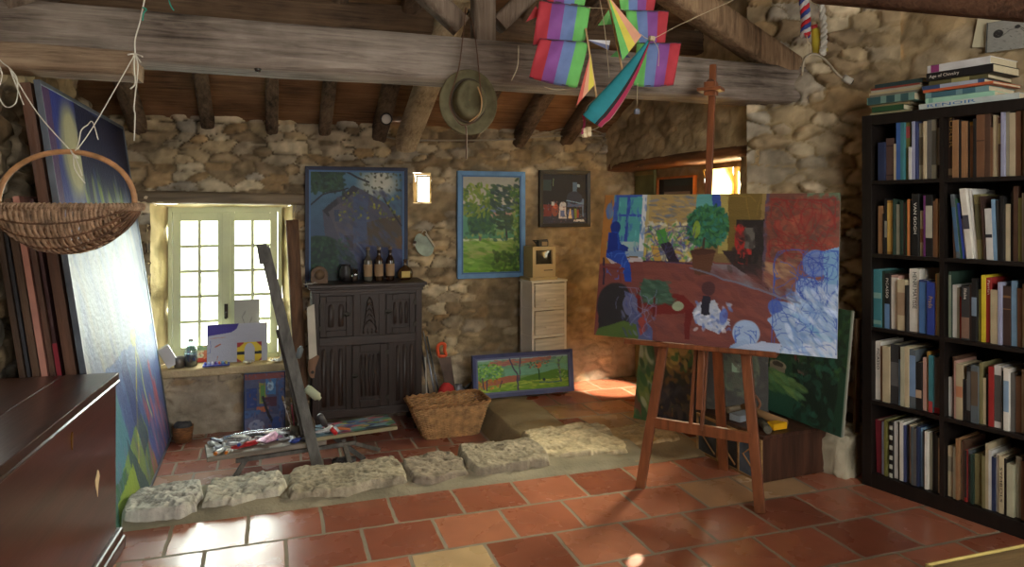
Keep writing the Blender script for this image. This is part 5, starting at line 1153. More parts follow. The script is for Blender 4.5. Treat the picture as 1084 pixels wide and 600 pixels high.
a = on_y(198,392,5.37); b = on_y(220,365,5.37)
picture('colour_card', 'small red and green painted card behind the glass jar', 'painting', A, b.x-a.x, b.z-sz-.003, ((a.x+b.x)/2, 5.36, sz+.002), 0, -.1, 0)
p = on_sill(202,5.26); t = thing('glass_bottle', 'clear round bottle half full of grey liquid on the window sill', 'bottle', p)
mb = MB(); mb.lathe([(0,0),(.036,.0),(.042,.006),(.042,.10),(.036,.125),(.018,.145),(.016,.15),(.016,.168),(0,.168)], seg=24); mb.build('glass', GLASS('bottle_clear', (206,222,224), .25), t)
mb = MB(); mb.lathe([(0,.004),(.039,.004),(.039,.085),(0,.085)], seg=24); mb.build('liquid', M('grey_liquid', (84,90,98), .2, .1), t)
mb = MB(); mb.lathe([(0,.169),(.018,.169),(.018,.186),(0,.186)], seg=16); mb.build('cap', M('cap_white', (206,210,210), .4, .05), t)
p = on_sill(190,5.25); t = thing('metal_cup', 'small dented grey metal cup beside the glass bottle on the sill', 'cup', p)
mb = MB(); mb.lathe([(0,0),(.032,0),(.034,.07),(.031,.07),(.029,.006),(0,.006)], seg=20); mb.build('body', M('dull_metal', (130,124,116), .4, .2, 8, .1, 40, .7), t)
p = on_sill(180,5.27); t = thing('white_box', 'white card box tipped against the left window reveal', 'box', p + Vector((-.01,-.02,.004)), .15)
mb = MB(); mb.box((0,0,.075), (.075,.06,.14), Matrix.Rotation(-.5,3,'Y')); mb.build('carton', M('carton_white', (206,204,204), .6, .06), t, .003)
p = on_sill(229,5.20); t = thing('pastel_set', 'flat tray of blue and coloured pastels on the edge of the sill', 'paint set', p + Vector((0,.0,.006)), .05)
mb = MB(); mb.bb(-.085,.085,-.035,.035,0,.010); mb.build('tray', M('tray_blue', (70,80,170), .5, .1), t, .002)
for k, c_ in enumerate([(60,70,180),(150,160,206),(196,190,210),(90,60,150),(200,100,90),(80,140,200),(196,190,120)]):
    mb = MB(); mb.tube([(-.068+.022*k,-.025,.016),(-.07+.022*k,.025,.016)], .007, 8); mb.build('pastel', M('pastel%d' % k, c_, .7, .05), t)
for k, (px_, w_, lab) in enumerate([(263,.07,'folded white paper on the sill under the yellow arch'),(291,.06,'crumpled white paper at the right end of the window sill')]):
    p = on_sill(px_,5.22); t = thing('paper', lab, 'paper', p, .3*k)
    mb = MB(); P = [[(-w_/2+w_*i/6, -.03+.06*j/4, .004+.018*R.random()) for j in range(5)] for i in range(7)]; mb.grid(P, False); mb.build('sheet', M('paper_white', (206,204,200), .8, .05), t)
p = on_sill(300,5.23); t = thing('white_card', 'narrow white card leaning at the right end of the sill', 'card', p, -.4, None, -.0)
mb = MB(); mb.box((.0,0,.06), (.012,.05,.12), Matrix.Rotation(.35,3,'Y')); mb.build('card', M('paper_white', (206,204,200)), t)

# planter / crate by the tall painting
p = on_y(190, 458, 5.08); p.z = LOW+.001; t = thing('wicker_pot', 'small brown basket of dark odds and ends in the corner below the window', 'basket', (p.x+.02, 5.08, LOW+.001))
mb = MB(); mb.lathe([(0,.005),(.055,0),(.066,.10),(.06,.10),(.05,.012),(0,.012)], seg=24); mb.build('pot', M('brown_wicker', (132,88,52), .8, .3, 30, .6, 50, 0, (1,1,6)), t)
mb = MB(); mb.rock((0,0,.095),(.11,.11,.06),5,.7,.25,6); mb.build('contents', M('dark_stuff', (58,60,66), .7, .4, 30), t)

# posts and sticks right of the window
a = on_y(309,233,5.16); b = on_y(322,452,4.96)
t = thing('timber_post', 'rough brown timber post leaning right of the window', 'post', (b.x,4.97,LOW))
v1 = Vector((a.x-b.x, 5.13-4.97, a.z-LOW)); mb = rough_beam((0,0,.02), v1, .085, .06, 71, .06, up=(0,1,0)); mb.build('post', WOOD('post_brown', (98,68,46), 'z', .7, .3, .5), t)
a = on_y(325,322,4.84); b = on_y(331,398,4.80)
t = thing('white_board', 'narrow white painted board with a hole hanging beside the cupboard', 'board', (b.x,4.84,b.z))
hh = a.z-b.z; mb = MB(); mb.prism([(-.022,.10),(.03,.10),(.012,hh),(-.035,hh-.02)], (0,0,0), (1,0,0), (0,0,1), (0,-1,0), .012); mb.build('board', M('board_white', (190,180,164), .6, .12), t, .002)
mb = MB(); mb.prism([(-.03,.03),(-.01,-.02),(.012,-.02),(.02,.05),(.045,.12),(.03,.13),(-.025,.10)], (0,.002,0), (1,0,0), (0,0,1), (0,-1,0), .016); mb.build('bracket', WOOD('bracket_wood', (110,80,60), 'z'), t, .002)
mb = MB(); mb.tube([(0,-.016,.02),(0,-.018,.02)], .011, 12); mb.build('hole', iron, t)

# grey easel mast leaning across the window
b = on_z(338,501,LOW); a = at_d(280,262,4.36)
t = thing('easel_mast', 'dark grey wooden mast leaning in front of the window, standing by the paint bench', 'easel', (b.x,b.y,LOW))
gw = WOOD('grey_wood', (96,93,90), 'z', .6, .25, .3)
d = a - Vector((b.x,b.y,LOW)); dn = d.normalized()
mb = MB(); mb.bar((0,0,.0), d, .062, .04, (0,1,0)); mb.bar(d-dn*.10+Vector((-.02,-.005,0)), d+dn*.02+Vector((-.012,-.005,0)), .06, .045, (0,1,0)); mb.build('mast', gw, t, .004)
mb = MB(); o1 = Vector((-.035,.02,0)); mb.bar(d*.16+o1, d*.62+o1, .03, .025, (0,1,0)); mb.build('slider', WOOD('slider_wood', (56,48,42), 'z'), t, .003)
def att(f, off): return d*f + Vector(off)
for k, (f, off, ax, r_, L_, c_, nm) in enumerate([(.52,(.055,-.02,0),(.02,0,.07),.018,.075,(90,96,100),'paint_tube'),(.34,(.075,-.03,0),(.08,-.02,-.07),.026,.11,(170,176,150),'paint_tube'),(.22,(.09,-.02,0),(.05,0,-.09),.02,.09,(70,66,70),'clip')]):
    m_ = att(f, off); dv = Vector(ax).normalized()*L_/2
    mb = MB(); mb.tube([m_-dv, m_-dv*.7, m_+dv*.6, m_+dv*.8, m_+dv], [r_*.6,r_,r_,r_*.5,r_*.5], 12); mb.build(nm, M('mt_%d' % k, c_, .4, .15), t)
mb = MB(); m_ = att(.2,(.13,-.03,-.02)); mb.tube([m_, m_+Vector((.03,0,-.035))], .013, 10); mb.build('red_cap', M('red_plastic', (180,36,40), .35, .05), t)

# ---------------- low paint bench with tubes
bo = on_z(219,484,.012); be = on_z(421,452,.03)
byaw = math.atan2(be.y-bo.y, be.x-bo.x); bL = math.hypot(be.x-bo.x, be.y-bo.y)
bt = thing('paint_bench', 'low folding paint bench whose right board is a smeared palette', 'bench', (bo.x,bo.y,LOW), byaw)
bz = .012-LOW; bw = .235
mb = MB(); mb.bb(0,bL*.60,0,bw,bz-.028,bz); mb.build('left_board', WOOD('bench_wood', (132,122,112), 'x', .6, .3), bt, .004)
A = Art(150, 60, (96,130,150), 31); A.dabs(200,0,0,1,1,[(110,146,166),(80,120,150),(130,160,160),(90,110,120)],(.05,.1),2.5,.2,.6); A.dabs(70,.25,0,1,1,[(90,150,90),(60,120,80),(200,110,50),(226,196,50),(190,60,80),(50,80,170),(44,44,60),(150,170,170),(70,60,120)],(.04,.09),3,.1,.85)
pbm = MB(); px0, px1 = bL*.52, bL
nx_, ny_ = 150, 60; P = [[(px0+(px1-px0)*i/(nx_-1), bw*1.0*j/(ny_-1)+.01, bz+.022+.012*(i/(nx_-1))) for j in range(ny_)] for i in range(nx_)]
pbm.grid(P, False)
cols = np.zeros((nx_*ny_,3)); la = A.linear()
for i in range(nx_):
    for j in range(ny_): cols[i*ny_+j] = la[ny_-1-j, i]
nbx = len(pbm.v); pbm.bb(px0,px1,.01,bw+.01,bz+.0,bz+.0205); 
cols = np.vstack([cols, np.tile(np.array(lin((150,140,110))[:3]), (8,1))]); pbm.cols = cols
o = pbm.build('palette_board', paintm, bt); o['label'] = 'paint smeared palette board'
def leg(nm, pts, w=.028): 
    mb = MB(); mb.bar(pts[0], pts[1], w, .018, (0,1,0)); mb.build(nm, gw, bt, .002)
inv = (Matrix.Translation((bo.x,bo.y,LOW)) @ Matrix.Rotation(byaw,4,'Z')).inverted()
for (pb, top) in ((on_z(247,509,LOW),(.22,.03)),(on_z(372,497,LOW),(bL*.70,.05)),(on_z(386,487,LOW),(bL*.66,.16)),(on_z(268,480,LOW),(.24,.2))):
    q_ = inv @ pb; leg('leg', ((q_.x,q_.y,.006),(top[0],top[1],bz-.03)))
for yy in (.02, .19):
    mb = MB(); mb.bar((.15,yy,bz-.05),(bL*.76,yy,bz-.045), .02, .022); mb.build('side_rail', gw, bt, .002)
mb = MB(); mb.bar((bL*.76,.02,bz-.05),(bL*.92,.10,.012), .022, .016, (0,1,0)); mb.build('strut', gw, bt, .002)
def wb(x, y, z): return Vector((bo.x + x*math.cos(byaw) - y*math.sin(byaw), bo.y + x*math.sin(byaw) + y*math.cos(byaw), LOW+z))
TUBC = [(186,186,190),(196,194,190),(170,174,184),(206,204,200),(160,160,166),(190,180,176)]
CAPC = {'white':(206,206,206),'black':(34,34,36),'yellow':(216,166,40),'orange':(206,120,40),'blue':(50,70,150),'red':(180,40,44)}
def paint_tube(x, y, z, ang, L_, r, col, cap, label, grp='paint tubes heaped on the bench', tilt=0.0, squash=.55):
    t = thing('paint_tube', label, 'paint tube', wb(x,y,z), byaw+ang, grp, 0)
    mb = MB(); n = 12; P = []; sg = 14; rs = random.Random(int(x*1e4)+int(y*1e5))
    for i in range(n+1):
        f = i/n; row = []
        for k in range(sg):
            a = 2*math.pi*k/sg; wx = r*(1.0 if f > .25 else 1.0+.25*(1-f/.25)); hz = r*(squash+.35*f) if f > .25 else r*(.12+ (squash)*f/.25)
            if f > .93: wx *= .5; hz = wx
            row.append(((f-.5)*L_, math.cos(a)*wx*(1+.15*(rs.random()-.5)), hz*math.sin(a)*(1+.3*(rs.random()-.5)) + r*.85 + tilt*L_*(f-.5)))
        P.append(row)
    Q = [[P[i][k] for i in range(n+1)] for k in range(sg)]; mb.grid(Q, True, 0, True)
    mb.f.append([len(mb.v)-sg*(n+1)+k*(n+1)+n for k in range(sg)]); mb.sm.append(False); mb.mi.append(0)
    mb.build('tube', M('tube_%d_%d_%d' % col, col, .38, .25, 40, .3, 60, .15), t)
    mb = MB(); mb.tube([(L_*.5,0,r*.85+tilt*L_*.5),(L_*.5+r*.9,0,r*.85+tilt*L_*.55)], r*.62, 12); mb.build('cap', M('cap_'+cap, CAPC[cap], .4, .05), t)
z_ = bz+.001
special = [(.075,.045,-2.2,.09,.015,(186,186,190),'orange','crumpled silver tube with an orange cap at the left end of the paint bench'),
 (.115,.04,-1.9,.085,.014,(196,194,190),'orange','second tube with an orange cap near the left end of the bench'),
 (.20,.075,.35,.17,.018,(176,44,48),'yellow','long red paint tube with a yellow cap on the bench'),
 (.335,.10,.7,.13,.03,(226,176,206),'white','fat pink smeared paint tube in the middle of the heap'),
 (.40,.15,1.4,.10,.024,(206,150,186),'white','pink crumpled tube behind the fat pink one'),
 (.47,.03,.2,.06,.016,(44,60,130),'blue','small blue paint tube at the front of the heap'),
 (.52,.035,-.4,.07,.014,(50,48,56),'black','small black paint tube at the front of the bench')]
for s_ in special: paint_tube(s_[0],s_[1],z_,s_[2],s_[3],s_[4],s_[5],s_[6],s_[7])
rs = random.Random(5)
for k in range(34):
    x = rs.uniform(.03,.60); y = rs.uniform(.06,.22); lvl = 0.0 if k < 20 else .022
    paint_tube(x, y, z_+lvl, rs.uniform(0,6.28), rs.uniform(.06,.11), rs.uniform(.010,.017), TUBC[rs.randrange(6)], rs.choice(['white','white','black','blue']), 'small crumpled silvery paint tube in the heap on the bench')
for k, (x, y, c_, lab) in enumerate([(.64,.06,(190,190,196),'silver paint tube lying on the left edge of the palette board'),(.68,.10,(206,206,204),'white paint tube squeezed flat on the palette board'),(.72,.05,(176,180,190),'grey paint tube pointing to the front of the palette board')]):
    paint_tube(x, y, bz+.026, .8*k, .09, .014, c_, 'black', lab)
# jar of brushes
t = thing('brush_jar', 'paint crusted dark jar on the bench behind the leaning mast', 'jar', wb(.50,.13,z_+.0), 0)
mb = MB(); mb.lathe([(0,.0),(.036,0),(.038,.08),(.035,.08),(.033,.006),(0,.006)], seg=20); mb.build('jar', M('crusted', (74,66,52), .6, .5, 25, .8, 40), t)
for k, (dx, dy, hh, c_) in enumerate([(-.03,.01,.24,(176,172,176)),(-.012,.02,.22,(150,60,70)),(.01,.0,.25,(196,192,186)),(.018,.012,.20,(180,40,60)),(-.02,-.012,.19,(84,64,46)),(.026,-.008,.21,(60,56,60))]):
    p0 = wb(.50,.13,z_+.01); b_ = thing('paint_brush', ['long white handled','dull red','second white handled','bright red','brown wooden','blackish'][k] + ' brush standing in the crusted jar', 'brush', p0 + Vector((dx*.5,dy*.5,0)), 0, 'brushes in the crusted jar')
    mb = MB(); e = Vector((dx*2.2,dy*2.2,hh)); mb.tube([(0,0,0), e*.6, e*.8], [.003,.005,.004], 8); mb.build('handle', M('brush_%d' % k, c_, .4, .1), b_)
    mb = MB(); mb.tube([e*.8, e*.86], .0055, 8); mb.build('ferrule', M('ferrule', (160,156,150), .3, .1, 8, 0, 40, .9), b_)
    mb = MB(); mb.tube([e*.86, e*.93, e], [.006,.009,.003], 8, flat=.5); mb.build('bristles', M('bristle', (112,92,70), .9, .2, 60), b_)
t = thing('mixing_pot', 'dark leather like mixing pouch slumped beside the brush jar', 'pouch', wb(.565,.12,z_+.0), .4)
mb = MB(); mb.rock((0,0,.06),(.075,.10,.12),9,.7,.2,4); mb.build('pouch', M('pouch_brown', (74,58,44), .6, .4, 20, .5), t)
for k, (x, y, c_, n_, cat_) in enumerate([(.30,.215,(196,198,206),'shiny rolled foil strip along the back of the bench','foil')]):
    t = thing('foil_roll', n_, cat_, wb(x,y,z_+.03), byaw+.05); mb = MB(); mb.tube([(-.2,0,0),(-.05,.004,.006),(.1,0,.0),(.22,-.006,.004)], [.012,.016,.013,.011], 10, flat=.7); mb.build('foil', M('foil', (176,180,190), .25, .2, 20, .5, 40, .8), t)
t = thing('paint_knife', 'long palette knife lying across the right board edge', 'tool', wb(.60,.16,bz+.03), byaw-.6); mb = MB(); mb.bar((0,0,.006),(.13,0,.006), .016, .002); mb.build('blade', M('steel', (170,172,176), .25, .1, 8, 0, 40, .9), t); mb = MB(); mb.tube([(.13,0,.008),(.18,0,.01),(.24,0,.008)], [.005,.010,.007], 10); mb.build('handle', WOOD('knife_handle', (170,96,60), 'x'), t)
t = thing('rag', 'dark crumpled rag on the floor at the foot of the mast', 'rag', (*on_z(364,492,LOW).xy, LOW+.001)); mb = MB(); mb.rock((0,0,.02),(.14,.08,.045),12,.7,.35,7); mb.build('cloth', M('rag_dark', (66,62,64), .9, .4, 20, .6), t)

# ---------------- trapezoid wicker basket
b0, b1 = on_z(447,464,LOW), on_z(505,459,LOW)
wk = thing('laundry_basket', 'honey coloured rectangular wicker basket on the sunken floor', 'basket', ((b0.x+b1.x)/2+.012, 4.695, LOW), 0.03)
tcx = ((on_y(433,430,4.58).x + on_y(517,427,4.58).x)/2) - (b0.x+b1.x)/2
BW, BD, TW, TD, BH = b1.x-b0.x, .19, .525, .30, .225
wic = M('wicker', (186,144,98), .55, .25, 25, .4, 90); wic2 = M('wicker_dark', (160,116,74), .55, .25, 25, .4, 90)
def rrect(w, d_, r, n):
    pts = []; per = []
    segs = [((-w/2+r,-d_/2),(w/2-r,-d_/2)),((w/2,-d_/2+r),(w/2,d_/2-r)),((w/2-r,d_/2),(-w/2+r,d_/2)),((-w/2,d_/2-r),(-w/2,-d_/2+r))]
    L_ = 2*(w-2*r)+2*(d_-2*r)+2*math.pi*r
    def at(s_):
        s_ = s_ % L_
        for k, (p, q) in enumerate(segs):
            l = math.hypot(q[0]-p[0], q[1]-p[1])
            if s_ <= l: return (p[0]+(q[0]-p[0])*s_/l, p[1]+(q[1]-p[1])*s_/l)
            s_ -= l
            if s_ <= math.pi*r/2:
                a = s_/r + (-math.pi/2 + k*math.pi/2); c_ = [(w/2-r,-d_/2+r),(w/2-r,d_/2-r),(-w/2+r,d_/2-r),(-w/2+r,-d_/2+r)][k]
                return (c_[0]+r*math.cos(a), c_[1]+r*math.sin(a))
            s_ -= math.pi*r/2
        return segs[0][0]
    return [at(L_*i/n) for i in range(n)]
NS = 56
def ring(f, n=NS*4, grow=0.0):
    w = BW+(TW-BW)*f; d_ = BD+(TD-BD)*f
    pts = rrect(w+grow*2, d_+grow*2, .035+.02*f, n)
    return [Vector((x + tcx*f, y, BH*f)) for x, y in pts]
mb = MB(); NR = 26
rings = []
for k in range(NR):
    f = (k+.5)/NR; base = ring(f); out_ = ring(f, grow=.004); pts = []
    for i in range(NS*4):
        s_ = math.sin(2*math.pi*i/8 + math.pi*(k % 2)); nrm_ = (out_[i]-base[i])/.004
        pts.append(base[i] + nrm_*.0042*s_)
    mb.tube(pts+[pts[0]], .0046, 5, False)
mb.build('weave', wic, wk)
mb = MB(); R0_, R1_ = ring(0.0), ring(1.0)
for i in range(0, NS*4, 4): mb.tube([R0_[i], R1_[i]], .0036, 5)
mb.build('stakes', wic2, wk)
mb = MB()
for ph in (0, math.pi):
    rg = ring(1.0); out_ = ring(1.0, grow=.004); pts = []
    for i in range(NS*4):
        nrm_ = (out_[i]-rg[i])/.004; a = 2*math.pi*i/14+ph; pts.append(rg[i] + nrm_*.008*math.cos(a) + Vector((0,0,.004+.008*math.sin(a))))
    mb.tube(pts+[pts[0]], .0085, 6, False)
mb.build('rim', wic2, wk)
mb = MB(); mb.prism([(p.x,p.y) for p in ring(.02, 60)], (0,0,.004), (1,0,0), (0,1,0), (0,0,1), .006); mb.build('bottom', wic2, wk)

# tools behind the basket
def rod(nm, lab, p_top, p_bot, r_, m_, cat='rod', grp=None):
    t = thing(nm, lab, cat, p_bot, 0, grp); d_ = Vector(p_top)-Vector(p_bot); mb = MB(); mb.tube([(0,0,0), d_*.5, d_], r_, 8); mb.build('shaft', m_, t); return t
tb = lambda px, py: on_y(px, py, 5.16)
steel = M('rod_steel', (150,156,170), .3, .1, 8, 0, 40, .8)
rod('metal_rod', 'bluish metal rod leaning on the wall right of the cupboard, longest', tb(448,350), (1.12,5.00,LOW+.005), .006, steel, 'rod', 'rods behind the basket')
rod('metal_rod', 'grey rod leaning beside the saw behind the basket', tb(452,356), (1.16,5.02,LOW+.005), .006, M('rod_grey', (96,98,104), .4, .1, 8, 0, 40, .6), 'rod', 'rods behind the basket')
rod('wooden_stick', 'thin pale stick leaning close to the cupboard side', tb(450,378), (1.03,4.97,LOW+.005), .006, M('stick_white', (206,200,190), .5), 'stick')
rod('metal_rod', 'black rod behind the bluish metal rod', tb(445,362), (1.08,5.06,LOW+.005), .008, M('rod_black', (40,38,40), .5), 'rod', 'rods behind the basket')
a = tb(459,358); t = thing('hand_saw', 'handsaw with an orange handle standing on its tip behind the basket', 'saw', (a.x+.12,4.955,LOW+.003))
d_ = Vector((a.x-(a.x+.10), .06, a.z-LOW)); dn = d_.normalized(); sd = Vector((1,0,.2)).normalized()
mb = MB(); vv = [Vector((0,0,0)), Vector((.03,0,0)), d_*.78+sd*.05, d_*.80-sd*.04]; mb.add([*vv, *[v_+Vector((0,.003,0)) for v_ in vv]], [(0,1,2,3),(7,6,5,4),(0,4,5,1),(1,5,6,2),(2,6,7,3),(3,7,4,0)]); mb.build('blade', M('saw_blade', (70,54,46), .4, .3, 8, 0, 40, .6), t)
mb = MB(); hp = d_*.9
mb.tube(crom([hp+Vector((-.025,0,-.05)), hp+Vector((-.034,0,.01)), hp+Vector((-.012,0,.04)), hp+Vector((.02,0,.03)), hp+Vector((.018,0,-.01)), hp+Vector((.026,0,-.05)), hp+Vector((-.025,0,-.05))], 5), .012, 8); mb.build('handle', M('orange_plastic', (216,84,40), .4, .1), t)
p = on_y(473, 412, 4.98); t = thing('red_bag', 'red cloth bag standing behind the basket', 'bag', (p.x,4.99,LOW+.001)); hz = on_y(473,405,4.99).z-LOW
mb = MB(); mb.lathe([(0,0),(.075,.0),(.085,.05),(.075,hz*.6),(.05,hz*.9),(.02,hz),(0,hz+.002)], seg=20, sy=.8); mb.build('cloth', M('red_cloth', (176,44,44), .7, .2, 10, .3), t)
p = on_y(486, 412, 5.0); t = thing('glass_jar', 'grey glass jar standing behind the red bag and the basket', 'jar', (p.x,5.03,LOW+.001)); hz = on_y(486,407,5.03).z-LOW
mb = MB(); mb.lathe([(0,0),(.05,0),(.055,hz*.8),(.03,hz*.95),(.03,hz),(0,hz)], seg=18); mb.build('jar', M('jar_grey', (130,130,136), .2, .3, 12), t)
p = on_y(495, 411, 5.02); t = thing('trowel', 'black pointed trowel standing between the jar and the landscape painting', 'tool', (p.x,5.06,LOW+.001)); q_ = on_y(499,405,5.04)
mb = MB(); mb.tube([(0,0,0),(.0,-.005,(p.z-LOW)*.95)], [.012,.012], 8); mb.build('handle', M('rod_black', (40,38,40)), t); mb = MB(); mb.tube([(-.05,0,p.z-LOW-.02),(0,-.005,p.z-LOW-.005),(.05,-.01,q_.z-LOW+.01)], [.014,.016,.004], 8, flat=.4); mb.build('blade', M('rod_black', (40,38,40)), t)

# ---------------- drawer tower and old computer
a = on_y(559,297,4.98); b = on_y(600,297,4.98); TX0, TX1 = a.x, b.x; TZ = a.z
tw_ = thing('drawer_tower', 'white translucent plastic drawer tower against the back wall', 'drawer unit', ((TX0+TX1)/2+.01, 4.965, .001), .22)
W_ = TX1-TX0; D_ = .17; pl = M('white_plastic', (216,210,198), .4, .05, 5, 0, 40, 0, (1,1,1), .4); plf = M('drawer_front', (196,190,178), .35, .14, 3.5, 0, 40, 0, (1,3,14))
mb = MB()
for xx in (-W_/2, W_/2-.02):
    mb.bb(xx,xx+.02,0,.02,0,TZ-.02); mb.bb(xx,xx+.02,D_-.02,D_,0,TZ-.02); mb.bb(xx+.004,xx+.012,.02,D_-.02,0,TZ-.02)
nd = 4
for k in range(nd+1):
    zz = (TZ-.02)*k/nd; mb.bb(-W_/2,W_/2,0,D_,zz,zz+.02)
mb.bb(-W_/2-.006,W_/2+.006,-.006,D_+.004,TZ-.016,TZ-.002)
mb.build('shell', pl, tw_, .003)
for k in range(nd):
    za, zb2 = (TZ-.02)*k/nd+.024, (TZ-.02)*(k+1)/nd-.004
    mb = MB(); mb.bb(-W_/2+.024,W_/2-.024,-.008,.004,za,zb2); dr = mb.build('drawer', plf, tw_, .004)
    mb = MB(); mb.bb(-W_/2+.03,W_/2-.03,.006,D_-.03,za+.004,zb2-.02); mb.build('contents', M('drawer_paper', (150,140,124), .8, .35, 5, 0, 40, 0, (1,3,20)), dr)
    mb = MB(); mb.bb(-.045,.045,-.022,-.008,za+.05,za+.062); mb.build('handle', pl, dr, .003)
a = on_y(564.5,294,4.97); b = on_y(590,294,4.97)
cpt = thing('old_computer', 'old beige all in one computer on top of the drawer tower', 'computer', ((a.x+b.x)/2-.004, 4.985, TZ), .12)
bei = M('beige_plastic', (186,164,120), .45, .08, 4)
zb3 = .022; CHh = on_y(577,261,4.98).z - TZ; CWd = b.x-a.x
mb = MB(); mb.bb(-CWd/2-.03,CWd/2+.012,-.016,.16,0,zb3); mb.build('keyboard_box', bei, cpt, .004)
mb = MB(); scx0, scx1, scz0, scz1 = -CWd*.36, CWd*.36, zb3+(CHh-zb3)*.42, zb3+(CHh-zb3)*.88
z0_, z1_ = zb3, CHh
for q_ in ((-CWd/2,scx0,z0_,z1_),(scx1,CWd/2,z0_,z1_),(scx0,scx1,z0_,scz0),(scx0,scx1,scz1,z1_)): mb.bb(q_[0],q_[1],0,.03,q_[2],q_[3])
mb.bb(-CWd/2,CWd/2,.03,.15,z0_,z1_)
mb.build('case', bei, cpt)
mb = MB(); P = [[(scx0+(scx1-scx0)*i/10, .022-.010*(1-((i-5)/5)**2)*(1-((j-5)/5)**2), scz0+(scz1-scz0)*j/10) for j in range(11)] for i in range(11)]; mb.grid(P); mb.build('screen', M('screen_glass', (58,54,44), .12, .1, 4, 0, 40, 0, (1,1,1), .8), cpt)
mb = MB(); mb.bb(-.002,CWd*.38,-.002,.001,zb3+(CHh-zb3)*.21,zb3+(CHh-zb3)*.235); mb.build('disk_slot', M('slot_black', (30,28,26)), cpt)
t = thing('black_gadget', 'small black and tan gadget on top of the old computer', 'gadget', ((a.x+b.x)/2-.01, 5.03, TZ+CHh), .1)
mb = MB(); mb.bar((-.07,0,.045),(.05,0,.05),.02,.008); mb.bar((-.06,0,.04),(-.02,0,.0),.016,.008); mb.bb(-.03,.05,-.02,.03,0,.045); mb.build('body', M('gadget_black', (46,42,38), .5), t, .002)
mb = MB(); mb.bb(-.005,.04,-.024,-.02,.006,.036); mb.build('front', M('gadget_tan', (150,124,90), .5), t)
# ---------------- hanging melon basket at the left
hb = at_d(71, 219, 2.2)
tb_ = thing('hanging_basket', 'brown woven oval basket with a hoop handle hanging at the left', 'basket', hb, -TH+.10)
bwk = M('old_wicker', (152,124,99), .65, .35, 30, .5, 120); bwd = M('old_wicker_dark', (92,64,44), .7, .3, 30, .5, 120); bwh = M('basket_hoop', (166,122,84), .5, .3, 20, .3, 60)
HL, HB, HD = .212, .15, .142
def sect(x):
    f = max(0.0, 1-(abs(x)/HL)**2.3); return HB*math.sqrt(max(0,1-(x/HL)**2)), HD*f**.85
mb = MB(); nw = 44
for i in range(nw):
    x = -HL*.975 + 2*HL*.975*(i+.5)/nw; b, d = sect(x); pts = []
    lean_ = (R.random()-.5)*.006
    for k in range(37):
        ph = math.pi*k/36; o = .0035*math.sin(ph*9 + math.pi*(i % 2)); rb = 1 + o/max(.03, (b+d)/2)
        pts.append(Vector((x + lean_*math.sin(ph) - x*.06*math.sin(ph), -math.cos(ph)*b*rb, -math.sin(ph)*d*rb)))
    mb.tube(pts, .0052+.001*R.random(), 6, True, 0, .55)
mb.build('weave', bwk, tb_)
mb = MB()
for k in range(1, 9):
    ph = math.pi*k/9; pts = []
    for i in range(31):
        x = -HL + 2*HL*i/30; b, d = sect(x*.995); pts.append(Vector((x, -math.cos(ph)*b, -math.sin(ph)*d)))
    mb.tube(pts, .0042, 6)
mb.build('rib', bwd, tb_)
mb = MB()
pts = [Vector((HL*math.cos(2*math.pi*k/48), HB*math.sin(2*math.pi*k/48), 0)) for k in range(49)]
mb.tube(pts, .008, 8, False)
for k in range(0, 96):
    a = 2*math.pi*k/96; c_ = Vector((HL*math.cos(a), HB*math.sin(a), 0)); tn = Vector((-HL*math.sin(a), HB*math.cos(a), 0)).normalized(); nn_ = tn.cross(Vector((0,0,1)))
    mb.tube([c_ + nn_*.0105*math.cos(t_) + Vector((0,0,.0105*math.sin(t_))) + tn*.002*(t_-3) for t_ in [2*math.pi*q_/7 for q_ in range(8)]], .0035, 5, False)
mb.build('rim', bwk, tb_)
mb = MB(); pts = [Vector((HL*.95*math.cos(math.pi*k/24), 0, .172*math.sin(math.pi*k/24)**.85)) for k in range(25)]
mb.tube(pts, .0085, 10); mb.build('handle', bwh, tb_)
hm = Vector((0,0,.172))
def cord(mb, pts, r=.0018, n=6): mb.tube(crom(pts, n), r, 6)
# strings: two that carry the basket
kn = at_d(78,163,2.2); k1 = at_d(143,57,2.24); k2 = at_d(10,72,2.2); up1 = at_d(156,-14,2.26)
t = thing('string', 'white string from the beam knot holding the basket handle', 'string', kn); L0_ = lambda p: p-kn
mb = MB(); cord(mb, [L0_(kn), L0_(at_d(100,132,2.21)), L0_(k1)]); cord(mb, [L0_(kn)+Vector((0,-.012,.0)), L0_(kn)+Vector((.012,0,-.012)), L0_(kn)+Vector((0,.012,.0)), L0_(kn)+Vector((-.008,0,.012)), L0_(kn)+Vector((0,-.012,0))], .0025)
cord(mb, [L0_(at_d(93,132,2.20)), L0_(at_d(98,129,2.19)), L0_(at_d(104,148,2.19))]); cord(mb, [L0_(at_d(93,132,2.20)), L0_(at_d(86,138,2.19)), L0_(at_d(83,152,2.19)), L0_(kn)]); cord(mb, [L0_(kn), L0_(at_d(79,178,2.18)), L0_(at_d(90,194,2.18))]); cord(mb, [L0_(kn), L0_(at_d(82,172,2.17)), L0_(at_d(87,186,2.17))])
mb.build('string', M('string_white', (206,202,190), .8, .05), t)
t = thing('string', 'white string with a loose loop going up left from the basket handle', 'string', k2); mb = MB(); L0_ = lambda p: p-k2
cord(mb, [L0_(kn), L0_(at_d(40,120,2.2)), L0_(k2)]); cord(mb, [L0_(k2), L0_(at_d(18,84,2.19)), L0_(at_d(17,108,2.19)), L0_(at_d(6,113,2.19)), L0_(at_d(-2,98,2.19)), L0_(at_d(2,78,2.19)), L0_(at_d(-8,56,2.2))]); cord(mb, [L0_(k2), L0_(at_d(20,98,2.18)), L0_(at_d(25,111,2.18))]); cord(mb, [L0_(k2), L0_(at_d(-6,52,2.21)), L0_(at_d(-20,-20,2.24))])
mb.build('string', M('string_white', (206,202,190), .8, .05), t)
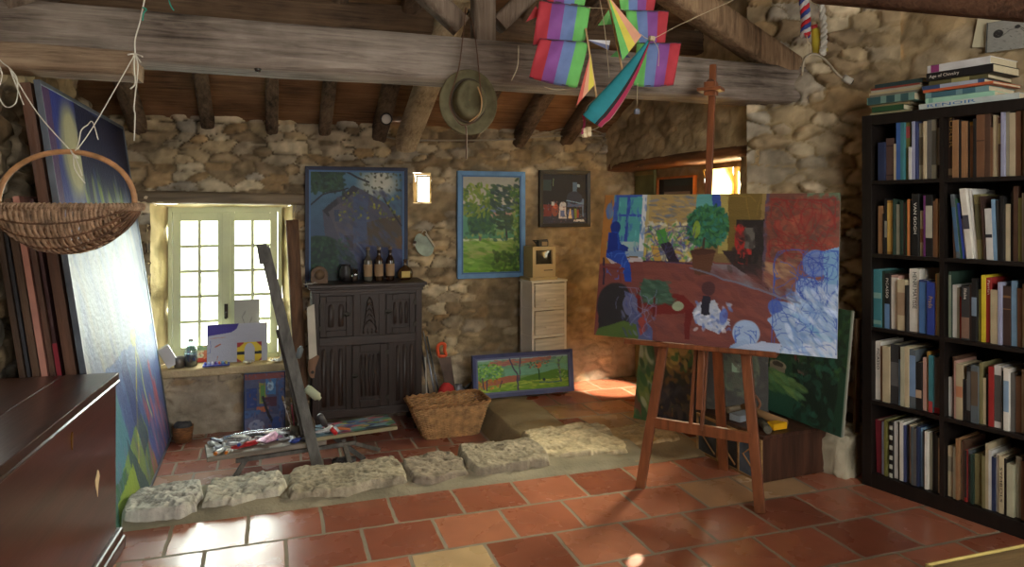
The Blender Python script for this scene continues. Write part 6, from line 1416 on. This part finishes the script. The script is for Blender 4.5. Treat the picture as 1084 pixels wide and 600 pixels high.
t = thing('string', 'knotted white string dangling in front of the tie beam from above', 'string', k1); mb = MB(); L0_ = lambda p: p-k1
cord(mb, [L0_(up1), L0_(at_d(151,9,2.25)), L0_(at_d(148,24,2.25)), L0_(at_d(143,42,2.24)), L0_(k1), L0_(at_d(142,70,2.24)), L0_(at_d(143,88,2.24)), L0_(at_d(138,94,2.24))], .0022)
cord(mb, [L0_(k1), L0_(at_d(146,72,2.23)), L0_(at_d(142,112,2.24)), L0_(at_d(143,122,2.24)), L0_(at_d(142,149,2.24))])
cord(mb, [L0_(at_d(135,58,2.23)), L0_(k1), L0_(at_d(151,60,2.23))], .0024); cord(mb, [L0_(k1), L0_(at_d(149,66,2.23))])
mb.build('string', M('string_white', (206,202,190), .8, .05), t); mb = MB(); cord(mb, [L0_(at_d(151,8,2.24)), L0_(at_d(155,10,2.24)), L0_(at_d(152,14,2.24)), L0_(at_d(151,22,2.24))], .0025); mb.build('green_thread', M('thread_green', (40,140,116), .7), t)
t = thing('string', 'short turquoise thread end hanging at the top edge right of the knotted string', 'string', at_d(180,2,2.4)); mb = MB(); L0_ = lambda p: p-at_d(180,2,2.4); cord(mb, [L0_(at_d(176,-12,2.4)), L0_(at_d(180,4,2.4)), L0_(at_d(184,11,2.4))], .002); mb.build('thread', M('thread_turq', (30,160,140), .7), t)

# ---------------- hat on the king post
hc = on_y(495.5,108,3.16)
ht = thing('hat', 'olive felt bush hat hanging by its chin cord from the king post', 'hat', hc, -.05)
felt = M('felt_olive', (104,98,74), .95, .15, 20, .2, 200, 0, (1,1,1), .1)
mb = MB(); P = []; n = 48
for k in range(n):
    a = 2*math.pi*k/n; row = []
    for f, yy in ((1.0,-.012),(.97,-.020),(.86,-.012),(.72,-.002),(.60,.0),(.57,-.008)):
        wv = .010*math.cos(2*a)*(f-.55)
        row.append((.136*math.cos(a)*f, yy-.0+wv, .152*math.sin(a)*f-.004))
    P.append(row)
mb.grid(P, True, 0, True); o = mb.build('brim', felt, ht); sm = o.modifiers.new('thick','SOLIDIFY'); sm.thickness = .003
mb = MB(); P = []
for k in range(n):
    a = 2*math.pi*k/n; row = []
    for f, yy in ((1.03,-.003),(1.0,-.03),(.96,-.065),(.88,-.085),(.74,-.092),(.5,-.080),(.25,-.062),(.03,-.055)):
        x = .076*math.cos(a)*f; z = .094*math.sin(a)*f*(1.0) + .004
        pin = .022*math.exp(-((x/.028)**2))*(1 if z > -.03 else .3) if yy < -.05 else 0
        row.append((x*(1-.16*max(0,z)/.09), yy+pin, z))
    P.append(row)
mb.grid(P, True, 0, True); mb.build('crown', felt, ht)
mb = MB(); pts = [Vector((.079*math.cos(2*math.pi*k/n), -.012, .0975*math.sin(2*math.pi*k/n)+.004)) for k in range(n+1)]; mb.tube(pts, .007, 6, False, 0, 1.0); mb.build('hat_band', M('hat_band', (66,56,42), .7), ht)
mb = MB(); q = lambda px, py, y=3.12: on_y(px,py,y)-hc
cord(mb, [q(492,8,3.26), q(489,44,3.2), q(486,72,3.13), q(478,104,3.05), q(480,118,3.05), q(490,132,3.06), q(503,128,3.05), q(511,112,3.05), q(509,88,3.08), q(503,44,3.2), q(497,18,3.26)], .0028, 8); mb.build('chin_cord', M('leather_cord', (92,62,42), .6), ht)
mb = MB(); cord(mb, [q(494,133,3.05), q(495,140,3.06), q(494.5,168,3.1)], .004); mb.build('cord_tail', M('leather_cord', (92,62,42), .6), ht)
mb = MB(); cord(mb, [q(507,92,3.06), q(511,106,3.04), q(509,120,3.04), q(498,129,3.05)], .003); o = mb.build('pale_lace', M('lace_tan', (166,130,84), .6), ht)
hk = q(494.5,13,3.28); mb = MB(); mb.tube([hk+Vector((0,.05,0)), hk, hk+Vector((0,-.015,.01))], .005, 8); mb.build('peg', iron, ht)

# ---------------- sailing ship kite
KY = 2.75
kc = at_d(655,90,KY)
kt = thing('ship_kite', 'rainbow striped sailing ship kite with a turquoise hull hanging below the beams', 'kite', kc)
def kp(px, py, Y=KY): return at_d(px,py,Y)-kc
def cloth(c):
    g_ = sum(c)/3; c2 = tuple(int(v*.72+g_*.28) for v in c)
    return M('cloth_%d_%d_%d' % c, c2, .7, .06, 20, .1, 200, 0, (1,1,1), .2)
RD, PU, BL, GR, YE, OR = (196,40,52), (134,60,150), (92,120,184), (96,196,84), (226,206,50), (230,150,110)
def sail(name, tl, tr, br, bl_, cols, bulge, Y, hem=True):
    A_, B_, C_, D_ = kp(*tl,Y), kp(*tr,Y+.03), kp(*br,Y+.03), kp(*bl_,Y)
    nr = (B_-A_).cross(D_-A_).normalized()
    toward = -(ray((tl[0]+br[0])/2,(tl[1]+br[1])/2)).normalized()
    nr = toward
    mb = MB(); nu = len(cols)*5; nv = 14; vs = []
    for i in range(nu+1):
        for j in range(nv+1):
            s_, t_ = i/nu, j/nv
            p = A_*(1-s_)*(1-t_)+B_*s_*(1-t_)+C_*s_*t_+D_*(1-s_)*t_
            w = bulge*math.sin(math.pi*t_)*(.5+.5*math.sin(math.pi*s_)) + .004*math.sin(s_*17+t_*5)
            vs.append(p + nr*w + Vector((0,0,-.006*math.sin(math.pi*s_)*t_)))
    for i in range(nu):
        for j in range(nv):
            a = i*(nv+1)+j; mb.f.append((a,a+1,a+nv+2,a+nv+1)); mb.sm.append(True); mb.mi.append(i//5)
    mb.v = [tuple(v) for v in vs]
    o = mb.build(name, [cloth(c) for c in cols], kt); m_ = o.modifiers.new('t','SOLIDIFY'); m_.thickness = .0012
    for e0, e1 in ((A_,B_),(D_,C_)):
        mb = MB(); mb.tube([e0,e1], .0022, 6); mb.build('yard', M('yard_dark', (70,56,70), .6), kt)
    return o
Lc, Rc = [RD,PU,BL,GR], [GR,BL,PU,RD]
sail('sail', (574,-24),(621,-24),(619,6),(575,0), Lc, .02, KY+.04)
sail('sail', (571,1),(625,8),(619,43),(564,48), Lc, .04, KY)
sail('sail', (571,41),(623,45),(611,93),(560,82), Lc, .045, KY-.03)
sail('sail', (653,-24),(698,-24),(692,12),(657,11), Rc, .02, KY+.2)
sail('sail', (662,11),(708,12),(704,46),(668,45), Rc, .03, KY+.17)
sail('sail', (674,46),(721,45.5),(713,90),(671,91), Rc, .04, KY+.14)
def tri(name, pts, cols, Y):
    a, b, c_ = [kp(*p,Y) for p in pts]; mb = MB(); n = len(cols)
    for k in range(n):
        # stripes fan from the head a to points along b-c
        p0 = b+(c_-b)*(k/n); p1 = b+(c_-b)*((k+1)/n); mb.add([a,p0,p1], [(0,1,2)], False, k)
    o = mb.build(name, [cloth(c) for c in cols], kt); m_ = o.modifiers.new('t','SOLIDIFY'); m_.thickness = .0014; return o
tri('jib', [(644,-4),(679,38),(659,64)], [OR,YE,GR], KY-.02)
tri('jib', [(625,56),(629,90),(610,112)], [(226,206,50),(226,150,110),(216,80,64)], KY-.03)
tri('jib', [(567,6),(573,16),(557,23)], [(206,44,50),(190,36,44)], KY+.02)
tri('jib', [(650,2),(633,27),(652,25)], [(110,200,90),(76,160,66)], KY+.1)
tri('jib', [(655,52),(646,60),(668,61)], [(76,170,76),(60,70,110)], KY+.1)
tri('jib', [(621,42),(646,43),(644,53)], [(206,206,214),(96,104,150)], KY+.05)
# hull: lofted boat from stern (lower left) to bow tip
s0, s1 = kp(627,128,KY-.08), kp(687,43,KY+.04)
ax = (s1-s0).normalized(); vw = (CAM-(kc)).normalized(); sd = ax.cross(vw).normalized()   # sd points to the right lower side
if sd.x < 0: sd = -sd
dp_ = vw
P = []; nst = 18; ncs = 11
cols_idx = []
for i in range(nst+1):
    f = i/nst; wv = .036*(1-f**1.7)*(1.0 if f > .06 else .85) + .004; row = []
    cpt_ = s0+(s1-s0)*f + sd*(.012*math.sin(math.pi*f))
    for k in range(ncs):
        a = math.pi*k/(ncs-1); row.append(cpt_ - sd*math.cos(a)*wv*1.25 + dp_*math.sin(a)*wv*.8)
    P.append(row)
mb = MB(); vs = [p for r_ in P for p in r_]; mb.v = [tuple(p) for p in vs]
for i in range(nst):
    for k in range(ncs-1):
        a = i*ncs+k; mb.f.append((a,a+1,a+ncs+1,a+ncs)); mb.sm.append(True); mb.mi.append(0 if k < 6 else (1 if k < 7 else 2))
mb.f.append(list(range(ncs))); mb.sm.append(False); mb.mi.append(1)
o = mb.build('hull', [cloth((22,132,146)), cloth((44,36,40)), cloth((176,30,72))], kt); m_ = o.modifiers.new('t','SOLIDIFY'); m_.thickness = .002
spar = M('spar', (196,160,116), .5, .1)
mb = MB(); mb.tube([kp(642,-8,KY+.05), kp(659,75,KY)], .004, 8); mb.build('mast', spar, kt)
mb = MB(); mb.tube([kp(620,30,KY), kp(632,106,KY-.02)], .004, 8); mb.build('mast', spar, kt)
strg = M('string_tan', (176,160,130), .8, .05)
mb = MB()
for pts in ([(634,-6),(640,30),(645,82)],[(621,8),(660,10)],[(678,36),(690,41),(720,26),(776,0),(800,-12)],[(690,41),(697,52),(697,70)],[(675,88),(674,116)],[(632,104),(622,112),(617,128)],[(628,112),(640,118),(634,134),(622,138)],[(576,92),(590,95),(610,93)],[(549,48),(548,70),(541,86)]): cord(mb, [kp(*p, KY+.02) for p in pts], .0013)
mb.build('rigging', strg, kt)
mb = MB(); c_ = kp(674,118,KY+.02); mb.rock(c_, (.02,.02,.022), 3); mb.build('weight', M('bead_grey', (90,92,104), .5), kt)
mb = MB()
for k, (px, py) in enumerate([(619,138),(623,142),(619,143),(623,137)]): mb.rock(kp(px,py,KY), (.02,.02,.02), 4+k)
mb.build('bead', M('bead_cream', (206,186,150), .5), kt)
mb = MB(); P = [[kp(616+2.5*i+1.5*math.sin(j),122+5*j,KY-.01) for j in range(5)] for i in range(2)]; mb.grid(P); o = mb.build('ribbon', cloth((176,40,90)), kt)
mb = MB(); mb.rock(kp(690,41,KY+.03), (.022,.02,.02), 7); mb.build('knot', strg, kt)

p = on_y(273,71,3.27); t = thing('insulator', 'small dark glass knob hanging under the middle of the tie beam', 'fitting', p, 0)
mb = MB(); mb.lathe([(0,-.022),(.012,-.020),(.016,-.008),(.010,.0),(.014,.008),(.008,.022),(.004,.03)], seg=16); mb.build('knob', M('dark_glass', (34,32,30), .1, .1, 5, 0, 40, 0, (1,1,1), .8), t)
# ---------------- spotlight and cable along the wall top
p = on_y(409,126,4.85); t = thing('spotlight', 'small clip spotlight with a white face under the ceiling', 'lamp', p, .1)
mb = MB(); rm_ = Matrix.Rotation(math.radians(100),3,'X'); mb.lathe([(.018,-.07),(.03,-.055),(.042,-.005),(.043,.0),(.038,.0)], (0,0,0), 20, rm_); mb.build('housing', M('lamp_black', (40,38,36), .5), t)
mb = MB(); mb.lathe([(.0395,-.002),(.02,.004),(0,.006)], (0,0,0), 20, rm_); mb.build('lens', M('lens_white', (206,206,200), .25), t)
mb = MB(); mb.tube([(0,.05,.01),(0,.09,.05),(.01,.12,.10)], .007, 8); mb.bb(-.02,.03,.10,.14,.06,.14); mb.build('clip', M('lamp_black', (40,38,36), .5), t)
p0 = on_y(437,148,BACK-.05); t = thing('cable', 'pale electric cable running along the top of the back wall', 'cable', p0)
mb = MB(); cord(mb, [on_y(px,py,BACK-.05)-p0 for px, py in ((400,143),(420,147),(437,148.5),(500,148.5),(540,147.5),(570,145),(600,144),(640,143.5))], .006); mb.build('cable', M('cable_grey', (150,140,124), .6), t)
p0 = on_y(560,145,BACK-.06); t = thing('cable', 'thin loose wire drooping below the cable under the rafters', 'cable', p0)
mb = MB(); cord(mb, [on_y(px,py,BACK-.07)-p0 for px, py in ((560,145),(580,140),(600,135.5),(622,136),(640,142))], .003); mb.build('wire', M('cable_grey', (150,140,124), .6), t)

# ---------------- ropes hanging on the pier
def rope(nm, lab, pts, r, cols, cat='rope', strands=3, Y=3.3, turns=60):
    base = at_d(*pts[0],Y); t = thing(nm, lab, cat, base); cpts = crom([at_d(*p,Y)-base for p in pts], 14)
    for k in range(strands):
        mb = MB(); o = []
        for i, p in enumerate(cpts):
            d_ = (cpts[min(i+1,len(cpts)-1)]-cpts[max(i-1,0)]).normalized(); u = d_.orthogonal().normalized(); w = d_.cross(u); a = i*turns/len(cpts)+2*math.pi*k/strands; o.append(p+(u*math.cos(a)+w*math.sin(a))*r*.5)
        mb.tube(o, r*.62, 8); mb.build('strand', M('rope_%d_%d_%d' % cols[k % len(cols)], cols[k % len(cols)], .8, .1, 60, .3, 200), t)
    return t
RY = 3.42
rope('braided_rope', 'red white and blue braided rope hanging on the pier', [(850,-20),(851,0),(853,20),(852.5,38)], .022, [(190,40,48),(206,206,206),(56,76,150)], Y=RY, turns=26)
p0 = at_d(852.5,38,RY); t = thing('string', 'knotted pale string end below the braided rope', 'string', p0); mb = MB(); q = lambda px, py: at_d(px,py,RY-.02)-p0
cord(mb, [q(854,37), q(855,48), q(852,56), q(858,58), q(858,48), q(855,44)], .003); cord(mb, [q(856,57), q(850,64), q(849,80)], .003); mb.build('string', M('string_tan', (176,160,130), .8), t)
rope('white_rope', 'thick white rope hanging beside the braided rope', [(866,-20),(869,0),(871.5,25),(872,44),(870.5,57)], .016, [(196,194,184),(180,178,168)], strands=2, Y=RY-.05, turns=40)
p0 = at_d(862,28,RY); t = thing('yellow_fender', 'yellow plastic float hanging behind the white rope', 'float', p0); mb = MB(); d_ = at_d(869,57,RY)-p0
mb.tube([Vector((0,0,0)), d_*.2, d_*.6, d_*.95, d_], [.012,.020,.030,.034,.022], 14); mb.build('float', M('float_yellow', (196,180,60), .5, .1), t); mb = MB(); mb.tube([-d_*.05, d_*.08], .016, 10); mb.build('red_band', M('float_red', (176,50,56), .5), t)
p0 = at_d(857,58,RY-.06); t = thing('hose', 'pale curved hose with an open end in front of the stone pier', 'hose', p0); mb = MB(); q = lambda px, py: at_d(px,py,RY-.06)-p0
mb.tube(crom([q(849,78), q(852,62), q(862,57), q(874,64), q(886,78), q(896,85)], 8), .0055, 8); mb.build('hose', M('hose_grey', (146,136,116), .6), t); mb = MB(); mb.tube([q(893,82), q(901,86.5)], .017, 14); o = mb.build('nozzle', M('hose_white', (170,166,156), .4), t); mb = MB(); mb.tube([q(901.5,86.7), q(902.3,87.1)], .012, 14); mb.build('opening', iron, t)

# ---------------- picture and panel inside the recess
A = Art(60, 60, (70,60,52), 41); A.rect(0,0,1,.12,(60,70,66)); A.rect(0,.0,.14,1,(30,28,28)); A.grad(.16,.2,.9,1,(176,150,126),(150,120,100)); A.ell(.55,.72,.2,.2,(90,66,54)); A.ell(.55,.8,.14,.16,(150,110,86)); A.rect(.3,.85,.8,1,(60,50,46))
a = on_x(697,187,RXB-.02); b = on_x(736,181,RXB-.02)
W_ = a.y-b.y; picture('recess_portrait', 'small framed portrait print hanging askew inside the recess', 'picture', A, W_-.03, .50, (RXB-.035, (a.y+b.y)/2, a.z-.54), math.radians(-90), -.03, .016, (186,104,44))
a = on_x(676,187,RXB-.02); b = on_x(696,187,RXB-.02)
t = thing('green_panel', 'olive green board at the left end of the recess', 'panel', (RXB-.04,(a.y+b.y)/2,.004), math.radians(-90)); mb = MB(); mb.bb(-(a.y-b.y)/2,(a.y-b.y)/2,-.012,.012,0,a.z+.06); mb.build('board', M('olive_board', (112,112,70), .6, .2, 5), t, .003); mb = MB(); mb.bb(-(a.y-b.y)/2+.01,(a.y-b.y)/2-.01,-.02,-.012,a.z+.0,a.z+.03); mb.build('batten', M('olive_batten', (150,130,80), .6), t)

# ---------------- canvases leaning behind the easel
def panel4(name, label, BLp, BRp, TRp, art, th=.025, fw=0, mat=None, cat='painting', group=None, fcol=(60,48,40), lean=None, hgt=None):
    u = (BRp-BLp); W_ = u.length; u.normalize()
    if lean is not None:
        hn = Vector((-u.y,u.x,0)).normalized(); TRp = BRp + (Vector((0,0,1))*math.cos(lean)+hn*math.sin(lean))*hgt
    v = TRp-BRp; v = v - u*v.dot(u); H_ = v.length; v.normalize(); n_ = v.cross(u)   # n_: local +y (away)
    n_ = u.cross(v)*-1
    O = (BLp+BRp)/2
    m = Matrix(((u.x,n_.x,v.x,O.x),(u.y,n_.y,v.y,O.y),(u.z,n_.z,v.z,O.z),(0,0,0,1)))
    t = thing(name, label, cat, group=group, mat=m)
    canvas('canvas', art, W_-2*fw, H_-2*fw, mat or paintm, t, z0=fw, thick=th)
    if fw: frame_mb(W_-2*fw, H_-2*fw, fw, -.01, th, fw).build('frame', M('frame_%d_%d_%d' % fcol, fcol, .5), t)
    return t
# back canvas with bright side, then dark floral canvas in front
A = Art(60, 110, (70,90,60), 51); A.grad(0,0,1,1,(120,120,90),(66,96,50)); A.rect(0,0,.5,.3,(176,166,130)); A.ell(.3,.75,.25,.15,(130,140,60)); A.dabs(120,0,0,1,1,[(60,100,56),(90,120,60),(140,150,90),(190,186,150),(150,80,60)],(.02,.04),2.5,1.2,.8); A.line([(.75,0),(.6,.4)],.06,(170,60,40)); A.line([(.62,0),(.5,.4)],.04,(206,196,170)); A.line([(.9,0),(.78,.4)],.05,(50,120,60)); A.line([(.8,.45),(.6,1)],.09,(190,140,90))
cd_ = Vector((.556,-.831,0)); bl_ = Vector((2.24,4.175,.003)); br_ = bl_ + cd_*.42
panel4('leaning_canvas', 'bright green and cream canvas partly hidden behind the dark floral one', bl_, br_, None, A, lean=.2, hgt=.80)
A = Art(90, 110, (58,54,44), 53); A.grad(0,0,1,1,(80,80,50),(40,34,36)); A.ell(.3,.3,.2,.25,(140,96,50)); A.ell(.55,.35,.2,.3,(70,66,80)); A.dabs(260,0,0,1,1,[(60,80,46),(120,80,40),(150,110,50),(60,50,60),(90,60,50),(40,36,40)],(.015,.035),2,None,.8); A.dabs(120,0,.0,.5,.5,[(70,110,56),(150,120,60),(190,150,70)],(.015,.03),2,None,.8); A.dabs(120,0,.65,1,1,[(44,40,50),(60,52,60),(80,66,60)],(.02,.04),2,None,.8); A.ell(.32,.3,.08,.1,(176,130,70)); A.ell(.85,.5,.1,.16,(70,76,90))
bl_ = Vector((2.285,4.0,.003)); br_ = bl_ + cd_*.52
panel4('leaning_canvas', 'dark floral canvas leaning behind the left leg of the big easel', bl_, br_, None, A, .025, lean=.2, hgt=.76)
# dark canvas with a round green radio above the crate
A = Art(80, 90, (44,40,34), 55); A.ell(.55,.45,.32,.36,(84,96,66),.8); A.ell(.55,.45,.26,.30,(62,72,52)); A.rect(.45,.38,.68,.50,(120,150,120)); A.dabs(100,0,0,1,1,[(50,46,40),(70,66,50),(40,36,32)],(.02,.04),2.5,None,.6); A.line([(.1,.1),(.95,.22)],.03,(120,90,50))
bl_ = on_z(744,432,.25); br_ = bl_ + Vector((.30,-.19,0)); tr_ = None
panel4('leaning_canvas', 'dark picture with a round green shape behind the crate', bl_, br_, tr_, A, .02, lean=.12, hgt=.42)
# dark green garden painting on the pier
A = Art(110, 140, (34,66,46), 57); A.grad(0,0,1,1,(40,78,48),(30,74,56)); A.poly([(0,.62),(.4,.68),(.62,.8),(.5,.9),(0,.8)],(90,130,70)); A.poly([(0,.7),(.5,.85),(.9,1.1),(0,1.1)],(34,84,64)); A.ell(.58,.5,.24,.36,(24,44,34)); A.ell(.72,.7,.2,.3,(24,46,36)); A.poly([(.36,.2),(.44,.22),(.56,.62),(.42,.6)],(96,76,70)); A.line([(.34,.22),(.37,.5)],.03,(110,50,44)); A.dabs(240,0,0,1,.55,[(40,84,44),(60,104,50),(30,64,44),(28,50,36),(50,90,60)],(.015,.03),2,None,.75); A.dabs(100,.4,.3,.9,1,[(24,44,36),(30,56,44),(36,96,76)],(.015,.035),2,None,.7); A.ell(.14,.585,.12,.045,(150,140,116)); A.ell(.14,.575,.08,.026,(70,62,54)); A.rect(.03,.59,.25,.635,(130,120,104)); A.dabs(50,0,.62,.5,.8,[(110,146,76),(90,140,90),(70,120,66)],(.015,.03),3,.2,.6)
bl_ = on_z(812,430,.265)+Vector((-.04,-.03,0)); br_ = on_z(890,463,.265); tr_ = None
panel4('garden_painting', 'dark green garden painting leaning against the stone pier', bl_, br_, tr_, A, .022, lean=.11, hgt=.62)

# ---------------- crate behind the easel
cw_ = .46; t = thing('wooden_crate', 'low dark wooden chest behind the easel holding studio junk', 'chest', (2.325,2.965,0), .06)
dk = WOOD('crate_wood', (66,40,28), 'z', .55, .3, .3, .1)
mb = MB(); mb.bb(0,cw_,.012,.54,.004,.225); mb.build('body', dk, t, .003)
mb = MB(); mb.bb(-.004,cw_+.006,.0,.545,.225,.243); mb.build('top', dk, t, .004)
tanw = WOOD('crate_edge', (150,116,74), 'y', .6)
mb = MB(); mb.bb(-.010,0,.01,.54,.0,.012); mb.bb(-.010,0,.01,.54,.205,.22); mb.bb(-.010,0,.01,.024,.012,.205); mb.bb(-.010,0,.18,.192,.012,.205); mb.bb(-.010,0,.35,.362,.012,.205); mb.bb(-.010,0,.526,.54,.012,.205); mb.build('side_frame', tanw, t)
for k, (y0_, y1_, c_) in enumerate([(.024,.18,(70,84,100)),(.192,.35,(44,48,54)),(.362,.526,(60,66,74))]):
    mb = MB(); mb.bb(-.004,.0,y0_,y1_,.012,.205); mb.build('side_panel', M('crate_panel%d' % k, c_, .4, .5, 9), t)
    mb = MB(); mb.tube([(-.006,y0_+.02,.03),(-.006,y1_-.03,.11),(-.006,y0_+.04,.18)], .005, 6); mb.build('grille', M('crate_grille', (150,110,70), .5), t)
CT_Z = .2445
def oncr(px, py, z=CT_Z): return on_z(px, py, z)
def junk_tube(nm, lab, p0, p1, r_, m_, cat):
    z = CT_Z + r_ + .001; a, b = on_z(*p0, z), on_z(*p1, z); t = thing(nm, lab, cat, (a.x,a.y,CT_Z)); mb = MB(); A_ = Vector((0,0,r_+.001)); B_ = Vector((b.x-a.x,b.y-a.y,r_+.001)); mb.tube([A_,B_], r_, 14); mb.build('tube', m_, t); return t
junk_tube('cardboard_tube', 'long brown cardboard tube lying across the crate', (779,428),(831,448), .022, M('tube_brown', (132,100,66), .7, .2), 'tube')
junk_tube('cardboard_tube', 'shorter grey brown tube behind the long tube on the crate', (770,434),(800,428), .018, M('tube_grey', (110,96,76), .7, .2), 'tube')
junk_tube('roll', 'small dark mottled roll beside the yellow box on the crate', (806,446),(813,455), .020, M('roll_dark', (84,80,66), .7, .4, 30), 'roll')
p = oncr(826,455); t = thing('yellow_box', 'small bright yellow box at the front of the crate top', 'box', (p.x,p.y+.02,CT_Z+.001), .1); mb = MB(); mb.bb(-.045,.045,-.02,.03,0,.034); mb.build('carton', M('box_yellow', (214,160,20), .5, .08), t, .002)
p = oncr(785,444); t = thing('grey_box', 'pale grey box lying on the crate behind the rear leg', 'box', (p.x,p.y,CT_Z+.001), .3); mb = MB(); mb.bb(-.06,.07,-.035,.035,0,.035); mb.build('carton', M('box_grey', (130,136,142), .5, .1), t, .003)
p = oncr(800,440); t = thing('bent_tool', 'rusty bent metal tool standing on the crate', 'tool', (p.x+.03,p.y+.04,CT_Z+.001)); mb = MB(); mb.tube(crom([Vector((0,0,.008)),Vector((.03,0,.05)),Vector((.0,.02,.10)),Vector((-.03,.02,.06)),Vector((-.02,.03,.008))], 6), .007, 8); mb.build('iron', M('rust', (120,76,50), .7, .3, 20), t)
t = thing('slat', 'tall thin brown slat leaning between the pier and the bookcase', 'slat', (*on_z(906,497,0).xy, .002)); p0 = Vector((on_z(906,497,0).x,on_z(906,497,0).y,.002)); tp = at_d(908,338,3.62); mb = MB(); mb.bar((0,0,0), tp-p0, .03, .016, (0,1,0)); mb.build('slat', WOOD('slat_brown', (104,80,56), 'z'), t)

# ---------------- poster on the wall above the bookcase, near table corner
bnw = Vector((.242,-.969,0)); nw_ = Vector((-.969,-.242,0))
def on_wallC(px, py, off=.03):
    # plane of the near right wall
    P0_ = Vector((RB1[0],RB1[1],0)); d_ = Vector((RC1[0]-RB1[0],RC1[1]-RB1[1],0)).normalized(); n_ = Vector((d_.y,-d_.x,0)); 
    if n_.x > 0: n_ = -n_
    P0_ = P0_ + n_*off; r_ = ray(px,py); tt = (P0_-CAM).dot(n_)/r_.dot(n_); return CAM + r_*tt
A = Art(30, 30, (206,196,160), 61, .004)
a = on_wallC(1029,50); b = on_wallC(1052,50); c_ = on_wallC(1052,15)
panel4('cream_card', 'plain cream card pinned on the wall above the bookcase', a, b + (b-a)*1.6, b + (b-a)*1.6 + Vector((0,0,c_.z-a.z)), A, .004, cat='card')
A = Art(90, 60, (150,148,140), 63, .004); A.strokes(.1); A.line([(.0,.0),(1,.0)],.03,(40,40,40)); A.line([(.02,0),(.02,1)],.03,(60,60,60)); A.ell(.22,.42,.09,.13,(50,48,48)); A.ell(.55,.28,.05,.06,(40,40,42)); A.line([(.3,.5),(.42,.35),(.6,.3),(.9,.7)],.015,(60,58,58)); A.line([(.6,.35),(.75,.6),(.95,.4)],.012,(60,58,58)); A.ell(.85,.62,.08,.12,(50,50,50)); A.dabs(40,.1,.2,1,1,[(90,88,84),(120,118,112)],(.01,.02),3,.5,.6)
a = on_wallC(1043,56,.05); b = on_wallC(1090,50,.05); c_ = on_wallC(1043,29,.05)
panel4('ink_drawing', 'grey ink drawing of dark blots standing above the stacked books', a, b + (b-a)*.3, b + (b-a)*.3 + Vector((0,0,c_.z-a.z+.02)), A, .006, cat='drawing')
tc_ = on_z(983,597,.46); te_ = on_z(1084,577,.46)
t = thing('side_table', 'worn wooden table whose corner shows at the bottom right', 'table', (tc_.x,tc_.y,0), math.atan2(te_.y-tc_.y, te_.x-tc_.x))
tw2 = WOOD('table_top', (112,92,62), 'x', .55, .3, .3, .1); te = M('table_edge', (176,156,92), .5, .15)
mb = MB(); mb.bb(0,.7,-.6,0,.43,.457); mb.build('top', tw2, t, .006)
mb = MB(); mb.bb(-.004,.704,-.0,.006,.432,.461); mb.bb(-.006,0,-.604,.006,.432,.461); mb.build('edging', te, t, .002)
for sx_, sy_ in ((.04,-.04),(.64,-.04),(.04,-.56),(.64,-.56)):
    mb = MB(); mb.bb(sx_-.02,sx_+.02,sy_-.02,sy_+.02,0,.43); mb.build('leg', tw2, t)

# ------------------------------------------------------------------ light
def area(name, loc, to, sx, sy, power, col=(1,1,1), spread=math.pi):
    l = bpy.data.lights.new(name, 'AREA'); l.shape = 'RECTANGLE'; l.size = sx; l.size_y = sy; l.energy = power; l.color = col; l.spread = spread
    o = bpy.data.objects.new(name, l); COL.objects.link(o); o.location = loc
    o.rotation_euler = (Vector(to)-Vector(loc)).to_track_quat('-Z', 'Y').to_euler(); return o
def spot(name, loc, to, power, ang, col=(1,1,1), blend=.2, r=.01):
    l = bpy.data.lights.new(name, 'SPOT'); l.energy = power; l.spot_size = math.radians(ang); l.spot_blend = blend; l.color = col; l.shadow_soft_size = r
    o = bpy.data.objects.new(name, l); COL.objects.link(o); o.location = loc
    o.rotation_euler = (Vector(to)-Vector(loc)).to_track_quat('-Z', 'Y').to_euler(); return o
area('daylight_main_window', ((fx0+fx1)/2, 5.85, 1.05), ((fx0+fx1)/2+.05, 4.0, .6), 1.2, 1.4, LIGHT_MAIN, (.84,.92,1.0))
area('daylight_recess_window', (RXB+.62, 4.25, 1.5), (1.5, 2.8, .1), .45, .5, LIGHT_RECESS, (1.0,.9,.74))
area('daylight_slit_window', ((o0.x+o1.x)/2, 5.75, 1.5), ((o0.x+o1.x)/2, 5.2, 1.45), .4, .5, 14, (1.0,.93,.78))
area('fill_behind_camera', (1.37, -1.75, 2.1), (1.3, 3.2, 1.3), 2.4, 2.0, LIGHT_FRONT, (1.0,.98,.94))  # added front fill, shines in through the unseen opening
spot('sun_patch_floor', (RXB-.08,3.98,1.02), (1.345,2.49,0), LIGHT_SPOT, 1.35, (1.0,.84,.6), .3)
spot('sun_streak_corner', (RXB-.01,4.02,1.58), (2.44,4.93,0), LIGHT_STREAK, 17, (1.0,.86,.64), .6)

w = bpy.data.worlds.new('World'); SC.world = w; w.use_nodes = True
nt = w.node_tree; bg = nt.nodes['Background']; bg.inputs['Color'].default_value = (1.0,.985,.90,1); bg.inputs['Strength'].default_value = WORLD

# ------------------------------------------------------------------ camera
cam = bpy.data.cameras.new('camera'); co = bpy.data.objects.new('camera', cam); COL.objects.link(co)
cam.sensor_width = 36; cam.lens = F/1084*36; cam.shift_y = -(300-YH)/1084
co.location = CAM; co.rotation_euler = (math.radians(90), 0, -TH)
cam.clip_start = .02
SC.camera = co
SC.view_settings.view_transform = 'Standard'; SC.view_settings.look = 'None'; SC.view_settings.gamma = 1; SC.view_settings.exposure = EXPO
SC.view_settings.use_curve_mapping = False
try:
    SC.cycles.use_denoising = True; SC.cycles.max_bounces = 8; SC.cycles.use_adaptive_sampling = False; SC.cycles.diffuse_bounces = 5; SC.cycles.sample_clamp_indirect = 6
except Exception: pass
bpy.context.view_layer.update()
